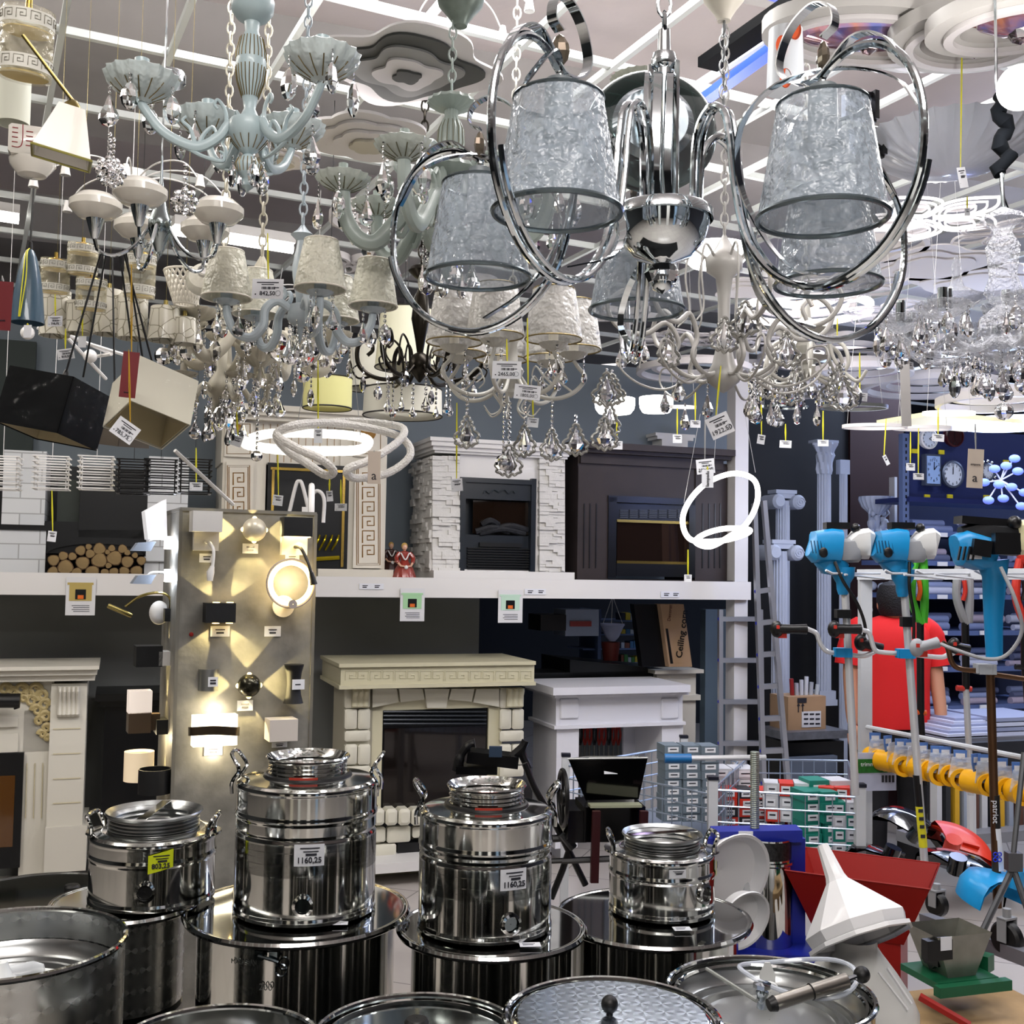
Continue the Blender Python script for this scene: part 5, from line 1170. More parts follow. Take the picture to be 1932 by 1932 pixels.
for a in ((1752, 412, 150, 'leaf', 5, 1, 'brightly lit lamp of striped leaf plates below the scalloped bowl'),
          (1880, 440, 90, 'leaf', 5, 0, 'white leaf plate lamp behind the glass chandelier'),
          (1640, 470, 110, 'rings', 3, 0, 'white ring lamp behind the right grey shade'),
          (1765, 500, 120, 'wave', 3, 0, 'white wavy plate lamp left of the velvet sleeve'),
          (1600, 540, 120, 'leaf', 6, 0, 'white leaf lamp under the right grey shade'),
          (1840, 530, 110, 'wave', 3, 0, 'white wavy lamp beside the small glass chandelier'),
          (1520, 590, 125, 'rings', 3, 1, 'round lit lamp with a peach glowing centre'),
          (1690, 590, 110, 'leaf', 5, 0, 'pale leaf lamp above the small glass chandelier arms'),
          (1350, 490, 60, 'disc', 1, 2, 'very bright round lamp behind the curled iron hub'),
          (1430, 545, 80, 'wave', 3, 0, 'white wavy lamp behind the iron curls'),
          (1540, 655, 110, 'petals', 5, 1, 'lit lamp of oval petals with lace edges under the iron curls'),
          (1460, 690, 90, 'petals', 5, 1, 'lit petal lamp left of the pierced dish chandelier'),
          (1720, 660, 120, 'petals', 6, 0, 'white petal lamp left of the glass arms'),
          (1860, 690, 110, 'petals', 6, 0, 'white petal lamp under the big glass chandelier'),
          (1620, 710, 100, 'rings', 3, 0, 'flat round white lamp low at right centre'),
          (1760, 735, 130, 'rings', 3, 0, 'wide flat round lamp low beside the glass drops'),
          (1540, 740, 90, 'petals', 5, 0, 'thin petal lamp low by the white post'),
          (1400, 640, 90, 'leaf', 5, 0, 'white leaf lamp behind the framed crystal'),
          (1270, 640, 90, 'leaf', 6, 0, 'white leaf lamp behind the centre farthest shade'),
          (1310, 705, 110, 'rings', 2, 0, 'thin double ring lamp above the dark fireplace'),
          (1130, 700, 80, 'leaf', 5, 1, 'lit leaf lamp right of the wrapped chandelier'),
          (1055, 640, 70, 'wave', 3, 0, 'white wavy lamp behind the wrapped shades'),
          (1160, 772, 38, 'disc', 1, 2, 'blazing round lamp above the stone fireplace'),
          (1238, 770, 32, 'disc', 1, 2, 'blazing oval lamp right of the other blazing one'),
          (700, 420, 80, 'rings', 2, 0, 'white ring lamp behind the carved chandelier arms'),
          (900, 560, 80, 'rings', 3, 0, 'grey white ring lamp behind the wrapped shades'),
          (1880, 765, 110, 'rings', 2, 0, 'flat ring lamp low at the right edge'),
          (660, 500, 60, 'petals', 5, 0, 'small petal lamp behind the pleated shades'),
          (1180, 600, 70, 'petals', 5, 0, 'petal lamp behind the farthest grey shade'),
          (520, 300, 70, 'scallop', 3, 0, 'beige flower lamp behind the pale blue column')):
    zz = 3.06
    if a[1] > 700: zz = 2.85
    if a[3] == 'disc': zz = 2.9
    if a[1] > 760: zz = 2.45
    flat_lamp(*a, z=zz, rz=random.uniform(0, 1.5))
def pt_light(loc, e, col=(1, .95, .92), r=.05, name='point_light'):
    l = bpy.data.lights.new(name, 'POINT'); l.energy = e; l.color = col; l.shadow_soft_size = r; o = bpy.data.objects.new(name, l); COL.objects.link(o); o.location = loc; return o
pt_light(ceil_at(1350, 492, 2.8), 10); pt_light(ceil_at(1752, 412, 2.9), 2); pt_light(ceil_at(1530, 640, 2.9), 6, (1, .94, .96)); pt_light(ceil_at(1160, 776, 2.4), 4); pt_light(P(1915, 170, 2.1), 10)
# frosted dome seen beyond, thin rings
def wire_ring(px, py, rx, ry, d, label, mat, r=3.2, tilt=.0, name='ring_lamp'):
    s = d/F; c = P(px, py, d); b = B(); n = 48
    b.tube([(rx*s*math.cos(2*PI*i/n), rx*s*math.sin(2*PI*i/n)*.9, ry*s*math.sin(2*PI*i/n+tilt)) for i in range(n)], 1, closed=True, sect=[(-r*s*.6, -r*s), (r*s*.6, -r*s), (r*s*.6, r*s), (-r*s*.6, r*s)], up=(0, 0, 1))
    k = 0; t = tag(b.make(name, mat, None, c), label, 'ring lamp', 'plain ring lamps'); 
    b = B(); b.tube([(rx*s*.9, 0, 0), (rx*s*.2, 0, GZ-c.z)], .0008, 4); b.tube([(-rx*s*.9, 0, 0), (-rx*s*.2, 0, GZ-c.z)], .0008, 4); b.split('suspension_wire', M('wire_grey', (190, 190, 190), .4, .6), t)
wire_ring(1650, 805, 58, 3, 4.2, 'thin white ring lamp hanging left of the blue clocks', plate); wire_ring(1740, 808, 52, 3, 4.4, 'thin white ring lamp overlapping its left neighbour', plate)
wire_ring(1790, 780, 46, 3, 4.0, 'bright thin ring lamp under the glass drops', ledm); wire_ring(1610, 768, 62, 3, 4.6, 'dark edged ring lamp above the tall fluted column', M('ring_dark', (90, 92, 90), .4, .4))
wire_ring(1480, 768, 44, 2.5, 4.8, 'thin chrome ring lamp above the stepladder', chrome, 2); wire_ring(1288, 768, 24, 4, 4.6, 'small white ring lamp right of the blazing lamps', plate)
# ---- lit spiral ring by the post
def big_ring(name, px, py, d, pts, r, mat, label, closed=True, sect=None, wires=(), rib=0, grp=None):
    s = d/F; c = P(px, py, d); sp = smooth_path([((x-px)*s, q*1.0, (py-y)*s) for x, y, q in pts], 8, closed)
    t = thing(name, label, 'ring lamp', c, 0, grp); b = B(); R_ = [r*s*(1+(.06 if (i % 2 and rib) else 0)) for i in range(len(sp))]
    b.tube(sp, R_, 10, closed); b.make('light_ring', mat, t)
    b = B()
    for x, y, y1 in wires: b.tube([((x-px)*s, 0, (py-y)*s), ((x-px)*s*.6, 0, (py-y1)*s)], .0009, 4)
    if wires: b.split('suspension_wire', M('wire_grey'), t)
    return t
big_ring('spiral_ring_lamp', 1365, 960, 4.2, [(1300, 1020, -.05), (1284, 985, -.05), (1300, 945, -.02), (1340, 908, .05), (1395, 888, .1), (1436, 900, .12), (1440, 940, .1), (1415, 985, .05), (1370, 1015, -.03), (1330, 1033, -.1), (1305, 1025, -.1), (1330, 1008, .0), (1380, 995, .1), (1425, 997, .1), (1400, 1010, .0), (1350, 1022, -.08)], 5.2, M('white_tube', (255, 255, 255), .5, emit=5, ecol=(255, 247, 242)), 'lit white ribbon ring twisted in a spiral in front of the white post', wires=((1290, 950, 780), (1345, 905, 760), (1425, 890, 760)))
pt_light(P(1365, 960, 4.05), 2.5)
big_ring('lit_ring_lamp', 590, 830, 3.1, [(462, 836, 0), (500, 852, -.1), (570, 862, -.16), (640, 862, -.16), (686, 850, -.05), (690, 825, .05), (640, 808, .15), (560, 803, .18), (490, 812, .1)], 9, M('lit_crystal_ring', (250, 250, 246), .3, emit=1.2, ecol=(255, 250, 238)), 'lit white oval ring lamp behind the twisted crystal ring', wires=((480, 820, 500), (680, 820, 500)), rib=1)
big_ring('twisted_ring_lamp', 650, 835, 2.9, [(522, 820, 0), (560, 795, .1), (640, 780, .15), (720, 785, .15), (755, 800, .1), (745, 830, .05), (705, 870, -.05), (668, 892, -.1), (676, 905, -.05), (730, 888, .05), (768, 850, .1), (750, 815, .12), (690, 798, .1), (620, 798, 0), (570, 812, -.1), (540, 832, -.12), (580, 858, -.15), (625, 878, -.15), (642, 896, -.1), (625, 902, -.08), (585, 878, -.05), (540, 850, 0)], 7.5, film('ribbed_acrylic', (250, 246, 240), .9, .3, .4, 160, .1), 'unlit crystal ribbon ring lamp twisted in a knot', wires=((560, 800, 560), (740, 800, 560)), rib=1)
# ---- left hand lamps
keyg = M('gold_reflector', (230, 204, 130), .3, .3)
frost = M('frosted_band', (226, 224, 214), .5)
clearw = film('wavy_clear', (240, 232, 200), .1, .03, 1.0, 50)
def key_cyl(px, py, w_, h_, d, label, tilt=(0, 0), sol=False):
    s = d/F; r = w_/2*s; h = h_*s; t = thing('greek_key_shade', label, 'lamp', P(px, py, d), 0, 'glass cylinder lamps', rot=(tilt[0], tilt[1], 0))
    b = B(); b.lathe([(r, -h/2), (r, h/2), (r*.94, h/2), (r*.94, -h/2)], n=36); b.make('glass_tube', clearw, t)
    for z in (-h*.32, h*.34):
        b = B(); b.lathe([(r*1.01, z-h*.1), (r*1.01, z+h*.1)], n=36); k = b.make('frosted_band', frost, t)
        b = B(); m_ = 12
        for i in range(m_):
            a0 = 2*PI*i/m_; st = 2*PI/m_*.8; pts = []
            for p, q in ((0, 0), (0, 1), (.85, 1), (.85, .25), (.35, .25), (.35, .6), (.6, .6)): pts.append((r*1.02*math.cos(a0+p*st), r*1.02*math.sin(a0+p*st), z+(q-.5)*h*.13))
            b.tube(pts, .5*s if w_ < 80 else .8*s, 4)
        b.make('key_pattern', M('key_grey', (120, 116, 100), .5), k)
    b = B(); b.lathe([(.001, -h*.42), (r*.9, -h*.44), (r*.9, -h*.47), (.001, -h*.45)], n=28); b.lathe([(.001, h*.2), (r*.9, h*.18), (r*.9, h*.2), (.001, h*.22)], n=28); b.split('gold_reflector', keyg, t)
    b = B(); b.lathe([(.001, h*.7), (r*.12, h*.7), (r*.14, h*.55), (r*.5, h*.5), (r*.55, h*.46), (.001, h*.46)], n=20); b.make('gold_cap', gold, t)
    return t
key_cyl(50, 85, 98, 128, 1.55, 'large clear glass cylinder lamp with white greek key bands at the top left corner', (.12, .08))
for a in ((104, 522, 54, 66, 'left of the hanging black cords'), (156, 490, 56, 60, 'above its neighbours by the black cords'), (172, 556, 56, 62, 'lowest of the greek key group'), (264, 520, 58, 86, 'between the two pairs of black cords')):
    key_cyl(a[0], a[1], a[2], a[3], 2.6, 'small greek key glass cylinder lamp '+a[4], (.1, .05))
mos = M('mosaic_glass', (232, 228, 212), .3, coat=.4)
def mosaic(name='mosaic'):
    nt = mos.node_tree; p = nt.nodes['Principled BSDF']; tc = nt.nodes.new('ShaderNodeTexCoord'); v = nt.nodes.new('ShaderNodeTexVoronoi'); v.feature = 'DISTANCE_TO_EDGE'; v.inputs['Scale'].default_value = 32
    nt.links.new(tc.outputs['Object'], v.inputs['Vector']); r = nt.nodes.new('ShaderNodeValToRGB'); r.color_ramp.elements[0].position = .01; r.color_ramp.elements[1].position = .045
    r.color_ramp.elements[0].color = lin((150, 144, 120)); r.color_ramp.elements[1].color = lin((234, 230, 216)); nt.links.new(v.outputs[0], r.inputs[0]); nt.links.new(r.outputs[0], p.inputs['Base Color'])
mosaic()
for px, py, w_, h_, tp, lb in ((104, 592, 56, 86, 1, 'with a price tag, left of the cords'), (150, 600, 50, 60, 1, 'just right of the tagged one'), (205, 590, 54, 84, 1, 'behind the first pair of cords'), (250, 600, 56, 80, 1, 'between the cord pairs'), (312, 612, 66, 64, .84, 'tapered, right of the cords'), (348, 625, 50, 50, .84, 'tapered, half hidden by the cream chandelier')):
    s = 2.75/F; t = thing('mosaic_shade', 'white crackle mosaic glass shade '+lb, 'lamp', P(px, py, 2.75), 0, 'mosaic glass shades'); b = B(); r = w_/2*s
    b.lathe([(.001, h_/2*s), (r*tp, h_/2*s), (r, -h_/2*s), (r*.96, -h_/2*s), (r*tp*.96, h_/2*s*.96), (.001, h_*.48*s)], n=28); b.make('glass', mos, t); b = B(); b.lathe([(.001, (h_/2+14)*s), (4*s, (h_/2+14)*s), (5*s, (h_/2+2)*s), (13*s, h_/2*s)], n=14); b.tube([(0, 0, (h_/2+10)*s), (0, 0, GZ-t.location.z)], .0005, 4); b.make('cap', brass, t)
# pierced white bowl shade and frosted bell
def pierced(px, py, d):
    s = d/F; t = thing('pierced_shade', 'white shade pierced with diamond holes, behind the first mosaic lamps', 'lamp', P(px, py, d)); b = B(); n = 22
    for k in (-1, 1):
        for i in range(n):
            a = 2*PI*i/n; b.tube([((20+20*u)*s*math.cos(a+k*u*.9), (20+20*u)*s*math.sin(a+k*u*.9), (-30+u*62)*s) for u in [j/8 for j in range(9)]], 2.2*s, 5)
    b.torus((0, 0, 32*s), 40*s, 2.4*s, 36, 6); b.torus((0, 0, -30*s), 20*s, 2.4*s, 24, 6); b.make('lattice', offwhite, t)
pierced(350, 545, 2.7)
b = B(); s = 2.55/F; b.lathe([(.001, 0), (10*s, 0), (12*s, 4*s), (30*s, 12*s), (38*s, 26*s), (38*s, 28*s), (30*s, 15*s)], n=32); o = tag(b.make('bell_shade', film('bell_glass', (230, 228, 214), .6, .1), None, P(385, 512, 2.55), rot=(-2.0, .3, 0)), 'frosted bell glass with its socket facing out, left of the pleated shades', 'lamp')
b = B(); b.lathe([(12*s, -4*s), (12*s, 3*s), (7*s, 3*s), (7*s, -2*s), (.001, -2*s)], n=20); b.make('socket', white, o)
# pyramid shade on a brass arm
s = 1.5/F; t = thing('pyramid_shade_lamp', 'white glass pyramid shade with a gold rim on a brass arm, upper left', 'lamp', P(125, 255, 1.5), 0, None, rot=(.12, .16, .42))
b = B(); vs = []
for r, z in ((24, 52), (52, -44), (48, -42), (20, 48)): vs += [Vector((x*r*s*1.0, y*r*s, z*s)) for x, y in ((-1, -1), (1, -1), (1, 1), (-1, 1))]
b.add(vs, [(j*4+i, j*4+(i+1) % 4, j*4+4+(i+1) % 4, j*4+4+i) for j in range(3) for i in range(4)]+[(0, 1, 2, 3)]); b.make('glass_shade', milk, t, smooth=False)
b = B(); q = [Vector((x*53*s, y*53*s, -45*s)) for x, y in ((-1, -1), (1, -1), (1, 1), (-1, 1))]
for i in range(4): b.tube([q[i], q[(i+1) % 4]], 2.6*s, 6)
b.make('gold_rim', M('pale_gold', (150, 146, 80), .35, .6), t)
b = B(); b.lathe([(.001, 70*s), (8*s, 68*s), (16*s, 58*s), (19*s, 52*s)], n=20); b.tube([(0, 0, 66*s), (-48*s, 10*s, 108*s), (-110*s, 10*s, 160*s)], 3.5*s, 8); b.make('brass_arm', brass, t)
# white fringe cylinder and red lined square lamp
s = 2.1/F; b = B(); b.lathe([(.001, 50*s), (30*s, 50*s), (30*s, -48*s), (28*s, -48*s), (28*s, 48*s)], n=40, wave=lambda a, z: 1+.012*math.cos(a*40)); tag(b.make('fringe_lamp', M('fringe_white', (224, 226, 210), .6), None, P(26, 188, 2.1)), 'white fringed cylinder lamp behind the big glass cylinder', 'lamp', None)
s = 2.0/F; c = P(62, 285, 2.0); t = thing('square_lamp', 'white square glass lamp printed with red lines left of the pyramid shade', 'lamp', c, .35); b = B(); b.bbox((0, 0, 8*s), (82*s, 82*s, 56*s), 5*s); b.make('glass_box', milk, t); b = B()
for i in range(4): b.tube([(-34*s, -41.5*s, (26-9*i)*s), (-24*s, -41.5*s, (26-9*i)*s)], 1*s, 4); b.tube([(-10*s, -41.5*s, (22-9*i)*s), (2*s, -41.5*s, (22-9*i)*s)], 1*s, 4)
b.tube(smooth_path([(-16*s, -41.5*s, 34*s), (-16*s, -41.5*s, 0), (-22*s, -41.5*s, -10*s), (-34*s, -41.5*s, -10*s)]), .9*s, 4); b.make('red_print', M('red_print', (150, 50, 56), .5), t)
b = B(); b.lathe([(.001, -52*s), (26*s, -48*s), (40*s, -30*s), (42*s, -20*s)], n=24); b.make('lower_bowl', milk, t)
# blue grey pendant
s = 2.3/F; t = thing('cone_pendant', 'slate blue bullet shaped pendant on a black cord at left', 'lamp', P(54, 545, 2.3))
b = B(); b.lathe([(.001, 78*s), (7*s, 74*s), (13*s, 60*s), (20*s, 30*s), (26*s, -10*s), (31*s, -66*s), (29.5*s, -66*s), (24*s, -10*s), (12*s, 56*s)], n=36); b.make('shade', M('slate_blue', (62, 88, 108), .35, coat=.3), t)
b = B(); b.tube([(0, 0, 76*s), (2*s, 0, 195*s)], 1.8*s, 6); b.lathe([(.001, 92*s), (4*s, 90*s), (5*s, 76*s)], n=10); b.make('cord', black, t)
b = B(); b.tube(smooth_path([(0, -.003, 78*s), (8*s, -30*s, 60*s), (10*s, -36*s, 10*s), (2*s, -38*s, -62*s)]), 1.1*s, 4); b.tube(smooth_path([(0, -.003, 78*s), (3*s, -26*s, 60*s), (4*s, -36*s, 10*s), (0*s, -38*s, -62*s)]), 1.1*s, 4)
tag(b.make('string', yellow, None, t.location), 'yellow string tied round the slate blue pendant', 'string', 'yellow tag strings')
# cube pendants wrapped in film
def cube(name, px, py, d, a, h, rz, mat, inner, label, cords, tilt=(0, 0), filmed=True):
    s = d/F; c = P(px, py, d); M3 = RY(tilt[1]) @ RX(tilt[0]) @ RZ(rz); t = thing(name, label, 'lamp', c, 0, 'square drum pendants', rot=M3.to_euler()); A, H, T = a*s/2, h*s/2, .002
    b = B()
    for i in range(4): R = RZ(i*PI/2); b.box(R @ Vector((0, -A, 0)), (2*A, T, 2*H), R)
    b.box((0, 0, H), (2*A, 2*A, T)); b.make('fabric_shade', mat, t)
    b = B()
    for i in range(4): R = RZ(i*PI/2); b.box(R @ Vector((0, -A+.004, 0)), (2*A-.008, .001, 2*H-.004), R)
    b.make('lining', inner, t)
    if filmed:
        random.seed(int(px)); b = B()
        for i in range(2):
            R = RZ(0 if i == 0 else PI/2); n = 10; vs = []
            for u in range(n+1):
                for v in range(n+1): vs.append(R @ Vector(((u/n-.5)*2*A, -A-.003-random.uniform(0, .004), (v/n-.5)*2*H-random.uniform(0, .002)-(.012 if v == 0 else 0))))
            b.add(vs, [(p*(n+1)+q, (p+1)*(n+1)+q, (p+1)*(n+1)+q+1, p*(n+1)+q+1) for p in range(n) for q in range(n)])
        b.make('plastic_wrap', film('wrap_film', (60, 66, 72), .03, .1, .9, 22, .12), t)
    for (x, y) in cords:
        e = P(x, y, d)-c; e0 = Vector(((e.x)*.0, 0, H)); M_ = M3.inverted(); b = B()
        q = M_ @ e; b.tube([(q.x*.12+cords.index((x, y))*.0, 0, H), q], .0022, 6); b.lathe([(.006, 0), (.006, .02), (.002, .03)], (q.x*.12, 0, H), 10); b.make('cord', black, t)
    return t
cube('black_cube_pendant', 102, 772, 2.3, 134, 108, -.2, M('black_fabric', (1, 2, 4), .6, spec=.15), M('cream_lining', (190, 176, 140), .7), 'black fabric cube pendant in wrinkled film hung on black cords', ((190, 478),), (-.1, .2))
cube('white_cube_pendant', 285, 762, 2.25, 118, 100, -.85, M('cream_fabric', (226, 222, 204), .7, trans=.0, emit=0), M('warm_lining', (214, 200, 160), .7), 'white fabric cube pendant with a red card, right of the black one', ((232, 470),), (-.45, .0))
cube('grey_cube_pendant', 218, 795, 2.6, 92, 90, -.3, M('grey_fabric', (96, 88, 78), .8), M('warm_lining'), 'smaller grey brown cube pendant between the black and the white ones', ((212, 480),), (.1, .1), False)
b = B(); c = P(150, 650, 2.32)
for x0, y0, x1, y1 in ((200, 478, 157, 712), (237, 470, 270, 680), (226, 478, 248, 640)): b.tube([P(x0, y0, 2.32)-c, P(x1, y1, 2.32)-c], .0022, 5)
b = [q.make('pendant_cord', black, None, c) for q in b.islands()]
for o in b: tag(o, 'black cord running up from the cube pendants', 'cord', 'black pendant cords')
# slatted lattice pendants
def lattice(px, py, w_, h_, n, mat, label, d=3.7, rz=.3):
    s = d/F; t = thing('slat_pendant', label, 'lamp', P(px, py, d), rz, 'slatted lattice pendants'); A = w_*s/2*.8
    for i in range(n):
        b = B(); z = (h_/2-h_*i/(n-1))*s; e = A*1.12
        for k in range(4): R = RZ(k*PI/2); b.box(R @ Vector((0, -A, z)), (2*e, .009, .0042), R)
        b.make('slat_frame', mat, t)
    b = B()
    for x in (-A*.95, A*.95):
        for y in (-A*.95, A*.95): b.tube([(x, y, -h_/2*s), (x, y, h_/2*s)], .002, 5)
    b.tube([(0, 0, h_/2*s), (0, 0, GZ-t.location.z)], .001, 5); b.split('rod', mat, t)
for px, lb in ((5, 'at the photo edge'), (98, 'second from the photo edge'), (182, 'next to the black ones')): lattice(px, 893, 72, 60, 7, white, 'white slatted cube pendant '+lb)
for px, lb in ((252, 'nearest the white slatted ones'), (303, 'in the middle of the black group'), (368, 'next to the gold key fireplace')): lattice(px, 900, 68, 62, 7, black, 'black slatted cube pendant '+lb)
# white rod lamps
def rods(px, py, d, segs, balls, label):
    c = P(px, py, d); t = thing('rod_lamp', label, 'lamp', c, 0, 'white rod lamps'); b = B()
    for x0, y0, x1, y1 in segs: b.tube([P(x0, y0, d)-c, P(x1, y1, d+.2)-c], .0055, 6)
    b.make('rod_frame', white, t)
    for x, y in balls: b = B(); b.sphere(P(x, y, d)-c, 13*d/F, 16, 10); b.make('globe', M('opal', (232, 230, 228), .3), t)
rods(200, 660, 3.3, ((70, 618, 300, 690), (120, 628, 210, 668), (210, 668, 185, 672), (300, 690, 430, 760), (122, 632, 200, 715)), ((52, 628), (170, 672)), 'white rod lamp with opal globes behind the cube pendants')
def spider(px, py, d, n, L, label, seed):
    random.seed(seed); c = P(px, py, d); t = thing('spider_lamp', label, 'lamp', c, 0, 'spider lamps'); s = d/F
    for i in range(n):
        a = 2*PI*i/n+random.uniform(-.2, .2); l = L*s*random.uniform(.8, 1.1); b = B(); e = Vector((l*math.cos(a), l*math.sin(a)*.9, -l*.16))
        b.tube(smooth_path([(0, 0, 0), (e.x*.35, e.y*.35, l*.12), (e.x*.75, e.y*.75, l*.06), e]), .0028, 5); A = b.make('arm', white, t); b = B(); b.lathe([(.001, .02), (.009, .018), (.016, -.02), (.015, -.02)], e, 12); b.make('spot_head', white, A)
    b = B(); b.lathe([(.001, .04), (.04, .04), (.04, .01), (.001, .0)], n=20); b.tube([(0, 0, .04), (0, 0, GZ-c.z)], .0015, 5); b.make('hub', white, t)
spider(250, 345, 3.6, 9, 190, 'white spider lamp with thin curved arms behind the oval glass chandelier', 3); spider(850, -20, 3.2, 8, 150, 'white spider lamp at the top edge above the wavy lamp', 5); spider(600, 560, 4.6, 8, 120, 'white spider lamp behind the pleated shades', 8)
rods(380, 880, 3.0, ((330, 850, 440, 952),), (), 'thin white rod slanting down to the top of the lamp stand')
# drum shades in the middle
ys = M('yellow_drum', (208, 204, 140), .7); bk = M('band_black', (24, 22, 18), .5)
def drum(px, py, w_, h_, d, mat, label, tp=1):
    s = d/F; t = thing('drum_pendant', label, 'lamp', P(px, py, d), 0, 'drum shade pendants'); b = B(); r = w_/2*s
    b.lathe([(r*tp, h_/2*s), (r, -h_/2*s), (r*.97, -h_/2*s), (r*tp*.97, h_/2*s)], n=40); b.make('shade', mat, t)
    b = B(); b.torus((0, 0, -h_/2*s), r, 1.6*s, 40, 5); b.torus((0, 0, h_/2*s), r*tp, 1.4*s, 40, 5); b.split('band', bk, t)
    b = B(); b.lathe([(.001, 0), (r*.85, 0), (r*.85, .002)], (0, 0, -h_*.2*s), 30); b.make('diffuser', offwhite, t); b = B(); b.tube([(0, 0, 0), (0, 0, GZ-t.location.z)], .0015, 5); b.make('cord', black, t)
drum(618, 742, 92, 58, 3.7, ys, 'yellow drum shade with black bands above the twisted ring lamp'); drum(760, 760, 150, 50, 4.6, M('ivory_drum', (222, 220, 206), .6), 'wide ivory drum shade left of the wrapped chandelier', .98)
drum(768, 640, 120, 110, 4.3, M('cream_tall', (216, 214, 190), .6), 'tall cream lamp shade behind the bronze chandelier', .85)
drum(700, 690, 90, 90, 4.8, M('ivory_drum'), 'ivory shade behind the bronze curls', .9)
# pale cylinder with orange ovals
s = 2.4/F; t = thing('oval_print_lamp', 'pale cylinder lamp with orange ovals seen through the right chrome curl', 'lamp', P(1482, 115, 2.4)); b = B(); b.lathe([(.001, 60*s), (32*s, 60*s), (36*s, -60*s), (.001, -60*s)], n=36); b.make('cylinder', M('pale_cyl', (214, 220, 226), .35), t)
b = B(); o_ = M('orange_print', (214, 86, 36), .5)
for x, z in ((-16, 14), (10, 44), (-8, -50)): b.lathe([(.001, 0), (11*s, .0), (11*s, .003)], (x*s, -34*s, z*s), 20, R=RX(PI/2), sy=1.7)
b.split('orange_oval', o_, t)
# dark bracket panels at upper right
for px, py, lb in ((1625, 195, 'upper'), (1640, 262, 'lower')):
    c = P(px, py, 2.9); t = thing('bracket_panel', lb+' black folded bracket with a blue sheen behind the right chrome loop', 'bracket', c, .4, 'black brackets'); s = 2.9/F
    b = B(); b.box((0, 0, 18*s), (70*s, .01, 8*s), RY(-.15)); b.box((0, 0, -22*s), (70*s, .01, 8*s), RY(.2)); b.box((30*s, 0, 0), (10*s, .03, 56*s)); b.box((0, 0, -4*s), (76*s, .01, 6*s), RY(.5)); b.make('bracket', black, t)
    b = B(); b.box((6*s, .03, 0), (60*s, .02, 44*s)); b.make('backplate', M('ice_white', (210, 220, 245), .3, trans=.2), t)
# ---------------------------------------------------------------- price tags on yellow strings
def ptag(px, py, w_, h_, ytop, d, label, price=None, rot=0, col=None, xt=None, body=None, name='price_tag', cat='price tag', grp='hanging price tags', strc=None):
    s = d/F; c = P(px, py, d); t = thing(name, label, cat, c, 0, grp, rot=(0, rot, random.uniform(-.25, .25)))
    W, H = w_*s, h_*s; b = B(); b.box((0, 0, 0), (W, .0008, H)); b.make('card', col or tagw, t)
    Mi = Euler(t.rotation_euler).to_matrix().inverted()
    if body is None:
        b = B(); b.box((0, -.0008, H*.32), (W*.7, .0004, H*.05)); b.box((0, -.0008, H*.22), (W*.4, .0004, H*.04))
        for i in range(9): b.box((-W*.18+i*W*.05, -.0008, H*.04), (W*(.02+.012*(i % 3)), .0004, H*.13))
        b.box((W*.3, -.0008, H*.06), (W*.12, .0004, H*.04)); b.box((-W*.38, -.0008, -H*.28), (W*.04, .0004, W*.04)); b.make('barcode', ink, t)
        if price: text(price, H*.3, t, (0, -.001, -H*.24), (PI/2, 0, 0), ink, name='price_number')
        if w_ > 25: b = B(); b.torus((W*.34, -.0008, -H*.22), H*.13, H*.012, 20, 4, R=RX(PI/2)); b.make('stamp', M('stamp_grey', (150, 154, 160), .6), t)
    elif body: 
        for tx, sz, zz, rr in body: text(tx, sz*s, t, (0, -.001, zz*s), (PI/2, rr, 0), ink, name='printed_text')
    if ytop is not None:
        e = Mi @ (P(xt or px, ytop, d)-c); e0 = Vector((0, .001, H*.44)); b = B(); b.tube([e0, e0.lerp(e, .5)+Vector((.0012, 0, 0)), e], max(.0008, .9*s), 4); b.tube([e0, e0.lerp(e, .5)-Vector((.0015, 0, 0)), e], max(.0008, .9*s), 4); b.make('string', strc or yellow, t)
    return t
random.seed(4)
ptag(505, 545, 62, 38, 440, 2.3, 'white price tag reading 842,50 in front of the shaded chandelier', '842,50', .03)
ptag(956, 698, 56, 34, 640, 2.6, 'white price tag reading 2465,00 in the centre', '2465,00', .04)
ptag(995, 740, 50, 28, 600, 2.55, 'price tag tilted just below the one reading 2465,00', '1805,00', .1)
ptag(1358, 803, 44, 42, 690, 2.5, 'big tilted price tag reading 1922,50 left of the post', '1922,50', -.42, xt=1360)
ptag(1331, 880, 34, 28, 760, 3.6, 'price tag reading 2820,00 above the spiral ring lamp', '2820,00', -.1, strc=M('wire_grey'))
ptag(1335, 903, 22, 34, 880, 3.55, 'narrow vertical tag printed lampada below the 2820,00 one', None, 0, body=(('lampada', 9, 0, -PI/2),))
ptag(236, 812, 46, 36, 660, 2.0, 'tilted price tag reading 785,75 below the red card', '785,75', .6, xt=243, strc=M('amber_string', (190, 150, 40), .6))
ptag(244, 707, 30, 88, 500, 2.05, 'dark red card hanging in front of the white cube pendant', None, .07, M('red_card', (112, 22, 30), .5), body=(('lampada', 4, -34, 0),), name='brand_card', cat='card', grp='dark red cards', xt=248, strc=MC['amber_string'])
ptag(4, 577, 36, 94, 520, 2.05, 'dark red card cut by the left photo edge', None, .03, MC['red_card'], body=(('lampada', 5, -28, 0),), name='brand_card', cat='card', grp='dark red cards', strc=M('wire_grey'))
ptag(104, 606, 30, 20, 555, 2.55, 'small price tag on the mosaic lamp', '710,75'); ptag(124, 668, 32, 20, 620, 2.7, 'small tilted price tag under the mosaic lamps', '810,50', -.15)
ptag(155, 645, 16, 22, 580, 2.7, 'blank white tag left of the first black cord', None, 0, body=()); ptag(52, 625, 16, 24, 610, 2.25, 'blank pale tag hanging from the slate blue pendant', None, 0, body=(), strc=yellow)
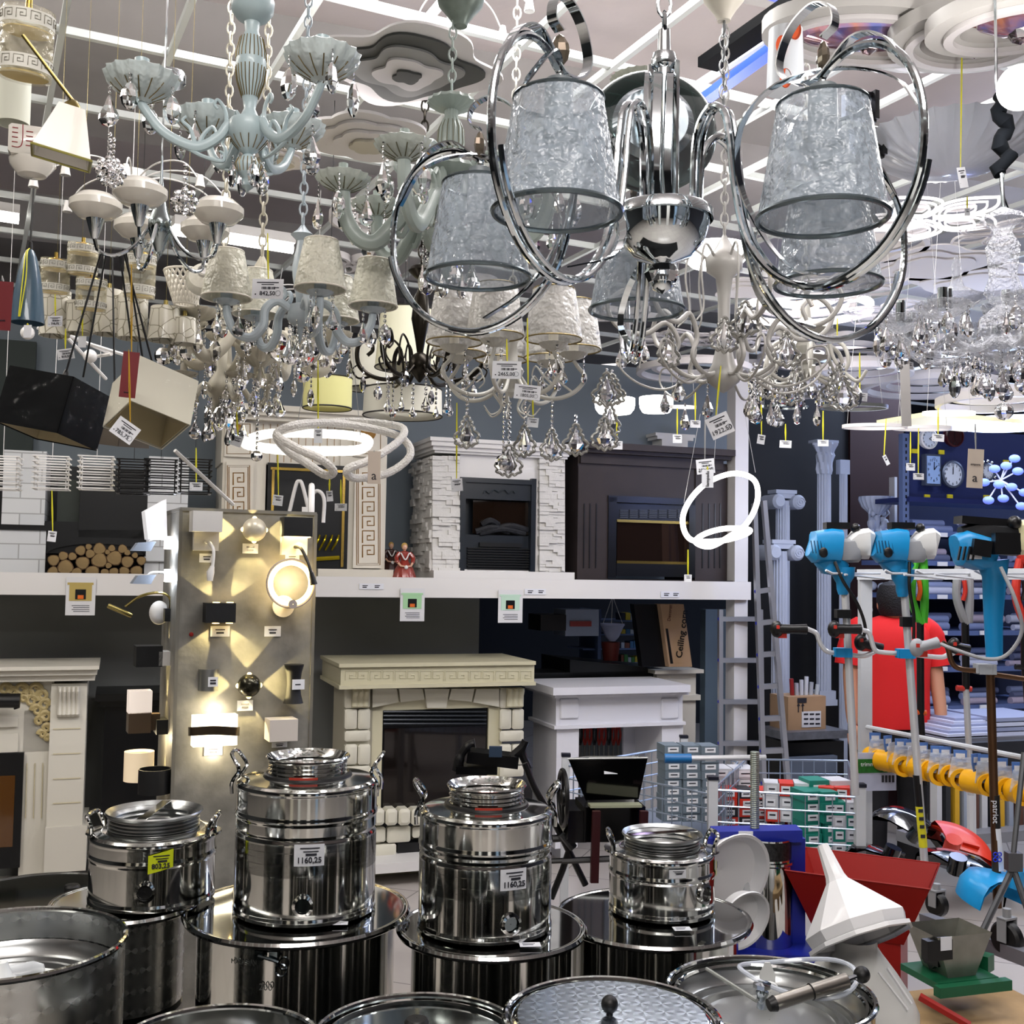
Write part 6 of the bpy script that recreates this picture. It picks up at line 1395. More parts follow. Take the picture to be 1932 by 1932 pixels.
for px, py, w_, h_, yt, d, rt, lb in ((1005, 797, 22, 18, 745, 3, .1, 'beside the framed crystals over the stone fireplace'), (862, 915, 22, 24, 760, 3, -.1, 'in front of the stone fireplace corner'), (1164, 840, 22, 16, 780, 3.4, 0, 'over the dark fireplace left end'), (1278, 828, 18, 16, 770, 3.6, 0, 'over the stepped mantel piece'), (1312, 800, 20, 14, 735, 3.4, 0, 'below the big iron curls'), (1436, 829, 15, 18, 730, 3.4, .15, 'right of the post'), (1482, 838, 22, 14, 800, 4, .05, 'above the short ionic column'), (1553, 836, 20, 12, 775, 4.2, 0, 'on the tall column capital'),
    (1622, 748, 30, 16, 665, 3.2, .1, 'by the pierced dish chandelier'), (1770, 826, 24, 14, 770, 3.6, .05, 'before the clocks'), (1718, 881, 18, 14, 815, 3.8, 0, 'left of the square clock'), (1733, 899, 22, 12, 808, 3.6, 0, 'below its left neighbour'), (1298, 1091, 14, 14, 1037, 4.1, 0, 'hanging from the spiral ring lamp'), (98, 1012, 16, 20, 925, 3.6, .1, 'in front of the log niche'), (370, 918, 24, 16, 845, 3.4, 0, 'among the black slatted pendants'),
    (446, 832, 22, 20, 770, 3, .3, 'beside the left gold medallion'), (524, 944, 20, 20, 850, 3.1, .1, 'above the lamp stand'), (622, 936, 12, 20, 900, 2.9, -.1, 'under the twisted ring lamp'), (643, 957, 24, 14, 905, 3, 0, 'right above the gold grate'), (600, 822, 16, 28, 680, 3, 0, 'on the lit ring lamp'), (1816, 335, 18, 40, 0, 2.6, -.2, 'on a long yellow string at upper right'), (1728, 50, 20, 44, -20, 2.7, .15, 'at the top of the oval ring lamp'), (1825, 400, 10, 14, 370, 3, 0, 'tiny, by the lit leaf lamp'), (1672, 868, 8, 20, 790, 4, -.5, 'turned edge on near the thin rings'), (755, 478, 26, 30, 430, 3, 0, 'behind the carved chandelier hub'), (1580, 640, 12, 14, 600, 3.2, 0, 'small, right of the iron curls'), (1715, 690, 18, 14, 650, 3, 0, 'between glass chandelier drops')):
    ptag(px, py, w_, h_, yt, d, 'small white price tag '+lb, None, rt)
ptag(706, 882, 24, 62, 850, 2.8, 'long pale tag printed with the letter a under the twisted ring lamp', None, 0, M('beige_tag', (214, 200, 186), .6), body=(('a', 24, -16, 0),), strc=M('wire_grey'))
ptag(1840, 884, 30, 74, 800, 3.2, 'long beige tag printed with the letter a before the clocks', None, .05, M('beige_tag'), body=(('a', 24, -18, 0), ('ampora', 6, 8, 0)), strc=M('wire_grey'))
c = P(1708, 730, 2.7); b = B(); b.box((0, 0, 0), (18*2.7/F, .004, 150*2.7/F), RY(-.03)); tag(b.make('hanging_strip', M('strip_grey', (186, 184, 184), .5), None, c), 'narrow grey profile strip hanging vertically left of the glass chandeliers', 'strip')
# ================================================================ the concrete look lamp stand
DC = Fr(341, 3.95, 25)
conc = M('concrete_board', (142, 140, 134), .55, noise=.5, nscale=9, bump=.1, bscale=40)
t = DC.thing('lamp_stand', 'tall concrete look board column covered with wall lamps', 'display stand')
zt = DC.pt(460, 962).z; xr = DC.pt(592, 1100).x
b = B(); b.box((xr/2, .2, zt/2), (xr, .4, zt-.02)); b.make('body', conc, t)
b = B(); b.box((xr/2, .2, zt-.005), (xr+.008, .41, .012)); b.make('top_edge', M('board_edge', (110, 108, 102), .5), t)
for x in (-.001, xr+.001): b = B(); b.box((x, -.001, zt/2), (.012, .006, zt-.01)); b.make('corner_strip', MC['board_edge'], t)
def spot(loc, dirv, e, ang, col=(1, .80, .36), blend=.08):
    l = bpy.data.lights.new('lamp_beam', 'SPOT'); l.energy = e; l.color = col; l.spot_size = math.radians(ang); l.spot_blend = blend; l.shadow_soft_size = .003
    o = bpy.data.objects.new('lamp_beam', l); COL.objects.link(o); o.location = loc; o.rotation_euler = Vector(dirv).to_track_quat('-Z', 'Y').to_euler()
def beam(f, p, dx, dz, e=2.2, ang=62, into=.55):
    n = math.hypot(dx, dz); p = (p[0], -.012 if p[1] > -.06 and p[1] != 0 else p[1], p[2]); spot(f.w(p), f.U*(dx/n)+Vector((0, 0, dz/n))+f.V*.02, e*2.0, ang)
s4 = 3.95/F
def front(px, py, name, label, cat='wall lamp', grp='wall lamps on the stand front', o=0):
    f = DC.sub(px, py, 0); return f, f.thing(name, label, cat, grp)
bz = [M('matt_black', (16, 17, 20), .5), white, M('silver_ball', (176, 170, 150), .25, .6)]
def balllamp(px, py, r, mat, label):
    f, t = front(px, py, 'ball_wall_lamp', label); R = r*s4
    b = B(); b.sphere((0, -.045, 0), R, 28, 20); b.make('ball', mat, t)
    b = B(); b.lathe([(R*.5, 0), (R*.5, .03)], (0, -.03, 0), 16, R=RX(-PI/2)); b.make('stem', mat, t)
    for dx, dz in ((1, 0), (-1, 0), (0, 1), (0, -1)):
        b = B(); b.sphere((dx*R*.93, -.045, dz*R*.93), .009, 12, 8); b.make('light_opening', warmled, t); beam(f, (dx*(R+.006), -.045, dz*(R+.006)), dx, dz, 2.2, 76)
balllamp(475, 1000, 23, M('satin_white_ball', (214, 206, 186), .35, .3), 'pale ball wall lamp throwing four warm beams near the stand top')
balllamp(465, 1291, 22, M('nickel_ball', (60, 58, 48), .2, .8), 'dark metallic ball wall lamp throwing four warm beams')
f, t = front(417, 1156, 'up_down_lamp', 'black box wall lamp with two beams up and two down'); b = B(); f.box(b, 389, 445, 1138, 1175, -.07, 0); b.make('box', bz[0], t)
for x in (-.03, .03):
    for k in (1, -1): b = B(); b.lathe([(.001, 0), (.012, 0), (.013, .002)], (x*.8, -.035, k*.037), 14); b.make('lens', warmled, t); beam(f, (x*.8, -.035, k*.04), x*20, k, 2.0, 46)
f, t = front(393, 1002, 'reading_lamp', 'white box wall lamp with a white gooseneck reading arm'); b = B(); f.box(b, 364, 420, 964, 1003, -.09, -.01); b.make('shade', white, t); b = B(); f.box(b, 366, 413, 1003, 1039, -.03, 0); b.make('base', offwhite, t)
q = lambda x, y, o: f.pt(x, y, o)
b = B(); b.tube(smooth_path([q(388, 1022, -.03), q(396, 1025, -.06), q(403, 1040, -.09), q(401, 1070, -.1)]), .006, 8); b.tube([q(401, 1068, -.1), q(397, 1080, -.1), q(396, 1096, -.1)], [.007, .014, .01], 12); b.make('gooseneck', white, t)
f, t = front(560, 1005, 'reading_lamp', 'black topped wall lamp with a dark gooseneck reading arm, lit warm below'); b = B(); f.box(b, 536, 590, 976, 1012, -.08, -.01); b.make('shade', bz[0], t); b = B(); f.box(b, 532, 580, 1010, 1047, -.03, 0); b.make('base', white, t)
b = B(); f.box(b, 540, 586, 1012, 1014, -.07, -.015); b.make('diffuser', warmled, t); b = B(); b.tube(smooth_path([q(556, 1032, -.03), q(568, 1035, -.06), q(580, 1060, -.09), q(588, 1085, -.1)]), .006, 8); b.tube([q(587, 1080, -.1), q(592, 1103, -.1)], [.008, .014], 12); b.make('gooseneck', bz[0], t); spot(f.w((0, -.04, -.03)), (0, 0, -1), 1.2, 120)
f, t = front(540, 1100, 'ring_wall_lamp', 'glowing round ring wall lamp on a white disc'); b = B(); b.torus((0, -.07, 0), .074, .009, 48, 10, R=RX(PI/2)); b.make('light_ring', warmled, t); b = B(); b.torus((0, -.074, 0), .088, .004, 48, 6, R=RX(PI/2)); b.make('housing', M('taupe', (170, 160, 156), .4), t)
b = B(); b.lathe([(.001, 0), (.04, 0), (.04, .012), (.001, .014)], (-.01, 0, -.085), 28, R=RX(PI/2)); b.make('wall_disc', offwhite, t); b = B(); b.lathe([(.001, .09), (.016, .09), (.016, .0)], (.005, 0, -.075), 16, R=RX(PI/2)); b.make('hub', M('taupe'), t); pt_light(f.w((0, -.05, 0)), 0.7, (1, .8, .45), .008, 'ring_glow')
f, t = front(394, 1282, 'half_round_lamp', 'brushed silver half round wall lamp with a price sticker'); b = B(); b.lathe([(.036, -.038), (.036, .038), (.034, .038), (.001, .03)], (0, -.0, 0), 20, a0=PI, a1=2*PI); b.make('shell', M('silver_satin', (150, 152, 150), .3, .8), t); b = B(); b.box((.008, -.0375, -.005), (.034, .002, .034)); b.mi = 1; b.box((.008, -.039, 0), (.02, .001, .005)); b.box((.008, -.039, -.01), (.02, .001, .007)); b.make('price_sticker', [tagw, ink], t)
f, t = front(404, 1378, 'bow_wall_lamp', 'bright white wall lamp crossed by a dark bow band'); b = B(); f.box(b, 365, 448, 1350, 1408, -.06, -.01); b.make('diffuser', M('warm_white_lit', (255, 250, 236), .5, emit=3.4, ecol=(255, 238, 200)), t); b = B(); b.strap(smooth_path([q_ for q_ in (f.pt(356, 1380, -.03), f.pt(364, 1380, -.07), f.pt(404, 1378, -.085), f.pt(444, 1380, -.07), f.pt(451, 1380, -.03))]), .03, .004, up=(0, 0, 1)); b.make('band', M('bronze_band', (70, 58, 44), .3, .6), t); pt_light(f.w((0, -.03, .075)), .6, (1, .86, .6), .008, 'lamp_glow'); pt_light(f.w((0, -.03, -.075)), .6, (1, .86, .6), .008, 'lamp_glow')
f, t = front(549, 1288, 'hourglass_lamp', 'black hourglass wall lamp with a price sticker near the right edge'); b = B(); b.lathe([(.001, -.07), (.036, -.07), (.028, -.04), (.024, 0), (.028, .04), (.036, .07), (.001, .07)], (0, -.04, 0), 24); b.make('shell', bz[0], t); b = B(); b.box((.01, -.07, -.0), (.045, .002, .036)); b.mi = 1; b.box((.008, -.0715, 0), (.02, .001, .004)); b.make('price_sticker', [tagw, ink], t)
f, t = front(532, 1377, 'cube_wall_lamp', 'plain white cube wall lamp low on the stand'); b = B(); f.box(b, 509, 562, 1358, 1399, -.09, -.005); b.make('cube', M('cube_white', (214, 206, 198), .45), t)
for px, py, w_, h_, lb in ((472, 1035, 30, 19, 'under the pale ball lamp'), (390, 1053, 28, 17, 'under the white gooseneck lamp'), (415, 1191, 36, 20, 'under the black box lamp'), (514, 1191, 32, 20, 'right of the box lamp beams'), (462, 1331, 30, 20, 'under the dark ball lamp'), (402, 1416, 34, 18, 'under the bow lamp'), (527, 1405, 30, 10, 'under the white cube lamp'), (551, 1052, 28, 12, 'above the ring lamp')):
    f, t = front(px, py, 'price_label', 'white price label on the stand '+lb, 'price tag', 'price labels on the stand'); b = B(); b.box((0, -.003, 0), (w_*s4, .002, h_*s4)); b.make('card', tagw, t); b = B(); b.box((0, -.0045, h_*s4*.15), (w_*s4*.5, .001, h_*s4*.1)); b.box((0, -.0045, -h_*s4*.15), (w_*s4*.4, .001, h_*s4*.16)); b.make('print', ink, t)
f, t = front(361, 1197, 'push_button', 'small red round button on the stand edge', 'button', None); b = B(); b.lathe([(.001, .006), (.006, .005), (.008, 0)], n=16, R=RX(PI/2)); b.make('button_head', M('red_button', (140, 20, 16), .3), t)
# lamps on the left side, sticking out to the left: local frame with x = outwards (left), built from world points
def lp(px, py, dep=.2): return DC.w(DC.pt(px, py, dep))
def left_lamp(name, label, px, py, dep=.2):
    c = lp(px, py, dep); t = thing(name, label, 'wall lamp', c, DC.yaw, 'wall lamps on the stand side'); return t, (lambda x, y, o=dep: Vector(((DC.pt(x, y, o)-DC.pt(px, py, dep)).x, o-dep, (DC.pt(x, y, o)-DC.pt(px, py, dep)).z)))
def lbox(b, q, x0, x1, y0, y1, dw=.06): a = q(x0, y0); c = q(x1, y1); b.box(((a.x+c.x)/2, 0, (a.z+c.z)/2), (abs(c.x-a.x), dw, abs(a.z-c.z)))
t, q = left_lamp('fabric_wall_lamp', 'white tapered wall lamp at the top of the stand side, gold lined', 295, 985); b = B(); pp = [q(270, 965), q(310, 943), q(312, 1015), q(276, 1018)]; b.prism([(p.x, p.z) for p in pp], -.05, .05); b.make('shade', M('lit_shade', (240, 240, 245), .5, emit=.35), t)
for y, lb in ((1030, 'upper'), (1092, 'lower')):
    t, q = left_lamp('led_arm_lamp', lb+' white panel reading lamp sticking out of the stand side', 290, y); b = B(); b.tube(smooth_path([q(325, y-12), q(285, y-12), q(275, y+4), q(262, y+8)]), .004, 6); b.make('arm', white, t)
    b = B(); pp = [q(258, y-6), q(292, y-8), q(282, y+10), q(247, y+9)]; b.prism([(p.x, p.z) for p in pp], -.04, .04); b.make('panel', M('panel_grey', (150, 160, 176), .3), t); b = B(); lbox(b, q, 312, 327, y-18, y+6); b.make('wall_plate', ledw, t); pt_light(t.location+Vector((.06, -.03, 0)), .8, (.8, .88, 1), .01, 'lamp_glow')
t, q = left_lamp('picture_lamp', 'brass picture lamp on a curved arm sticking out of the stand side', 280, 1140); b = B(); b.tube(smooth_path([q(321, 1155), q(320, 1128), q(300, 1118), q(265, 1125), q(236, 1145)]), .005, 8); b.make('arm', brass, t); b = B(); b.lathe([(.001, -.048), (.008, -.046), (.0095, -.04), (.0095, .04), (.008, .046), (.001, .048)], q(226, 1152), 16, R=RY(PI/2+.42)); b.make('tube_shade', brass, t); b = B(); lbox(b, q, 310, 334, 1148, 1172, .04); b.make('base', bz[0], t)
for n, px, py, x0, x1, y0, y1, m_, lb in (('wall_lamp_box', 300, 1235, 255, 303, 1218, 1256, bz[0], 'black box lamp on the stand side in mid height'), ('wall_lamp_box', 318, 1242, 297, 322, 1228, 1254, white, 'small white box lamp beside the black side lamp'), ('wall_lamp_box', 306, 1370, 293, 317, 1356, 1382, bz[0], 'small black lamp beside the white topped cube lamp')):
    t, q = left_lamp(n, lb, px, py); b = B(); lbox(b, q, x0, x1, y0, y1, .09); b.make('box', m_, t); beam(Fr(0, 0, DC.yaw, t.location), (.0, .0, -.07), -.1, -1, 1.5, 50); beam(Fr(0, 0, DC.yaw, t.location), (.0, .0, .07), -.1, 1, 1.5, 50)
t, q = left_lamp('cube_lantern', 'lantern of a white glass cube over a brown cube on the stand side', 265, 1342); b = B(); lbox(b, q, 242, 284, 1303, 1343, .075); b.make('glass_cube', M('soft_lit', (250, 236, 224), .4, emit=.5), t); b = B(); lbox(b, q, 241, 282, 1343, 1380, .075); lbox(b, q, 282, 300, 1346, 1376, .04); b.make('brown_cube', M('brown_metal', (84, 68, 52), .4), t)
t, q = left_lamp('half_round_side_lamp', 'warm white half round lamp low on the stand side', 262, 1446); r_ = 28*s4; b = B(); b.lathe([(.001, -.05), (r_, -.05), (r_, .055), (r_*.95, .055), (r_*.9, .045)], n=28); b.make('shade', M('warm_shade', (240, 224, 200), .5, emit=.35, ecol=(255, 226, 180)), t); pt_light(t.location+Vector((.03, 0, .1)), 1.2, (1, .82, .5), .01, 'lamp_glow')
t, q = left_lamp('drum_side_lamp', 'black drum lamp lowest on the stand side', 292, 1469, .05); b = B(); b.lathe([(.001, -.05), (30*s4, -.05), (30*s4, .035), (28*s4, .035), (28*s4, -.04)], n=28); b.make('shade', bz[0], t)
t, q = left_lamp('oval_side_lamp', 'white oval lamp beside the brass picture lamp', 300, 1156, .3); b = B(); b.sphere((0, 0, 0), .045, 20, 14, (.8, .8, 1)); b.make('diffuser', white, t)
# edge-on mirrors/ring lamps on the right side
for px, py, ry, lb in ((603, 970, 56, 'top'), (605, 1120, 50, 'middle'), (600, 1285, 52, 'lowest')):
    c = DC.w(Vector((xr+.03, .18, DC.pt(px, py, .18).z))); t = thing('ring_side_lamp', lb+' of the white ring lamps seen edge on at the stand right side', 'wall lamp', c, DC.yaw-.25, 'ring lamps on the right side'); R_ = ry*4.1/F
    b = B(); b.torus((0, 0, 0), R_, .012, 48, 8, R=RY(PI/2)); b.torus((0, 0, 0), R_*.8, .004, 48, 5, R=RY(PI/2)); b.make('ring', white if ry != 50 else film('ribbed_acrylic'), t); b = B(); b.box((-.02, 0, 0), (.03, .05, .05)); b.make('wall_plate', white, t)
# white letter lamps behind the stand
c = P(560, 935, 4.9); t = thing('loop_lamp', 'white lamp of a pointed loop and a round loop before the black insert', 'lamp', c); s = 4.9/F
b = B(); b.tube(smooth_path([(-13*s, 0, -30*s), (-2*s, 0, 20*s), (4*s, 0, 27*s), (10*s, 0, 20*s), (24*s, 0, -30*s)]), 3.6*s, 8); b.make('pointed_loop', white, t); b = B(); b.tube(smooth_path([(24*s, .02, -40*s), (22*s, .02, -8*s), (36*s, .02, 10*s), (50*s, .02, -4*s), (50*s, .02, -50*s)]), 3.6*s, 8); b.make('round_loop', white, t)
# ================================================================ right hand side of the shop
RW = Fr(1500, 7.6, 19.5)
def put(f, o, lb, cat, grp=None): o.location = f.o; o.rotation_euler = (0, 0, f.yaw); return tag(o, lb, cat, grp)
def one(f, name, mat, boxes, lb, cat, grp=None):
    b = B()
    for q in boxes:
        if len(q) > 6: b.mi = q[6]
        f.box(b, *q[:6])
    return put(f, b.make(name, mat), lb, cat, grp)
o = one(RW, 'wall_black_panel', M('black_panel', (10, 10, 13), .6), [(1400, 1604, 700, 1640, .3, .36)], '', ''); 
for k in ('label', 'category'): del o[k]
struct(o)
o = one(RW, 'wall_brown_panel', M('brown_panel', (46, 20, 18), .6), [(1604, 1706, 700, 1640, .28, .34)], '', '')
for k in ('label', 'category'): del o[k]
struct(o)
plas = M('plaster_grey', (176, 184, 200), .6)
def fluted(f, px, y0, y1, w_, label, cap):
    s = 7.4/F; a = f.pt(px, y1, 0); z1 = f.pt(px, y0, 0).z-a.z; g = f.sub(px, y1, 0); t = g.thing('plaster_column', label, 'column', 'white plaster columns'); r = w_/2*s
    b = B(); b.lathe([(r*1.02, .0), (r*1.0, z1*.5), (r*.96, z1)], n=90, a0=PI, a1=2*PI, wave=lambda q, z: 1-.1*abs(math.sin(q*9))); b.make('fluted_shaft', plas, t)
    if cap == 'ionic':
        b = B(); b.box((0, 0, z1+.06), (r*3.1, r*2, .025)); b.box((0, 0, z1+.035), (r*2.6, r*1.8, .04)); b.lathe([(.001, .1), (.035, .1), (.05, .08), (.05, -.08), (.035, -.1), (.001, -.1)], (r*1.5, 0, z1-.01), 20, R=RX(PI/2)); b.lathe([(.001, .1), (.035, .1), (.05, .08), (.05, -.08)], (-r*1.5, 0, z1-.01), 20, R=RX(PI/2)); b.make('ionic_capital', plas, t)
        b = B(); b.tube([(r*1.5+.035*(1-i/16)*math.cos(i*.8), -.102, z1-.01+.035*(1-i/16)*math.sin(i*.8)) for i in range(15)], .005, 5); b.make('volute', plas, t)
    elif cap == 'cor':
        b = B(); b.lathe([(r, z1), (r*1.1, z1+.03), (r*1.05, z1+.08), (r*1.35, z1+.13), (r*1.2, z1+.15), (r*1.7, z1+.2), (r*1.7, z1+.215), (.001, z1+.215)], n=40, a0=PI, a1=2*PI, wave=lambda q, z: 1+.12*math.sin(q*9+z*30)); b.box((0, 0, z1+.225), (r*3.3, r*2, .02)); b.make('leaf_capital', plas, t); b = B(); b.box((0, 0, .02), (r*3, r*2, .04)); b.box((0, 0, .07), (r*2.5, r*2, .06)); b.make('base', plas, t)
    else: b = B(); b.box((0, 0, z1+.05), (r*2.5, r*1.6, .1)); b.make('block_capital', plas, t)
fluted(RW, 1474, 945, 1500, 30, 'fluted column with a scroll capital behind the stepladder, the taller of two', 'ionic')
R2 = Fr(1500, 7.2, 19.5); fluted(R2, 1468, 1040, 1600, 32, 'fluted column with a scroll capital in front of the taller scroll column', 'ionic')
fluted(RW, 1553, 895, 1330, 30, 'tall fluted column with a leafy capital on the black wall', 'cor'); fluted(RW, 1590, 895, 1620, 18, 'slim fluted pilaster right of the leafy column', 'block')
# plaster urn carried by cherubs
f = RW.sub(1653, 1015, -.1); t = f.thing('plaster_urn', 'white plaster urn carried by small cherub figures', 'ornament'); s = 7.5/F
b = B(); b.lathe([(.001, 45*s), (12*s, 46*s), (26*s, 60*s), (32*s, 74*s), (33*s, 80*s), (28*s, 80*s), (26*s, 74*s), (.001, 70*s)], n=60, wave=lambda q, z: 1+(.05*math.cos(q*20) if z < 76*s else 0)); b.make('fluted_bowl', plas, t)
def cherub(b, x, z, k, lean):
    b.tube(smooth_path([(x, 0, z), (x+lean*6*s, -.02, z+12*s), (x+lean*2*s, 0, z+24*s)]), [8*s*k]*5+[9*s*k]*4+[7*s*k]*2+[5*s*k]*2, 10); b.sphere((x+lean*3*s, -.02, z+32*s), 6*s*k, 12, 8)
    for q in (-1, 1): b.tube(smooth_path([(x+q*5*s, -.02, z+2*s), (x+q*10*s, -.05, z-8*s), (x+q*6*s, -.03, z-18*s)]), 4*s*k, 8); b.tube([(x+q*6*s, 0, z+22*s), (x+q*13*s, -.03, z+32*s), (x+q*9*s, -.02, z+44*s)], 2.6*s*k, 7)
b = B(); cherub(b, -9*s, 14*s, .9, -1); b.make('cherub', plas, t); b = B(); cherub(b, 10*s, 16*s, .9, 1); b.make('cherub', plas, t); b = B(); b.lathe([(.001, -6*s), (10*s, -6*s), (6*s, 10*s), (8*s, 44*s)], n=16); b.make('stem', plas, t)
f = RW.sub(1650, 1170, -.1); t = f.thing('plaster_relief', 'white plaster cherub ornament behind the head of the man in red', 'ornament')
b = B()
for x, z in ((-26, 60), (-10, 66), (14, 64), (34, 68), (-34, 40), (40, 50), (-20, 20)): b.sphere((x*s, -.02, z*s), 11*s, 10, 8, (1, .6, .8))
b.make('relief', plas, t)
one(RW, 'white_profile', white, [(1688, 1693, 900, 1180, .1, .16)], 'thin white vertical profile beside the plaster urn', 'profile')
one(RW, 'leaning_sheet', M('bluish_board', (130, 142, 178), .6), [(1612, 1650, 815, 900, .15, .17)], 'bluish white leaning board behind the thin ring lamps', 'board').rotation_euler = (0, .5, RW.yaw)
# carton with plastic rolls on a dark plinth
f = R2.sub(1540, 1380, -.4); t = f.thing('plinth', 'black plinth with a grey marble top carrying the brown carton', 'plinth')
b = B(); f.box(b, 1487, 1592, 1400, 1640, .02, .28); b.make('body', insblk, t); b = B(); f.box(b, 1482, 1600, 1380, 1395, 0, .3); b.make('marble_top', M('grey_marble', (120, 124, 134), .3, noise=.4, nscale=20), t); b = B(); f.box(b, 1487, 1580, 1428, 1520, -.02, .02); b.make('grey_panel', M('panel_blue_grey', (110, 122, 142), .5), t)
f = R2.sub(1522, 1378, -.32); t = f.thing('carton', 'brown carton with arrows and a white label, rolls of foil sticking out', 'carton')
b = B(); f.box(b, 1487, 1558, 1314, 1378, 0, .2); b.make('box', card, t); b = B(); f.box(b, 1513, 1549, 1342, 1372, -.004, -.001); b.make('label_sheet', tagw, t); b = B()
for i in range(3):
    for j in range(3): f.box(b, 1517+i*11, 1525+i*11, 1346+j*9, 1349+j*9, -.006, -.004)
for x in (1506, 1514): f.box(b, x, x+1.5, 1330, 1344, -.004, -.001); b.add([f.pt(x-2.5, 1332, -.004), f.pt(x+4, 1332, -.004), f.pt(x+.7, 1326, -.004)], [(0, 1, 2)])
f.box(b, 1505, 1522, 1317, 1326, -.004, -.001); b.make('print', ink, t)
random.seed(2)
for i, (x, yy, c_) in enumerate(((1493, 1282, (150, 40, 40)), (1501, 1290, (180, 180, 190)), (1509, 1284, (200, 205, 215)), (1517, 1278, (210, 214, 222)), (1525, 1288, (170, 176, 186)), (1535, 1292, (190, 200, 210)))):
    b = B(); g = f.sub(x+3, 1316, .08); b.cyl((0, 0, -.05), ((i-2)*.006, 0, (1316-yy)*.0034), .013, 12); tag(b.make('foil_roll', M('roll%d' % i, c_, .3), None, g.o, g.yaw), 'thin rolled foil standing in the brown carton'+(', the dark red one' if i == 0 else ''), 'roll', 'foil rolls in the carton' if i else None)
# ladders
alu = M('aluminium', (176, 180, 190), .35, .8); bluep = M('blue_plastic', (30, 50, 200), .4)
def ladder(name, label, d, L, R, n, y0, y1, caps=True):
    c = P(L[1][0], L[1][1], d); t = thing(name, label, 'ladder', c)
    g = lambda p: P(p[0], p[1], d)-c
    for a in (L, R): b = B(); b.tube([g(a[0]), g(a[1])], 1, sect=[(-.012, -.03), (.012, -.03), (.012, .03), (-.012, .03)], up=(0, 1, 0)); b.make('rail', alu, t)
    for i in range(n):
        u = (y0+(y1-y0)*i/(n-1)-L[0][1])/(L[1][1]-L[0][1]); p, q = g(L[0]).lerp(g(L[1]), u), g(R[0]).lerp(g(R[1]), u)
        b = B(); b.tube([p, q], 1, sect=[(-.02, -.014), (.02, -.014), (.02, .014), (-.02, .014)], up=(0, 0, 1)); r = b.make('rung', alu, t)
        if caps: b = B(); b.sphere(p, .017, 10, 8); b.sphere(q, .017, 10, 8); b.split('cap', bluep, r)
ladder('stepladder', 'aluminium stepladder with blue caps leaning right of the post', 6.3, ((1423, 950), (1446, 1640)), ((1441, 945), (1500, 1640)), 9, 1118, 1600)
ladder('extension_ladder', 'aluminium ladder standing behind the white post', 6.75, ((1359, 1150), (1359, 1590)), ((1434, 1150), (1440, 1590)), 6, 1168, 1560)
# shelving with rolls and clocks
SF = Fr(1710, 7.3, 19.5)
one(SF, 'shelf_upright', M('rack_blue_grey', (110, 128, 170), .4, .4), [(1704, 1716, 818, 1640, -.02, .02)]+[], 'perforated blue grey upright at the left of the clock shelf', 'upright')
o = bpy.data.objects['shelf_upright']; b = B()
for i in range(30): b.add([], []); SF.box(b, 1709, 1711, 826+i*12, 832+i*12, -.024, -.019)
b.make('slot', black, o)
one(SF, 'clock_board', M('navy_board', (34, 44, 92), .5), [(1716, 2000, 815, 948, .06, .1)], 'dark blue display board that carries the wall clocks', 'board')
one(SF, 'shelf_edge', M('blue_edge', (24, 34, 84), .5), [(1716, 2000, 943, 952, -.05, .3)], 'blue shelf edge below the clocks', 'shelf')
facem = M('clock_face', (216, 226, 240), .4)
def clock(px, py, r, label, rim, square=False, face=None, hands=(0, .0), ornate=False):
    f = SF.sub(px, py, 0); s = 7.3/F; t = f.thing('wall_clock', label, 'clock', 'wall clocks'); R = r*s
    if square: b = B(); b.box((0, .0, 0), (R*1.5, .04, R*2.5)); b.make('case', rim, t); b = B(); b.box((0, -.022, 0), (R*1.25, .004, R*2.2)); b.make('face', face or facem, t)
    else:
        b = B(); b.lathe([(.001, 0), (R*.98, 0), (R*1.1, .02), (R*1.1, .04), (R*.95, .045), (R*.94, .025)], (0, .03, 0), 40, R=RX(PI/2)); b.make('case', rim, t); b = B(); b.lathe([(.001, .03), (R*.95, .03)], (0, .03, 0), 40, R=RX(PI/2)); b.make('face', face or facem, t)
    if ornate:
        b = B()
        for i in range(12): a = i*PI/6; b.sphere((R*1.35*math.cos(a), 0, R*1.35*math.sin(a)), R*.24, 10, 7)
        b.make('silver_frame', chrome, t)
    yq = -.027 if square else -.004
    for k in range(1, 13):
        a = PI/2-k*PI/6; text(str(k), R*.3, t, (R*(.55 if square else .76)*math.cos(a), yq, R*(.85 if square else .76)*math.sin(a)), (PI/2, 0, 0), ink, .0004, 'numeral')
    b = B()
    for a, l in ((hands[0], .45), (hands[1], .62)): b.strap([(0, yq-.003, 0), (R*l*math.sin(a), yq-.003, R*l*math.cos(a))], R*.06, .001, up=(1, 0, .001) if abs(math.sin(a)) < .5 else (0, 0, 1))
    b.make('hands', black, t)
rimg = M('rim_grey', (90, 100, 120), .3, .5)
clock(1797, 895, 24, 'round wall clock with a dark grey rim and all numerals, near twelve', rimg, hands=(0, .03)); clock(1757, 887, 24, 'tall square wall clock left of the round grey one', rimg, True, hands=(.7, 0), face=M('face_blue', (150, 180, 226), .4))
clock(1752, 828, 18, 'white round wall clock above the square one', white, hands=(1, 2)); clock(1800, 822, 20, 'dark red round wall clock above the large round one', M('maroon', (60, 14, 18), .3), face=M('maroon_face', (46, 14, 18), .4), hands=(0, 3)); clock(1863, 890, 15, 'small wall clock in an ornate silver frame', rimg, hands=(0, 0), ornate=True)
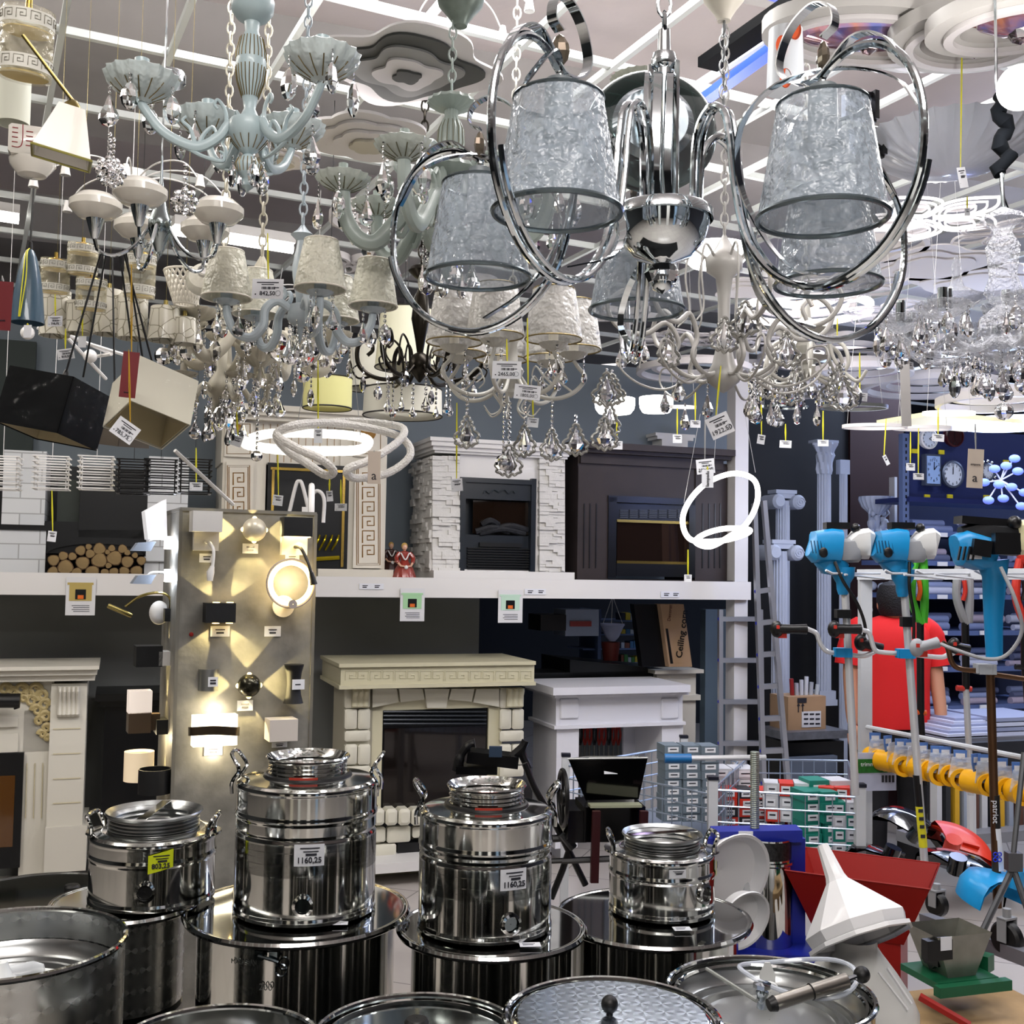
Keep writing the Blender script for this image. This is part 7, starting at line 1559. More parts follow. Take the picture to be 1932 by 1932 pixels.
for px, py in ((1726, 851), (1777, 853), (1750, 937), (1793, 937), (1862, 938), (1899, 872)):
    one(SF.sub(px, py, 0), 'yellow_label', M('yellow_label', (220, 206, 40), .6), [(px-5, px+5, py-4, py+4, .02, .03)], 'small yellow price label on the blue clock board', 'price tag', 'yellow labels at the clocks')
# blue flower lamp
c = P(1893, 905, 5.6); t = thing('flower_wall_lamp', 'blue lit cluster lamp of small discs at the right edge', 'lamp', c); s = 5.6/F; random.seed(9); bb = M('blue_milk', (140, 160, 255), .3, emit=.35, ecol=(80, 110, 255))
for x, z in ((-18, 20), (4, 26), (26, 16), (-38, -6), (-10, -10), (14, -14), (-30, -40), (38, -24), (20, 40), (-2, -36), (32, -50)):
    b = B(); b.tube([(0, .03, 0), (x*s, 0, z*s)], .004, 5); st = b.make('branch', white, t); b = B(); b.sphere((x*s, -.01, z*s), 11*s, 14, 8, (1, .5, .7)); b.make('petal_disc', bb, st)
pt_light(P(1900, 800, 5.2), 30, (.35, .45, 1), .08, 'blue_light'); pt_light(P(1640, 960, 6.2), 7, (.8, .85, 1), .1); pt_light(P(1780, 1000, 6.3), 10, (.6, .7, 1), .1)  # last two point lights stand free by the urn and rolls, no lamp body
b = B(); c = P(1902, 806, 5.4); b.lathe([(.001, 0), (.22, 0), (.24, .03), (.001, .05)], n=30); tag(b.make('blue_panel_lamp', M('blue_white_lit', (235, 240, 255), .5, emit=6, ecol=(200, 215, 255)), None, c), 'glaring blue white panel lamp above the clocks at the right edge', 'ceiling lamp')
b = B(); c = P(1790, 796, 5.2); b.box((0, 0, 0), (.55, .35, .02), RZ(.4)); tag(b.make('cream_panel_lamp', M('cream_lit', (250, 244, 200), .5, emit=.45), None, c), 'cream glowing flat panel lamp above the clocks', 'ceiling lamp')
# shelves of rolls
rollm = [M('film_roll_a', (150, 164, 206), .3), M('film_roll_b', (120, 134, 176), .4), M('film_roll_c', (190, 196, 220), .35), M('film_roll_d', (96, 104, 136), .4), M('pinkish_roll', (170, 160, 180), .45)]
random.seed(12); n_r = 0
for y in (1005, 1060, 1122, 1190, 1258, 1330):
    one(SF.sub(1800, y, 0), 'rack_shelf', M('rack_shelf_blue', (90, 108, 156), .4), [(1716, 2000, y, y+9, 0, .5)], 'blue grey shelf of the roll rack, '+{1005: 'uppermost', 1060: 'second from the top', 1122: 'third from the top', 1190: 'fourth from the top', 1258: 'second lowest', 1330: 'lowest'}[y], 'shelf')
    for j in range(3 if y > 1100 else 2):
        for k in range(3):
            x0 = 1716+k*92+random.uniform(0, 12); h = random.uniform(6, 8.5); yy = y-h-(j*2*h*.82 if j else 0)
            f = SF.sub(x0, yy, .04+.06*j); s = 7.4/F; L = random.uniform(70, 96)*s; b = B(); b.lathe([(.001, 0), (h*s, 0), (h*s, L), (.001, L)], n=16, R=RY(PI/2)); b.make
            o = b.make('film_roll', random.choice(rollm), None, f.o, f.yaw); tag(o, 'roll of film or oilcloth lying on the blue grey rack', 'roll', 'rolls on the rack')
    f = SF.sub(1800, y+4, -.01)
    for x in (1770, 1850): one(SF.sub(x, y+4, 0), 'shelf_label', tagw, [(x, x+18, y, y+8, -.02, -.01)], 'small white price label on the edge of the roll rack', 'price tag', 'labels on the roll rack')
one(SF, 'backing_board', M('rack_back_navy', (30, 38, 66), .7), [(1716, 2000, 950, 1640, .52, .56)], 'dark navy back panel of the roll rack', 'panel')
# table with sheets of paper, stacks
f = Fr(1840, 6.0, 19.5)
b = B(); f.box(b, 1785, 2000, 1390, 1408, 0, .6); f.box(b, 1785, 1793, 1408, 1640, 0, .05); put(f, b.make('sheet_table', M('table_grey', (110, 112, 120), .5)), 'grey table with stacked sheets right of the man in red', 'table')
for i in range(6):
    one(f, 'paper_stack', M('sheet%d' % (i % 2), ((206, 212, 232), (150, 158, 186))[i % 2], .5), [(1787+i*3, 1868+i*2, 1384-i*6, 1389-i*6, .02+i*.02, .5)], 'flat stack of sheets on the grey table, left pile', 'paper', 'sheets on the grey table')
for i in range(4): one(f, 'book', M('sheet%d' % (i % 2)), [(1880, 1990, 1380-i*9, 1387-i*9, .02, .4)], 'thick flat catalogue on the grey table at the right edge', 'book', 'catalogues on the grey table')
# ---------------------------------------------------------------- the man in red
def skin_body(name, verts, edges, radii, root, mat, parent, sub=2):
    me = bpy.data.meshes.new(name); me.from_pydata([tuple(v) for v in verts], edges, []); ob = bpy.data.objects.new(name, me); COL.objects.link(ob)
    md = ob.modifiers.new('skin', 'SKIN'); md.use_smooth_shade = True
    for i, v in enumerate(me.skin_vertices[0].data): v.radius = radii[i] if isinstance(radii[i], tuple) else (radii[i],)*2; v.use_root = (i == root)
    s_ = ob.modifiers.new('sub', 'SUBSURF'); s_.levels = s_.render_levels = sub
    dg = bpy.context.evaluated_depsgraph_get(); dg.update(); m2 = bpy.data.meshes.new_from_object(ob.evaluated_get(dg)); m2.name = name
    bpy.data.objects.remove(ob); m2.materials.clear(); m2.materials.append(mat)
    for p in m2.polygons: p.use_smooth = True
    return inst(name, m2, parent)
c = P(1684, 1100, 6.3); t = thing('person', 'man with short black hair seen from behind in a red t-shirt', 'person', (c.x, 6.3, 0), .06)
hm = c.z; skn = M('skin_tone', (196, 140, 108), .5)
V = [(0, 0, .92), (0, 0, 1.12), (0, .0, 1.32), (0, .0, hm-.245), (0, -.01, hm-.19), (0, -.01, hm-.11),
     (.19, 0, 1.385), (.245, .0, 1.16), (.25, -.06, .92), (.245, -.07, .84), (-.19, 0, 1.385), (-.245, .0, 1.16), (-.255, -.05, .92), (-.25, -.06, .84),
     (.1, 0, .86), (.11, 0, .48), (.11, .03, .1), (.11, -.08, .04), (-.1, 0, .86), (-.11, 0, .48), (-.11, .03, .1), (-.11, -.08, .04)]
E_ = [(0, 1), (1, 2), (2, 3), (3, 4), (4, 5), (2, 6), (6, 7), (7, 8), (8, 9), (2, 10), (10, 11), (11, 12), (12, 13), (0, 14), (14, 15), (15, 16), (16, 17), (0, 18), (18, 19), (19, 20), (20, 21)]
rr = [(.16, .11), (.17, .11), (.17, .1), .065, .055, .06, .06, .045, .036, .03, .06, .045, .036, .03, .085, .06, .045, .035, .085, .06, .045, .035]
skin_body('body', V, E_, rr, 0, skn, t)
b = B(); b.sphere((0, -.005, hm-.115), .078, 20, 16, (.98, 1.12, 1.38)); 
for s_ in (-1, 1): b.sphere((s_*.079, 0, hm-.125), .022, 10, 8, (.5, .9, 1.3))
b.sphere((0, -.0, hm-.2), .055, 14, 10); b.sphere((0, .095, hm-.13), .014, 8, 6); hd = b.make('head', skn, t)
b = B(); b.lathe([(.001, .118), (.045, .113), (.074, .095), (.09, .055), (.092, .01), (.086, -.04), (.07, -.075), (.001, -.08)], (0, -.012, hm-.108), 24, sy=1.1); b.make('hair', M('black_hair', (14, 12, 14), .7, bump=.6, bscale=120), t)
b = B(); b.lathe([(.205, .835), (.21, .87), (.205, 1.0), (.21, 1.15), (.225, 1.28), (.215, 1.37), (.15, 1.43), (.075, 1.455), (.06, 1.45)], n=48, sy=.62, wave=lambda a, z: 1+.012*math.sin(a*9+z*22)*(1.2 if z < 1.1 else .4)); rs = M('red_shirt', (216, 30, 30), .8, bump=.35, bscale=9)
b.make('t_shirt', rs, t, ang=80)
for s_ in (-1, 1):
    b = B(); b.tube(smooth_path([(s_*.13, 0, 1.395), (s_*.2, 0, 1.365), (s_*.245, 0, 1.28), (s_*.262, -.005, 1.18)]), [.06]*4+[.075]*6+[.068]*6+[.07]*3, 16, cap=False); b.make('sleeve', rs, t)
    b = B()
    for k in range(5): b.tube(smooth_path([(s_*(.235+.008*k), -.07+.014*(k-2), .8), (s_*(.238+.008*k), -.085+.012*(k-2), .755), (s_*(.232+.005*k), -.09+.01*(k-2), .73-.006*abs(k-2))]), .0085, 7)
    b.sphere((s_*.248, -.07, .815), .042, 12, 8, (.7, .9, 1)); b.make('hand', skn, t)
b = B(); b.lathe([(.15, .6), (.17, .86), (.175, .9)], n=28, sy=.58); 
for s_ in (-1, 1): b.tube(smooth_path([(s_*.09, 0, .86), (s_*.11, 0, .5), (s_*.115, .02, .06)]), [.1]*6+[.08]*6+[.07], 14)
b.make('trousers', M('black_trousers', (16, 16, 20), .8), t)
for s_ in (-1, 1): b = B(); b.sphere((s_*.115, -.0, .045), .06, 14, 8, (.8, 2.0, .72)); b.make('shoe', black, t)
# ---------------------------------------------------------------- rack with brush cutters
bl_ = M('tool_blue', (20, 132, 190), .35); gy = M('tool_grey', (150, 152, 156), .4); tubew = M('tube_white', (214, 216, 220), .25, .4); grn = M('tool_green', (70, 170, 44), .4); rd = M('tool_red', (196, 52, 40), .4)
rackm = M('rack_white', (204, 208, 214), .4)
RD = 4.35
c0 = P(1630, 1400, RD); t = thing('tool_rack', 'white steel rack with hooks carrying the brush cutters', 'rack', (c0.x, RD, 0)); g = lambda x, y, d=RD: P(x, y, d)-t.location
b = B(); b.tube([g(1632, 1085), g(1632, 1640)], 1, sect=[(-.022, -.02), (.022, -.02), (.022, .02), (-.022, .02)], up=(0, 1, 0)); b.make('post', rackm, t)
b = B(); b.tube([g(1620, 1084), g(1935, 1083, 4.0)], 1, sect=[(-.02, -.02), (.02, -.02), (.02, .02), (-.02, .02)], up=(0, 0, 1)); b.make('crossbar', rackm, t)
for x, d in ((1600, 4.2), (1712, 4.1), (1770, 4.1), (1880, 4.0)):
    b = B(); b.tube([g(x+60, 1082, d), g(x-30, 1082, d-.35), g(x-42, 1076, d-.36)], .0045, 6); b.tube([g(x+68, 1092, d), g(x-6, 1084, d-.3)], .0045, 6); b.make('hook', rackm, t)
b = B(); b.tube([g(1832, 1430, 4.8), g(1834, 1640, 4.8)], .02, 8); b.make('leg', rackm, t)
def cutter(lb, ex, ey, d, top, bot, tubem, neck=(bl_, 1.0), style=0, hb=None, grp='brush cutters'):
    c = P(ex, ey, d); t = thing('brush_cutter', lb, 'brush cutter', c, 0, grp); g = lambda x, y, q=0: P(x, y, d+q)-c; s = d/F
    b = B(); b.tube([g(*top), g(*bot)], .0135, 14); sh = b.make('shaft', tubem, t)
    def loft(name, secs, mat, n=10):
        b = B(); b.tube([g(x, y) for x, y, _ in secs], [r*s for _, _, r in secs], n, up=(0, 1, 0), sect=[(math.copysign(abs(math.cos(a))**.6, math.cos(a)), math.copysign(abs(math.sin(a))**.6, math.sin(a))) for a in [2*PI*i/n+.3 for i in range(n)]]); return b.make(name, mat, t, ang=40)
    if style == 0:
        loft('engine_cover', [(ex-62, ey-2, 20), (ex-56, ey, 30), (ex-24, ey-2, 33), (ex-8, ey, 33), (ex-6, ey, 24)], bl_, 12)
        loft('lower_cover', [(ex-50, ey+22, 10), (ex-30, ey+30, 22), (ex-8, ey+36, 20), (ex+2, ey+44, 14)], bl_)
        loft('muffler', [(ex-26, ey+8, 18), (ex-4, ey+8, 23), (ex+24, ey+6, 24), (ex+30, ey+6, 20)], gy)
        loft('fuel_tank', [(ex+16, ey+2, 20), (ex+28, ey-4, 28), (ex+44, ey-6, 30), (ex+50, ey-4, 24)], M('tank_white', (214, 214, 212), .4))
        b = B(); b.box(g(ex-12, ey-40), (44*s, .05, 12*s)); b.sphere(g(ex+24, ey-36, -.02), 9*s, 12, 8); b.make('black_top', black, t); b = B(); b.sphere(g(ex-36, ey+10, -.055), 9*s, 12, 8, (1, .4, 1.1)); b.make('air_inlet', black, t)
        b = B()
        for i in range(6): b.tube([g(ex-60+i*6, ey-12, -.055), g(ex-56+i*6, ey+12, -.058)], .0018, 4)
        b.make('vent_slot', M('slot_dark', (8, 60, 92), .5), t)
        b = B(); b.lathe([(22*s, 30*s), (20*s, 12*s), (13*s, 0), (12*s, -12*s), (9*s, -22*s)], g(top[0]-3, top[1]-8), 18); b.make('neck', bl_, t)
    else:
        loft('engine_cover', [(ex-60, ey+8, 26), (ex-48, ey+6, 34), (ex-10, ey+16, 34), (ex+10, ey+24, 26)], bl_, 12); loft('engine_block', [(ex-50, ey-20, 14), (ex-20, ey-24, 20), (ex+30, ey-10, 30), (ex+56, ey-6, 28)], M('engine_black', (20, 22, 26), .5)); loft('fuel_tank', [(ex+50, ey-12, 30), (ex+66, ey-14, 34), (ex+84, ey-14, 34)], M('cream_tank', (226, 220, 176), .4))
        b = B(); b.box(g(ex-10, ey-44, 0), (90*s, .07, 14*s), RY(.06)); b.sphere(g(ex+52, ey-42, -.04), 13*s, 12, 8); b.make('black_top', black, t); b = B(); b.box(g(ex-22, ey+22, -.06), (24*s, .004, 9*s)); b.make('maker_label', tagw, t); b = B(); b.box(g(ex-10, ey+6, -.07), (34*s, .02, 30*s), RY(.15)); b.box(g(ex+36, ey-2, -.08), (46*s, .03, 40*s)); [b.box(g(ex-52+i*9, ey+16, -.062), (3*s, .01, 26*s), RY(.2)) for i in range(4)]; b.split('vent_block', black, t)
        b = B(); b.tube([g(ex+10, ey+30), g(ex+14, ey+60), g(ex+12, ey+140), g(ex+14, ey+215)], [30*s, 22*s, 17*s, 15*s], 12); b.make('neck', bl_, t)
    if hb:
        for i, pth in enumerate(hb['tubes']): b = B(); b.tube(smooth_path([g(*p) for p in pth], 4), .0085, 10); b.make('handlebar', hb['m'], t)
        for x0, y0, x1, y1, m_ in hb['grips']:
            b = B(); b.tube([g(x0, y0), g((x0+x1)/2, (y0+y1)/2), g(x1, y1)], [.019, .016, .018], 12); k = b.make('grip', m_, t)
            b = B(); b.sphere(g(x0, y0), .03, 12, 8, (.8, .6, 1)); b.make('throttle_body', m_, k); b = B(); b.box(g(x0+10, y0+12), (.03, .012, .018)); b.box(g(x0+2, y0-4, -.03), (.01, .006, .012)); b.split('red_trigger', rd, k)
        x, y = hb['clamp']; b = B(); b.box(g(x, y), (.055, .05, .032)); 
        for i in (-1, 1): b.tube([g(x+i*13, y-8, -.02), g(x+i*13, y+8, -.02)], .006, 8)
        b.make('clamp', hb.get('cm', bl_), t)
    return t, g
t, g = cutter('blue brush cutter leftmost on the rack with white shaft', 1590, 1032, 3.95, (1594, 1108), (1614, 1500), tubew, hb=dict(m=tubew, tubes=[[(1522, 1186), (1540, 1195), (1548, 1215), (1562, 1230), (1590, 1232)], [(1590, 1232), (1625, 1238), (1645, 1232), (1660, 1222)]], grips=[(1466, 1187, 1522, 1187, black), (1624, 1212, 1664, 1224, black)], clamp=(1590, 1231)))
b = B(); b.tube(smooth_path([g(1575, 1060, -.05), g(1590, 1095, -.07), g(1618, 1140, -.05), g(1632, 1180, -.04), g(1630, 1200, -.03)]), .006, 8); b.make('cable', black, t); b = B(); b.box(g(1590, 1158), (.05, .04, .03)); b.make('strap_ring', black, t)
t, g = cutter('blue brush cutter in the middle with a yellow warning sticker on its shaft', 1712, 1032, 3.9, (1706, 1112), (1745, 1640), tubew, hb=dict(m=tubew, tubes=[[(1625, 1188), (1640, 1195), (1650, 1225), (1668, 1231), (1708, 1233)], [(1708, 1233), (1770, 1240), (1788, 1236), (1808, 1228)]], grips=[(1574, 1187, 1624, 1187, black), (1800, 1219, 1828, 1226, black)], clamp=(1708, 1233)))
b = B(); b.tube(smooth_path([g(1716, 1060, -.05), g(1716, 1110, -.06), g(1724, 1160, -.05), g(1724, 1205, -.04)]), .006, 8); b.make('cable', black, t); b = B(); b.box(g(1711, 1173), (.04, .034, .035)); b.make('strap_ring', black, t)
b = B(); k0, k1 = g(1735, 1521), g(1742, 1598); b.tube([k0, k1], .0142, 14); b.make('warning_sticker', M('warn_yellow', (226, 218, 40), .5), t); b = B(); b.tube([g(1730, 1462), g(1735, 1521)], .0142, 14); b.make('black_sticker', black, t)
b = B()
for y in (1530, 1545, 1560, 1578): b.box(g(1737+(y-1530)*.09, y, -.0148), (.016, .001, .012))
b.make('sticker_print', ink, t)
b = B(); b.box(g(1744, 1645), (.06, .05, .03)); b.make('bracket', gy, t)
t, g = cutter('large blue brush cutter at the right edge with a bronze shaft', 1862, 1028, 3.55, (1868, 1262), (1882, 1712), M('bronze_tube', (92, 66, 46), .3, .7), style=1, hb=dict(m=M('bronze_tube'), tubes=[[(1778, 1212), (1788, 1222), (1796, 1250), (1812, 1262), (1850, 1266)], [(1870, 1272), (1940, 1282)]], grips=[(1730, 1222, 1770, 1212, M('grip_grey', (160, 164, 170), .45))], clamp=(1858, 1262), cm=M('grip_grey')))
b = B(); b.tube(smooth_path([g(1888, 1070, -.08), g(1915, 1130, -.12), g(1928, 1190, -.12), g(1900, 1235, -.1), g(1860, 1243, -.08), g(1800, 1225, -.05), g(1775, 1215, -.02)]), .006, 8); b.make('cable', gy, t)
b = B(); b.tube([g(1879, 1562), g(1885, 1642)], .0145, 14); b.make('paper_sticker', tagw, t); b = B(); b.tube([g(1877, 1500), g(1879, 1562)], .0145, 14); b.make('black_sticker', black, t)
b = B()
for y in (1612, 1622): b.torus(g(1878, y, -.0155), .006, .0018, 12, 4, R=RX(PI/2)); b.torus(g(1886, y, -.0155), .006, .0018, 12, 4, R=RX(PI/2))
b.make('blue_symbol', bluep, t)
text('patriot', .026, t, tuple(g(1878, 1532, -.016)), (PI/2, PI/2, 0), tagw, name='brand_text')
# electric trimmers behind
def trimmer(px, d, hm_, col, accent, label, y0, y1, ty, x2):
    c = P(px, y0, d); t = thing('grass_trimmer', label, 'trimmer', c, 0, 'electric trimmers'); g = lambda x, y, q=0: P(x, y, d+q)-c
    b = B(); b.tube(smooth_path([g(px, y0-30), g(px-6, y0), g(px-8, y0+40), g(px+2, y0+75), g(px+12, y0+92)]), .016, 10); b.tube(smooth_path([g(px+14, y0-28), g(px+16, y0+20), g(px+16, y0+60), g(px+14, y0+90)]), .016, 10); b.tube([g(px-2, y0-30), g(px+16, y0-28)], .02, 10); b.tube([g(px-2, y0-60), g(px+14, y0-28)], .03, 10); b.make('handle', col, t)
    b = B(); b.tube(smooth_path([g(px+6, y0+10, -.01), g(px+8, y0+30, -.01), g(px+4, y0+48, -.01)]), .009, 8); b.make('trigger', accent, t)
    b = B(); b.tube([g(px+8, y0+88), g(px+(x2-px)*.3+4, ty)], .014, 12); b.make('upper_tube', black, t); b = B(); b.tube([g(px+(x2-px)*.3+4, ty), g(x2, y1)], .012, 12); b.make('lower_tube', hm_, t); b = B(); b.tube([g(px+(x2-px)*.3-14, ty-2), g(px+(x2-px)*.3+14, ty)], .011, 10); b.make('knob', accent, t)
trimmer(1728, 4.3, black, grn, M('tool_orange', (226, 96, 30), .4), 'green electric grass trimmer with an orange trigger behind the rack bar', 1085, 1480, 1345, 1745); trimmer(1813, 4.3, tubew, gy, rd, 'grey electric grass trimmer with a red trigger on the rack', 1085, 1500, 1300, 1832)
trimmer(1925, 4.2, black, rd, black, 'red handled trimmer cut by the right photo edge', 1085, 1350, 1260, 1940)
# rail with yellow trimmer line packs
cy_ = M('trimmer_yellow', (246, 180, 20), .35); blp = film('blister', (225, 235, 250), .35, .08, .6, 40)
c = P(1636, 1372, 4.3); c2 = P(1945, 1432, 3.6); b = B(); b.tube([(0, 0, 0), c2-c], .009, 8); tag(b.make('hanging_rail', rackm, None, c), 'thin white rail from which the yellow trimmer line packs hang', 'rail')
proto = None
for i in range(13):
    u = (i+.5)/13; p = c.lerp(c2, u)+Vector((0, -.03-.02*(i % 3), -.012)); lb = 'yellow trimmer line coil pack with a blue header card hanging on the rail'
    if proto is None:
        proto = thing('trimmer_line_pack', lb, 'line pack', p, .1, 'yellow line packs on the rail')
        b = B(); b.prism([(-.022, 0), (.022, 0), (.02, -.035), (.012, -.06), (-.012, -.06), (-.02, -.035)], -.002, .002); b.make('header_card', M('blue_card', (90, 130, 200), .5), proto)
        b = B(); b.box((0, -.003, -.02), (.03, .001, .018)); b.box((0, -.003, -.045), (.018, .001, .012)); b.make('card_print', tagw, proto)
        b = B(); b.lathe([(.024, -.04), (.037, -.04), (.039, -.03), (.037, -.02), (.039, -.01), (.037, 0), (.039, .01), (.037, .02), (.037, .04), (.024, .04), (.024, -.04)], (0, 0, -.095), 28, R=RX(PI/2)); b.make('coil', cy_, proto)
        b = B(); b.prism([(-.03, -.02), (.03, -.02), (.042, -.09), (-.042, -.09)], -.03, -.028); b.make('blister_shell', blp, proto)
    else: dup(proto, p, .1+random.uniform(-.5, .5))
# grass board
f = Fr(1655, 4.2, 10); t = f.sub(1655, 1495).thing('info_board', 'info board with a green grass strip hanging under the rail', 'board'); g0 = f.sub(1655, 1495)
b = B(); g0.box(b, 1619, 1691, 1420, 1492, 0, .004); b.make('sheet', M('board_blue_white', (190, 196, 220), .5), t); b = B(); g0.box(b, 1619, 1691, 1432, 1458, -.002, 0); b.make('grass_strip', M('grass_print', (40, 120, 40), .7, noise=.5, nscale=60), t)
b = B()
for i in range(4): g0.box(b, 1664+i*6.5, 1668+i*6.5, 1463, 1476, -.002, 0)
b.make('icon', ink, t); q = g0.pt(1650, 1442, -.003); text('trimmer line', .022, t, tuple(q), (PI/2, 0, 0), tagw, name='printed_text')
# ================================================================ floor goods at the right
wire_w = M('zinc_wire', (170, 184, 204), .3, .7); capm = M('cart_cap', (24, 26, 40), .4)
def wirecart(name, label, d0, corners, ytop, ybot, rows, cols, posts=(), dz=.0):
    """corners: list of (px, depth); wire panels run from ytop to ybot (pixel rows at the first corner)"""
    zt = P(corners[0][0], ytop, corners[0][1]).z; zb = P(corners[0][0], ybot, corners[0][1]).z
    pts = [P(x, 1400, d) for x, d in corners]; c = Vector((pts[0].x, pts[0].y, zb)); t = thing(name, label, 'cart', c)
    n = len(pts)
    for i in range(n):
        a, e = pts[i], pts[(i+1) % n]; b = B(); L = (e-a).length; m_ = max(3, int(L/cols))
        for j in range(rows+1): z = zt+(zb-zt)*j/rows; b.tube([(a.x-c.x, a.y-c.y, z-c.z), (e.x-c.x, e.y-c.y, z-c.z)], .0032 if j else .0045, 5)
        for j in range(m_+1): p = a.lerp(e, j/m_); b.tube([(p.x-c.x, p.y-c.y, zt-c.z), (p.x-c.x, p.y-c.y, zb-c.z)], .0022, 4)
        b.make('wire_panel', wire_w, t)
    b = B(); b.plate([(p.x-c.x, p.y-c.y) for p in pts], 0, .012); b.make('floor_panel', wire_w, t)
    for i in posts:
        p = pts[i]; b = B(); b.box((p.x-c.x, p.y-c.y, (zt-c.z)/2+.02-c.z/2), (.035, .035, zt-c.z+c.z+.04)); o = b.make('post', rackm, t); b = B(); b.box((p.x-c.x, p.y-c.y, zt-c.z+.045), (.04, .04, .012)); b.make('post_cap', capm, o)
    return t, c, zt, zb
t, c, zt, zb = wirecart('wire_basket_cart', 'wire basket cart with a blue push handle holding grey boxes', 5, [(1345, 4.3), (1068, 4.9), (1290, 5.5), (1392, 5.05)], 1500, 1640, 5, .05, (1, 2))
b = B(); b.tube([P(1254, 1431, 4.5)-c, P(1445, 1429, 4.5)-c], .011, 10); b.make('handle_bar', tubew, t); b = B(); b.tube([P(1254, 1431, 4.49)-c, P(1304, 1431, 4.49)-c], .019, 12); b.make('blue_grip', M('grip_blue', (24, 100, 160), .4), t)
t2, cB, ztB, zbB = wirecart('wire_basket_trolley', 'wire basket trolley holding red, white and green boxes', 5, [(1345, 4.25), (1622, 4.15), (1600, 4.95), (1408, 4.95)], 1490, 1640, 5, .048, (0, 1))
def boxes(px0, py0, d, nx, nz, w_, h_, dep, mats, label, name, grp, rz=.15, jit=.0, stepd=.0, labelled=True):
    for i in range(nx):
        for j in range(nz):
            p = P(px0, py0, d)+Vector((i*w_*1.04, i*stepd, j*h_*1.03)); p += Vector((random.uniform(-1, 1)*jit, random.uniform(-1, 1)*jit, 0)); m_ = mats[(i+j) % len(mats)]
            b = B(); b.box((0, 0, h_/2), (w_, dep, h_)); o = b.make(name, m_, None, p, rz+random.uniform(-1, 1)*jit*4); tag(o, label, 'box', grp)
            if labelled: b = B(); b.box((0, -dep/2-.001, h_/2), (w_*.62, .001, h_*.6)); b.mi = 1; b.box((0, -dep/2-.002, h_*.55), (w_*.4, .001, h_*.12)); b.make('front_label', [tagw, ink], o)
random.seed(31)
gbx = M('box_grey', (110, 124, 136), .5); wbx = M('box_white', (206, 208, 214), .5); rbx = M('box_red', (206, 54, 38), .5); gnx = M('box_teal', (24, 128, 112), .5); dbx = M('box_dark', (30, 30, 34), .5)
boxes(1262, 1545, 4.75, 3, 9, .075, .034, .1, [gbx], 'small grey box with a white label in the stack inside the wire cart', 'small_box', 'grey boxes in the wire cart', .2, .003)
boxes(1352, 1500, 4.85, 2, 3, .1, .04, .12, [wbx], 'small white box on top of the stack in the wire cart', 'small_box', 'white boxes in the wire cart', .1, .002)
boxes(1372, 1570, 4.7, 4, 5, .065, .036, .1, [rbx, rbx, dbx], 'small red or black box heaped in the wire trolley', 'small_box', 'red boxes in the wire trolley', .1, .006)
boxes(1455, 1545, 4.6, 3, 3, .06, .05, .1, [rbx, wbx, wbx], 'small red or white box in the middle of the wire trolley', 'small_box', 'mixed boxes in the wire trolley', -.2, .006)
boxes(1520, 1606, 4.5, 2, 6, .07, .04, .12, [gnx], 'small teal box in the low stack inside the wire trolley', 'small_box', 'teal boxes in the wire trolley', .25, .008)
boxes(1575, 1606, 4.5, 2, 4, .05, .05, .12, [wbx, gnx], 'white or teal box standing at the right end of the trolley', 'small_box', 'end boxes in the wire trolley', .0, .002); boxes(1560, 1520, 4.55, 2, 2, .06, .04, .1, [rbx, rbx], 'small red box lying on the teal stack', 'small_box', 'red boxes on the teal stack', -.3, .006)
boxes(1535, 1508, 4.6, 2, 1, .085, .085, .1, [gnx, wbx], 'larger teal or white box leaning on top of the trolley load', 'carton_box', 'larger boxes on the trolley load', .2, .002)
# red hopper
def hopper(name, label, P0, tw, td, bw, bd, h, mat, rz, wall=.004):
    t = thing(name, label, 'hopper', P0, rz); b = B()
    for k in (0, 1):
        e = -wall*k; T_ = [(-tw/2-e*-1, -td/2+(-e)), (tw/2+e, -td/2-e), (tw/2+e, td/2+e), (-tw/2-e, td/2+e)]; Bt = [(-bw/2-e, -bd/2-e), (bw/2+e, -bd/2-e), (bw/2+e, bd/2+e), (-bw/2-e, bd/2+e)]
        b.add([(x, y, h) for x, y in T_]+[(x, y, 0) for x, y in Bt], [(4+i, 4+(i+1) % 4, (i+1) % 4, i) for i in range(4)])
    b.make('bin', mat, t, smooth=False)
    b = B(); b.tube([(x, y, h) for x, y in ((-tw/2, -td/2), (tw/2, -td/2), (tw/2, td/2), (-tw/2, td/2))], .003, 5, True); b.make('rim', mat, t); return t
hred = M('hopper_red', (150, 26, 20), .45)
c = P(1645, 1690, 3.45); t = hopper('red_hopper', 'dark red square hopper bin behind the white funnel', (c.x, c.y+.08, .58), .42, .32, .26, .2, .17+.02, hred, -.45); b = B(); b.box((0, 0, -.12), (.24, .18, .24)); b.make('lower_box', hred, t)
b = B(); b.tube([(.25, .05, -.03), (.3, .05, -.03)], .05, 24); b.make('wheel', rubber, t)
for sx, sy in ((-.1, -.07), (.1, -.07), (-.1, .07), (.1, .07)): b = B(); b.tube([(sx, sy, -.2), (sx*1.6, sy*1.6, -.58)], .01, 6); b.make('leg', dchrome, t)
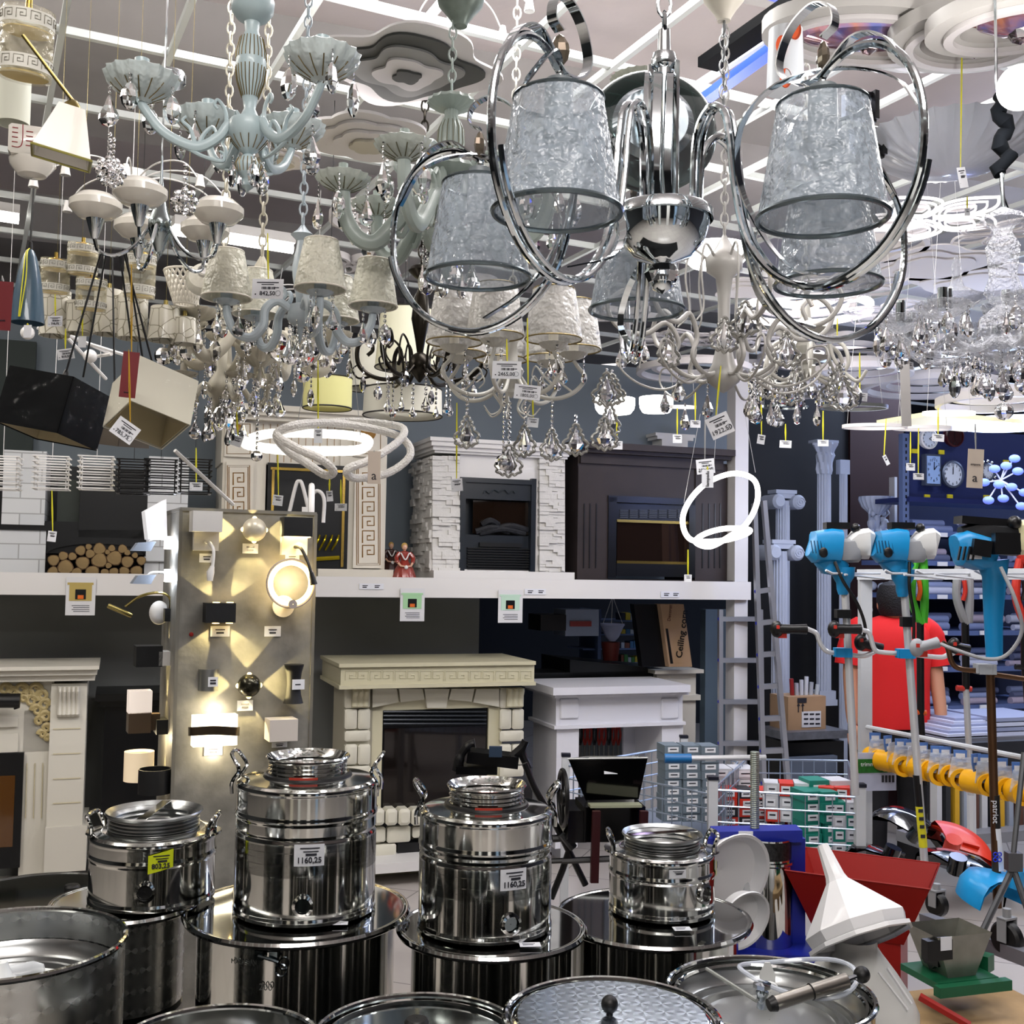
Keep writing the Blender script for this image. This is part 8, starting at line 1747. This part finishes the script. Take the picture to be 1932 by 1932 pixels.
# steel grinder on green base
c = P(1790, 1830, 3.0); t = thing('fruit_grinder', 'galvanised grinder box with a dark slotted roller on a green base', 'grinder', c, .3); galv = M('galvanised', (150, 150, 142), .35, .7, noise=.3, nscale=12)
b = B(); tw, td, bw, bd, h = .2, .15, .1, .12, .13
b.add([(-tw/2, -td/2, h), (tw/2, -td/2, h), (tw/2, td/2, h), (-tw/2, td/2, h), (-bw/2, -bd/2, 0), (bw/2, -bd/2, 0), (bw/2, bd/2, 0), (-bw/2, bd/2, 0)], [(4+i, 4+(i+1) % 4, (i+1) % 4, i) for i in range(4)]); b.make('bin', galv, t, smooth=False)
b = B(); b.lathe([(.001, -.07), (.042, -.07), (.042, .07), (.001, .07)], (0, 0, h*.42), 20, R=RY(PI/2), wave=lambda a, z: 1+.14*math.sin(a*7+z*60)); b.make('toothed_roller', M('roller_dark', (60, 60, 60), .3, .8), t); b = B(); b.box((-.09, -.06, h*.7), (.09, .03, .06)); b.make('black_block', black, t)
b = B(); b.box((-.07, -td/2-.002, h*.85), (.04, .001, .04)); b.make('price_label', tagw, t)
b = B(); b.box((0, .0, -.01), (.22, .18, .02)); b.box((.0, -.11, -.015), (.26, .03, .03)); b.box((.12, .04, .01), (.05, .12, .05), RZ(.5)); b.make('green_base', M('base_green', (20, 92, 60), .4), t); t.scale = (.85,)*3
c = P(1810, 1990, 2.95); b = B(); cc_ = place(1810, 1915, c.z+.16)
b.box((0, 0, 0), (.5, .35, .03)); 
for x in (-.2, 0, .2): b.box((x, 0, -.05), (.06, .35, .07))
tag(b.make('pallet', M('pale_wood', (176, 146, 104), .7, noise=.3, nscale=9), None, P(1820, 1925, 2.95), .3), 'pale wooden pallet boards under the grinder at the bottom right', 'pallet')
b = B(); q0 = P(1735, 1880, 2.85); b.tube([(0, 0, 0), P(1830, 1935, 2.8)-q0], 1, sect=[(-.012, -.006), (.012, -.006), (.012, .006), (-.012, .006)]); tag(b.make('red_bar', hred, None, q0), 'flat red steel bar lying before the green base', 'bar')
# blue press with steel basket
pb_ = M('press_blue', (26, 40, 150), .35); c = P(1425, 1790, 3.55); t = thing('fruit_press', 'blue framed fruit press with a threaded screw and steel cylinder', 'press', c); g = lambda x, y, q=0: P(x, y, 3.55+q)-c
b = B(); a0 = g(1344, 1575); a1 = g(1508, 1572); 
b.tube([a0, a1], 1, sect=[(-.04, -.018), (.04, -.018), (.04, .018), (-.04, .018)], up=(0, 0, 1)); b.make('crossbeam', pb_, t)
for x in (1347, 1502): b = B(); b.tube([g(x, 1580), g(x, 1800)], 1, sect=[(-.025, -.015), (.025, -.015), (.025, .015), (-.025, .015)], up=(0, 1, 0)); b.make('upright', pb_, t)
b = B(); b.box(g(1440, 1795), (.3, .25, .06)); b.box(g(1400, 1760, -.05), (.12, .02, .09)); b.make('base', pb_, t)
b = B(); n_ = 120; p0, p1 = g(1424, 1418), g(1424, 1635); b.tube([p0.lerp(p1, i/n_) for i in range(n_+1)], [.0135+.0015*(i % 2) for i in range(n_+1)], 12); b.make('threaded_screw', M('screw_steel', (150, 158, 150), .35, .8), t)
b = B(); b.lathe([(.001, .0), (.075, 0), (.078, .01), (.075, .25), (.08, .255), (.08, .262), (.072, .262), (.072, .33), (.068, .33), (.068, .02)], g(1448, 1780), 36); b.make('cylinder', msteel, t); b = B(); b.lathe([(.0725, .27), (.0725, .325)], g(1448, 1780), 36); b.make('perforated_band', M('perforated', (60, 60, 62), .4, .6, noise=.8, nscale=120), t)
b = B(); b.box(g(1407, 1576, -.045), (.045, .002, .025)); b.make('price_label', tagw, t)
b = B(); b.tube(smooth_path([g(1395, 1600, -.06), g(1400, 1640, -.1), g(1412, 1720, -.12), g(1400, 1770, -.08)]), .02, 10); b.make('spout_bag', film('clear_bag'), t)
# black crusher on stand
c = P(1145, 1650, 3.9); t = thing('grain_crusher', 'black crusher with a square hopper, flywheel and dark red legs', 'machine', c, .12); g = lambda x, y, q=0: RZ(-.12) @ (P(x, y, 3.9+q)-c); s = 3.9/F
b = B(); tp = [g(1072, 1432, .1), g(1222, 1430, .1), g(1205, 1428, .4), g(1110, 1428, .4)]; bt = [g(1105, 1510, .15), g(1205, 1508, .15), g(1195, 1508, .3), g(1112, 1508, .3)]
b.add(tp+bt, [(4+i, 4+(i+1) % 4, (i+1) % 4, i) for i in range(4)]); b.make('hopper_bin', blackgloss, t, smooth=False); b = B(); b.tube(tp, .003, 5, True); b.make('hopper_rim', M('edge_silver', (170, 172, 170), .3, .7), t)
b = B(); b.box(g(1150, 1545, .2), (100*s*1.2, .18, 66*s)); b.box(g(1080, 1548, .2), (36*s, .2, 60*s)); b.make('body', blackgloss, t); b = B(); b.box(g(1160, 1519, .1), (100*s, .05, 5*s)); b.make('feed_tray', M('tray_pale', (196, 200, 170), .3, .5), t)
b = B(); b.torus(g(1062, 1505, .12), 52*s, .008, 36, 8, R=RY(PI/2) @ RX(0)); b.torus(g(1062, 1505, .12), 12*s, .01, 16, 6, R=RY(PI/2)); b.tube([g(1062, 1458, .12), g(1062, 1552, .12)], .006, 6); b.make('flywheel', black, t)
for x, y, m_ in ((1125, 1665, hred), (1215, 1640, hred)): b = B(); b.tube([g(x, 1530, .05), g(x-4, y, .05)], 1, sect=[(-.014, -.01), (.014, -.01), (.014, .01), (-.014, .01)], up=(0, 1, 0)); b.make('leg', M('leg_maroon', (50, 12, 16), .4), t)
b = B(); b.tube([g(1060, 1625, .1), g(1220, 1618, .1)], .01, 6); b.make('crossbar', black, t); b = B(); b.box(g(1152, 1452, .12), (26*s, .002, 17*s), RX(-.3)); b.make('price_label', tagw, t)
# black folding frame and strap behind the second tall can
c = P(1070, 1650, 4.1); t = thing('folding_frame', 'black folding tube frame with strap right of the second tall can', 'frame', c); g = lambda x, y, q=0: P(x, y, 4.1+q)-c
b = B(); b.tube(smooth_path([g(990, 1440), g(1010, 1490), g(1050, 1560), g(1105, 1670)]), .012, 8); b.make('rear_tube', black, t); b = B(); b.tube([g(1085, 1570), g(1062, 1640), g(1040, 1695)], .012, 8); b.make('front_tube', black, t)
b = B(); b.tube([g(1035, 1625), g(1200, 1617)], .01, 8); b.tube([g(1035, 1583), g(1075, 1580)], .014, 8); b.make('cross_tube', black, t); b = B(); b.tube([g(1062, 1572, -.02), g(1082, 1600, -.02)], [.02, .016], 10); b.make('joint', M('joint_grey', (60, 62, 66), .4), t)
# black exercise like seat and handle over the brick hearth
c = P(925, 1435, 4.4); t = thing('black_machine', 'black machine with a handle standing before the cream block fireplace', 'machine', c); g = lambda x, y, q=0: P(x, y, 4.4+q)-c
b = B(); b.tube(smooth_path([g(862, 1455), g(870, 1425), g(885, 1405), g(896, 1402)]), [.02]*6+[.016]*6+[.014]*6+[.02], 10); b.make('handle', black, t); b = B(); b.box(g(930, 1430), (.2, .12, .045), RY(.1)); b.box(g(900, 1450), (.16, .1, .03)); b.make('body', blackgloss, t); b = B(); b.tube(smooth_path([g(960, 1432), g(985, 1410), g(992, 1398), g(985, 1420), g(998, 1450)]), .016, 8); b.make('lever', black, t); b = B(); b.box(g(935, 1418, -.06), (.05, .02, .04)); b.make('blue_grey_pad', M('pad_blue', (40, 56, 76), .4), t)
# trimmer guards
gl_ = M('guard_black', (10, 10, 12), .12, coat=.6)
def guard(px, py, d, R_, mat, label, rz, tilt, a1=2.6, name='trimmer_guard'):
    t = thing(name, label, 'guard', P(px, py, d), 0, 'trimmer guards on the floor', rot=(tilt, .2, rz)); b = B()
    b.lathe([(R_*.15, .05), (R_*.6, .045), (R_*.9, .03), (R_, 0), (R_*1.0, -.045), (R_*.97, -.045), (R_*.96, -.004), (R_*.6, .038), (R_*.15, .043)], n=24, a0=0, a1=a1); b.make('shell', mat, t, ang=50); b = B(); b.tube([(0, 0, .03), (0, 0, .09)], .03, 12); b.box((R_*.4, R_*.2, .05), (.06, .01, .02)); b.make('mount', mat, t)
guard(1715, 1590, 4.4, .17, gl_, 'black curved guard standing highest behind the red hopper', .2, .7); guard(1670, 1640, 4.1, .15, gl_, 'glossy black guard left of the middle shaft', .4, .3); guard(1800, 1660, 3.9, .17, gl_, 'glossy black guard right of the middle shaft', -.5, .25); guard(1790, 1615, 4.3, .17, M('guard_red', (226, 60, 36), .35), 'red orange guard behind the glossy black ones', -.3, .55, 2.0)
guard(1905, 1690, 3.5, .15, M('guard_blue', (30, 150, 216), .3), 'bright blue guard at the foot of the bronze shaft', .4, .2, 3.4)
# casters and rack foot
def caster(px, py, d, r, label, zc=None):
    c = P(px, py, d); t = thing('caster_wheel', label, 'wheel', c, .5, 'rack casters'); b = B(); b.lathe([(.001, -.018), (r*.85, -.018), (r, -.01), (r, .01), (r*.85, .018), (.001, .018)], n=28, R=RY(PI/2)); b.make('tyre', rubber, t); b = B(); b.box((.024, 0, r*.5), (.004, .03, r*1.3)); b.box((-.024, 0, r*.5), (.004, .03, r*1.3)); b.box((0, 0, r*1.15), (.052, .03, .006)); b.tube([(0, 0, r*1.1), (0, 0, r*1.7)], .012, 10); b.make('fork', gy, t)
caster(1900, 1770, 3.3, .05, 'black rack caster at the foot of the bronze shaft'); caster(1768, 1706, 3.8, .04, 'black caster wheel right of the red hopper')
b = B(); q0 = P(1745, 1735, 3.7); b.tube([(0, 0, 0), P(1945, 1810, 3.2)-q0], 1, sect=[(-.02, -.02), (.02, -.02), (.02, .02), (-.02, .02)], up=(0, 0, 1)); tag(b.make('rack_foot_bar', M('grey_bar', (130, 132, 140), .4, .4), None, q0), 'long grey square foot bar of the tool rack near the floor', 'bar')
b = B(); q0 = P(1838, 1790, 3.1); b.tube([(0, 0, 0), P(1910, 1640, 3.15)-q0], .009, 8); b.tube([P(1912, 1640, 3.15)-q0, P(1940, 1720, 3.1)-q0], .009, 8); b.box(P(1912, 1625, 3.15)-q0, (.04, .03, .05)); b.tube([P(1912, 1610, 3.15)-q0, P(1932, 1420, 3.2)-q0], .008, 8); tag(b.make('tripod_stand', M('tripod_grey', (92, 94, 98), .4, .5), None, q0), 'thin grey folding stand legs before the blue guard', 'stand')
# blades on the wall shelf behind, lower right
f = Fr(1850, 5.6, 19.5); random.seed(8)
one(f, 'blade_wall', M('blade_board', (30, 32, 38), .6), [(1760, 2000, 1400, 1580, .1, .14)], 'black board behind the hanging garden tools', 'board'); one(f, 'grey_ledge', M('ledge_grey', (120, 122, 128), .5), [(1740, 2000, 1572, 1592, -.1, .09)], 'grey ledge under the hanging garden tools', 'ledge')
for i in range(11):
    x = 1768+i*17; m_ = M('pack%d' % (i % 5), ((196, 198, 202), (40, 42, 46), (206, 160, 40), (150, 160, 176), (90, 60, 50))[i % 5], .4); b = B(); g1 = f.sub(x+5, 1565, 0); g1.box(b, x, x+random.uniform(8, 13), 1462-random.uniform(0, 20), 1566, .0, .05); put(g1, b.make('tool_pack', m_), 'narrow upright garden tool pack on the grey ledge', 'pack', 'tool packs on the ledge')
    b = B(); g1.box(b, x+3, x+7, 1480, 1535, -.006, 0); b.make('blade', black, bpy.data.objects[-1] if False else None) if False else None
# scissors like tools seen through the white fireplace
f = WALL.sub(1132, 1450, .9); random.seed(6)
for i in range(9):
    x = 1094+i*9; b = B(); f2_ = f.sub(x, 1440, 0); b.tube([(0, 0, .0), (0, 0, .13)], .008, 6); b.mi = 1; b.tube(smooth_path([(0, 0, .12), (-.014, 0, .18), (-.008, 0, .24)]), .008, 6); b.tube(smooth_path([(0, 0, .12), (.014, 0, .18), (.008, 0, .24)]), .008, 6)
    tag(b.make('pruning_shears', [M('shear_steel', (150, 150, 140), .4, .5), rd if i % 3 else black], None, f2_.o, f2_.yaw), 'hanging pruning shears seen through the plain white fireplace', 'shears', 'shears behind the white fireplace')
b = B(); f.box(b, 1088, 1240, 1360, 1620, .1, .14); put(f, b.make('tool_board', M('pale_board', (150, 152, 146), .6)), 'pale board behind the hanging pruning shears', 'board')
# pale blocks added behind the photographer to give the steel bright reflections
for x, w_, c_ in ((-3.2, .7, (220, 214, 196)), (-1.7, .35, (210, 206, 190)), (-.7, .3, (206, 210, 206)), (.55, .4, (222, 220, 214)), (1.7, .3, (150, 180, 210)), (2.7, .8, (214, 216, 224))):
    b = B(); b.box((0, 0, 1.05), (w_, .3, 2.1)); tag(b.make('added_reflector', M('refl%d' % int(x*10), c_, .5), None, (x, -1.9, 0)), 'pale tall cabinet added behind the photographer to show in the steel cans', 'reflector', 'reflectors added behind the photographer')
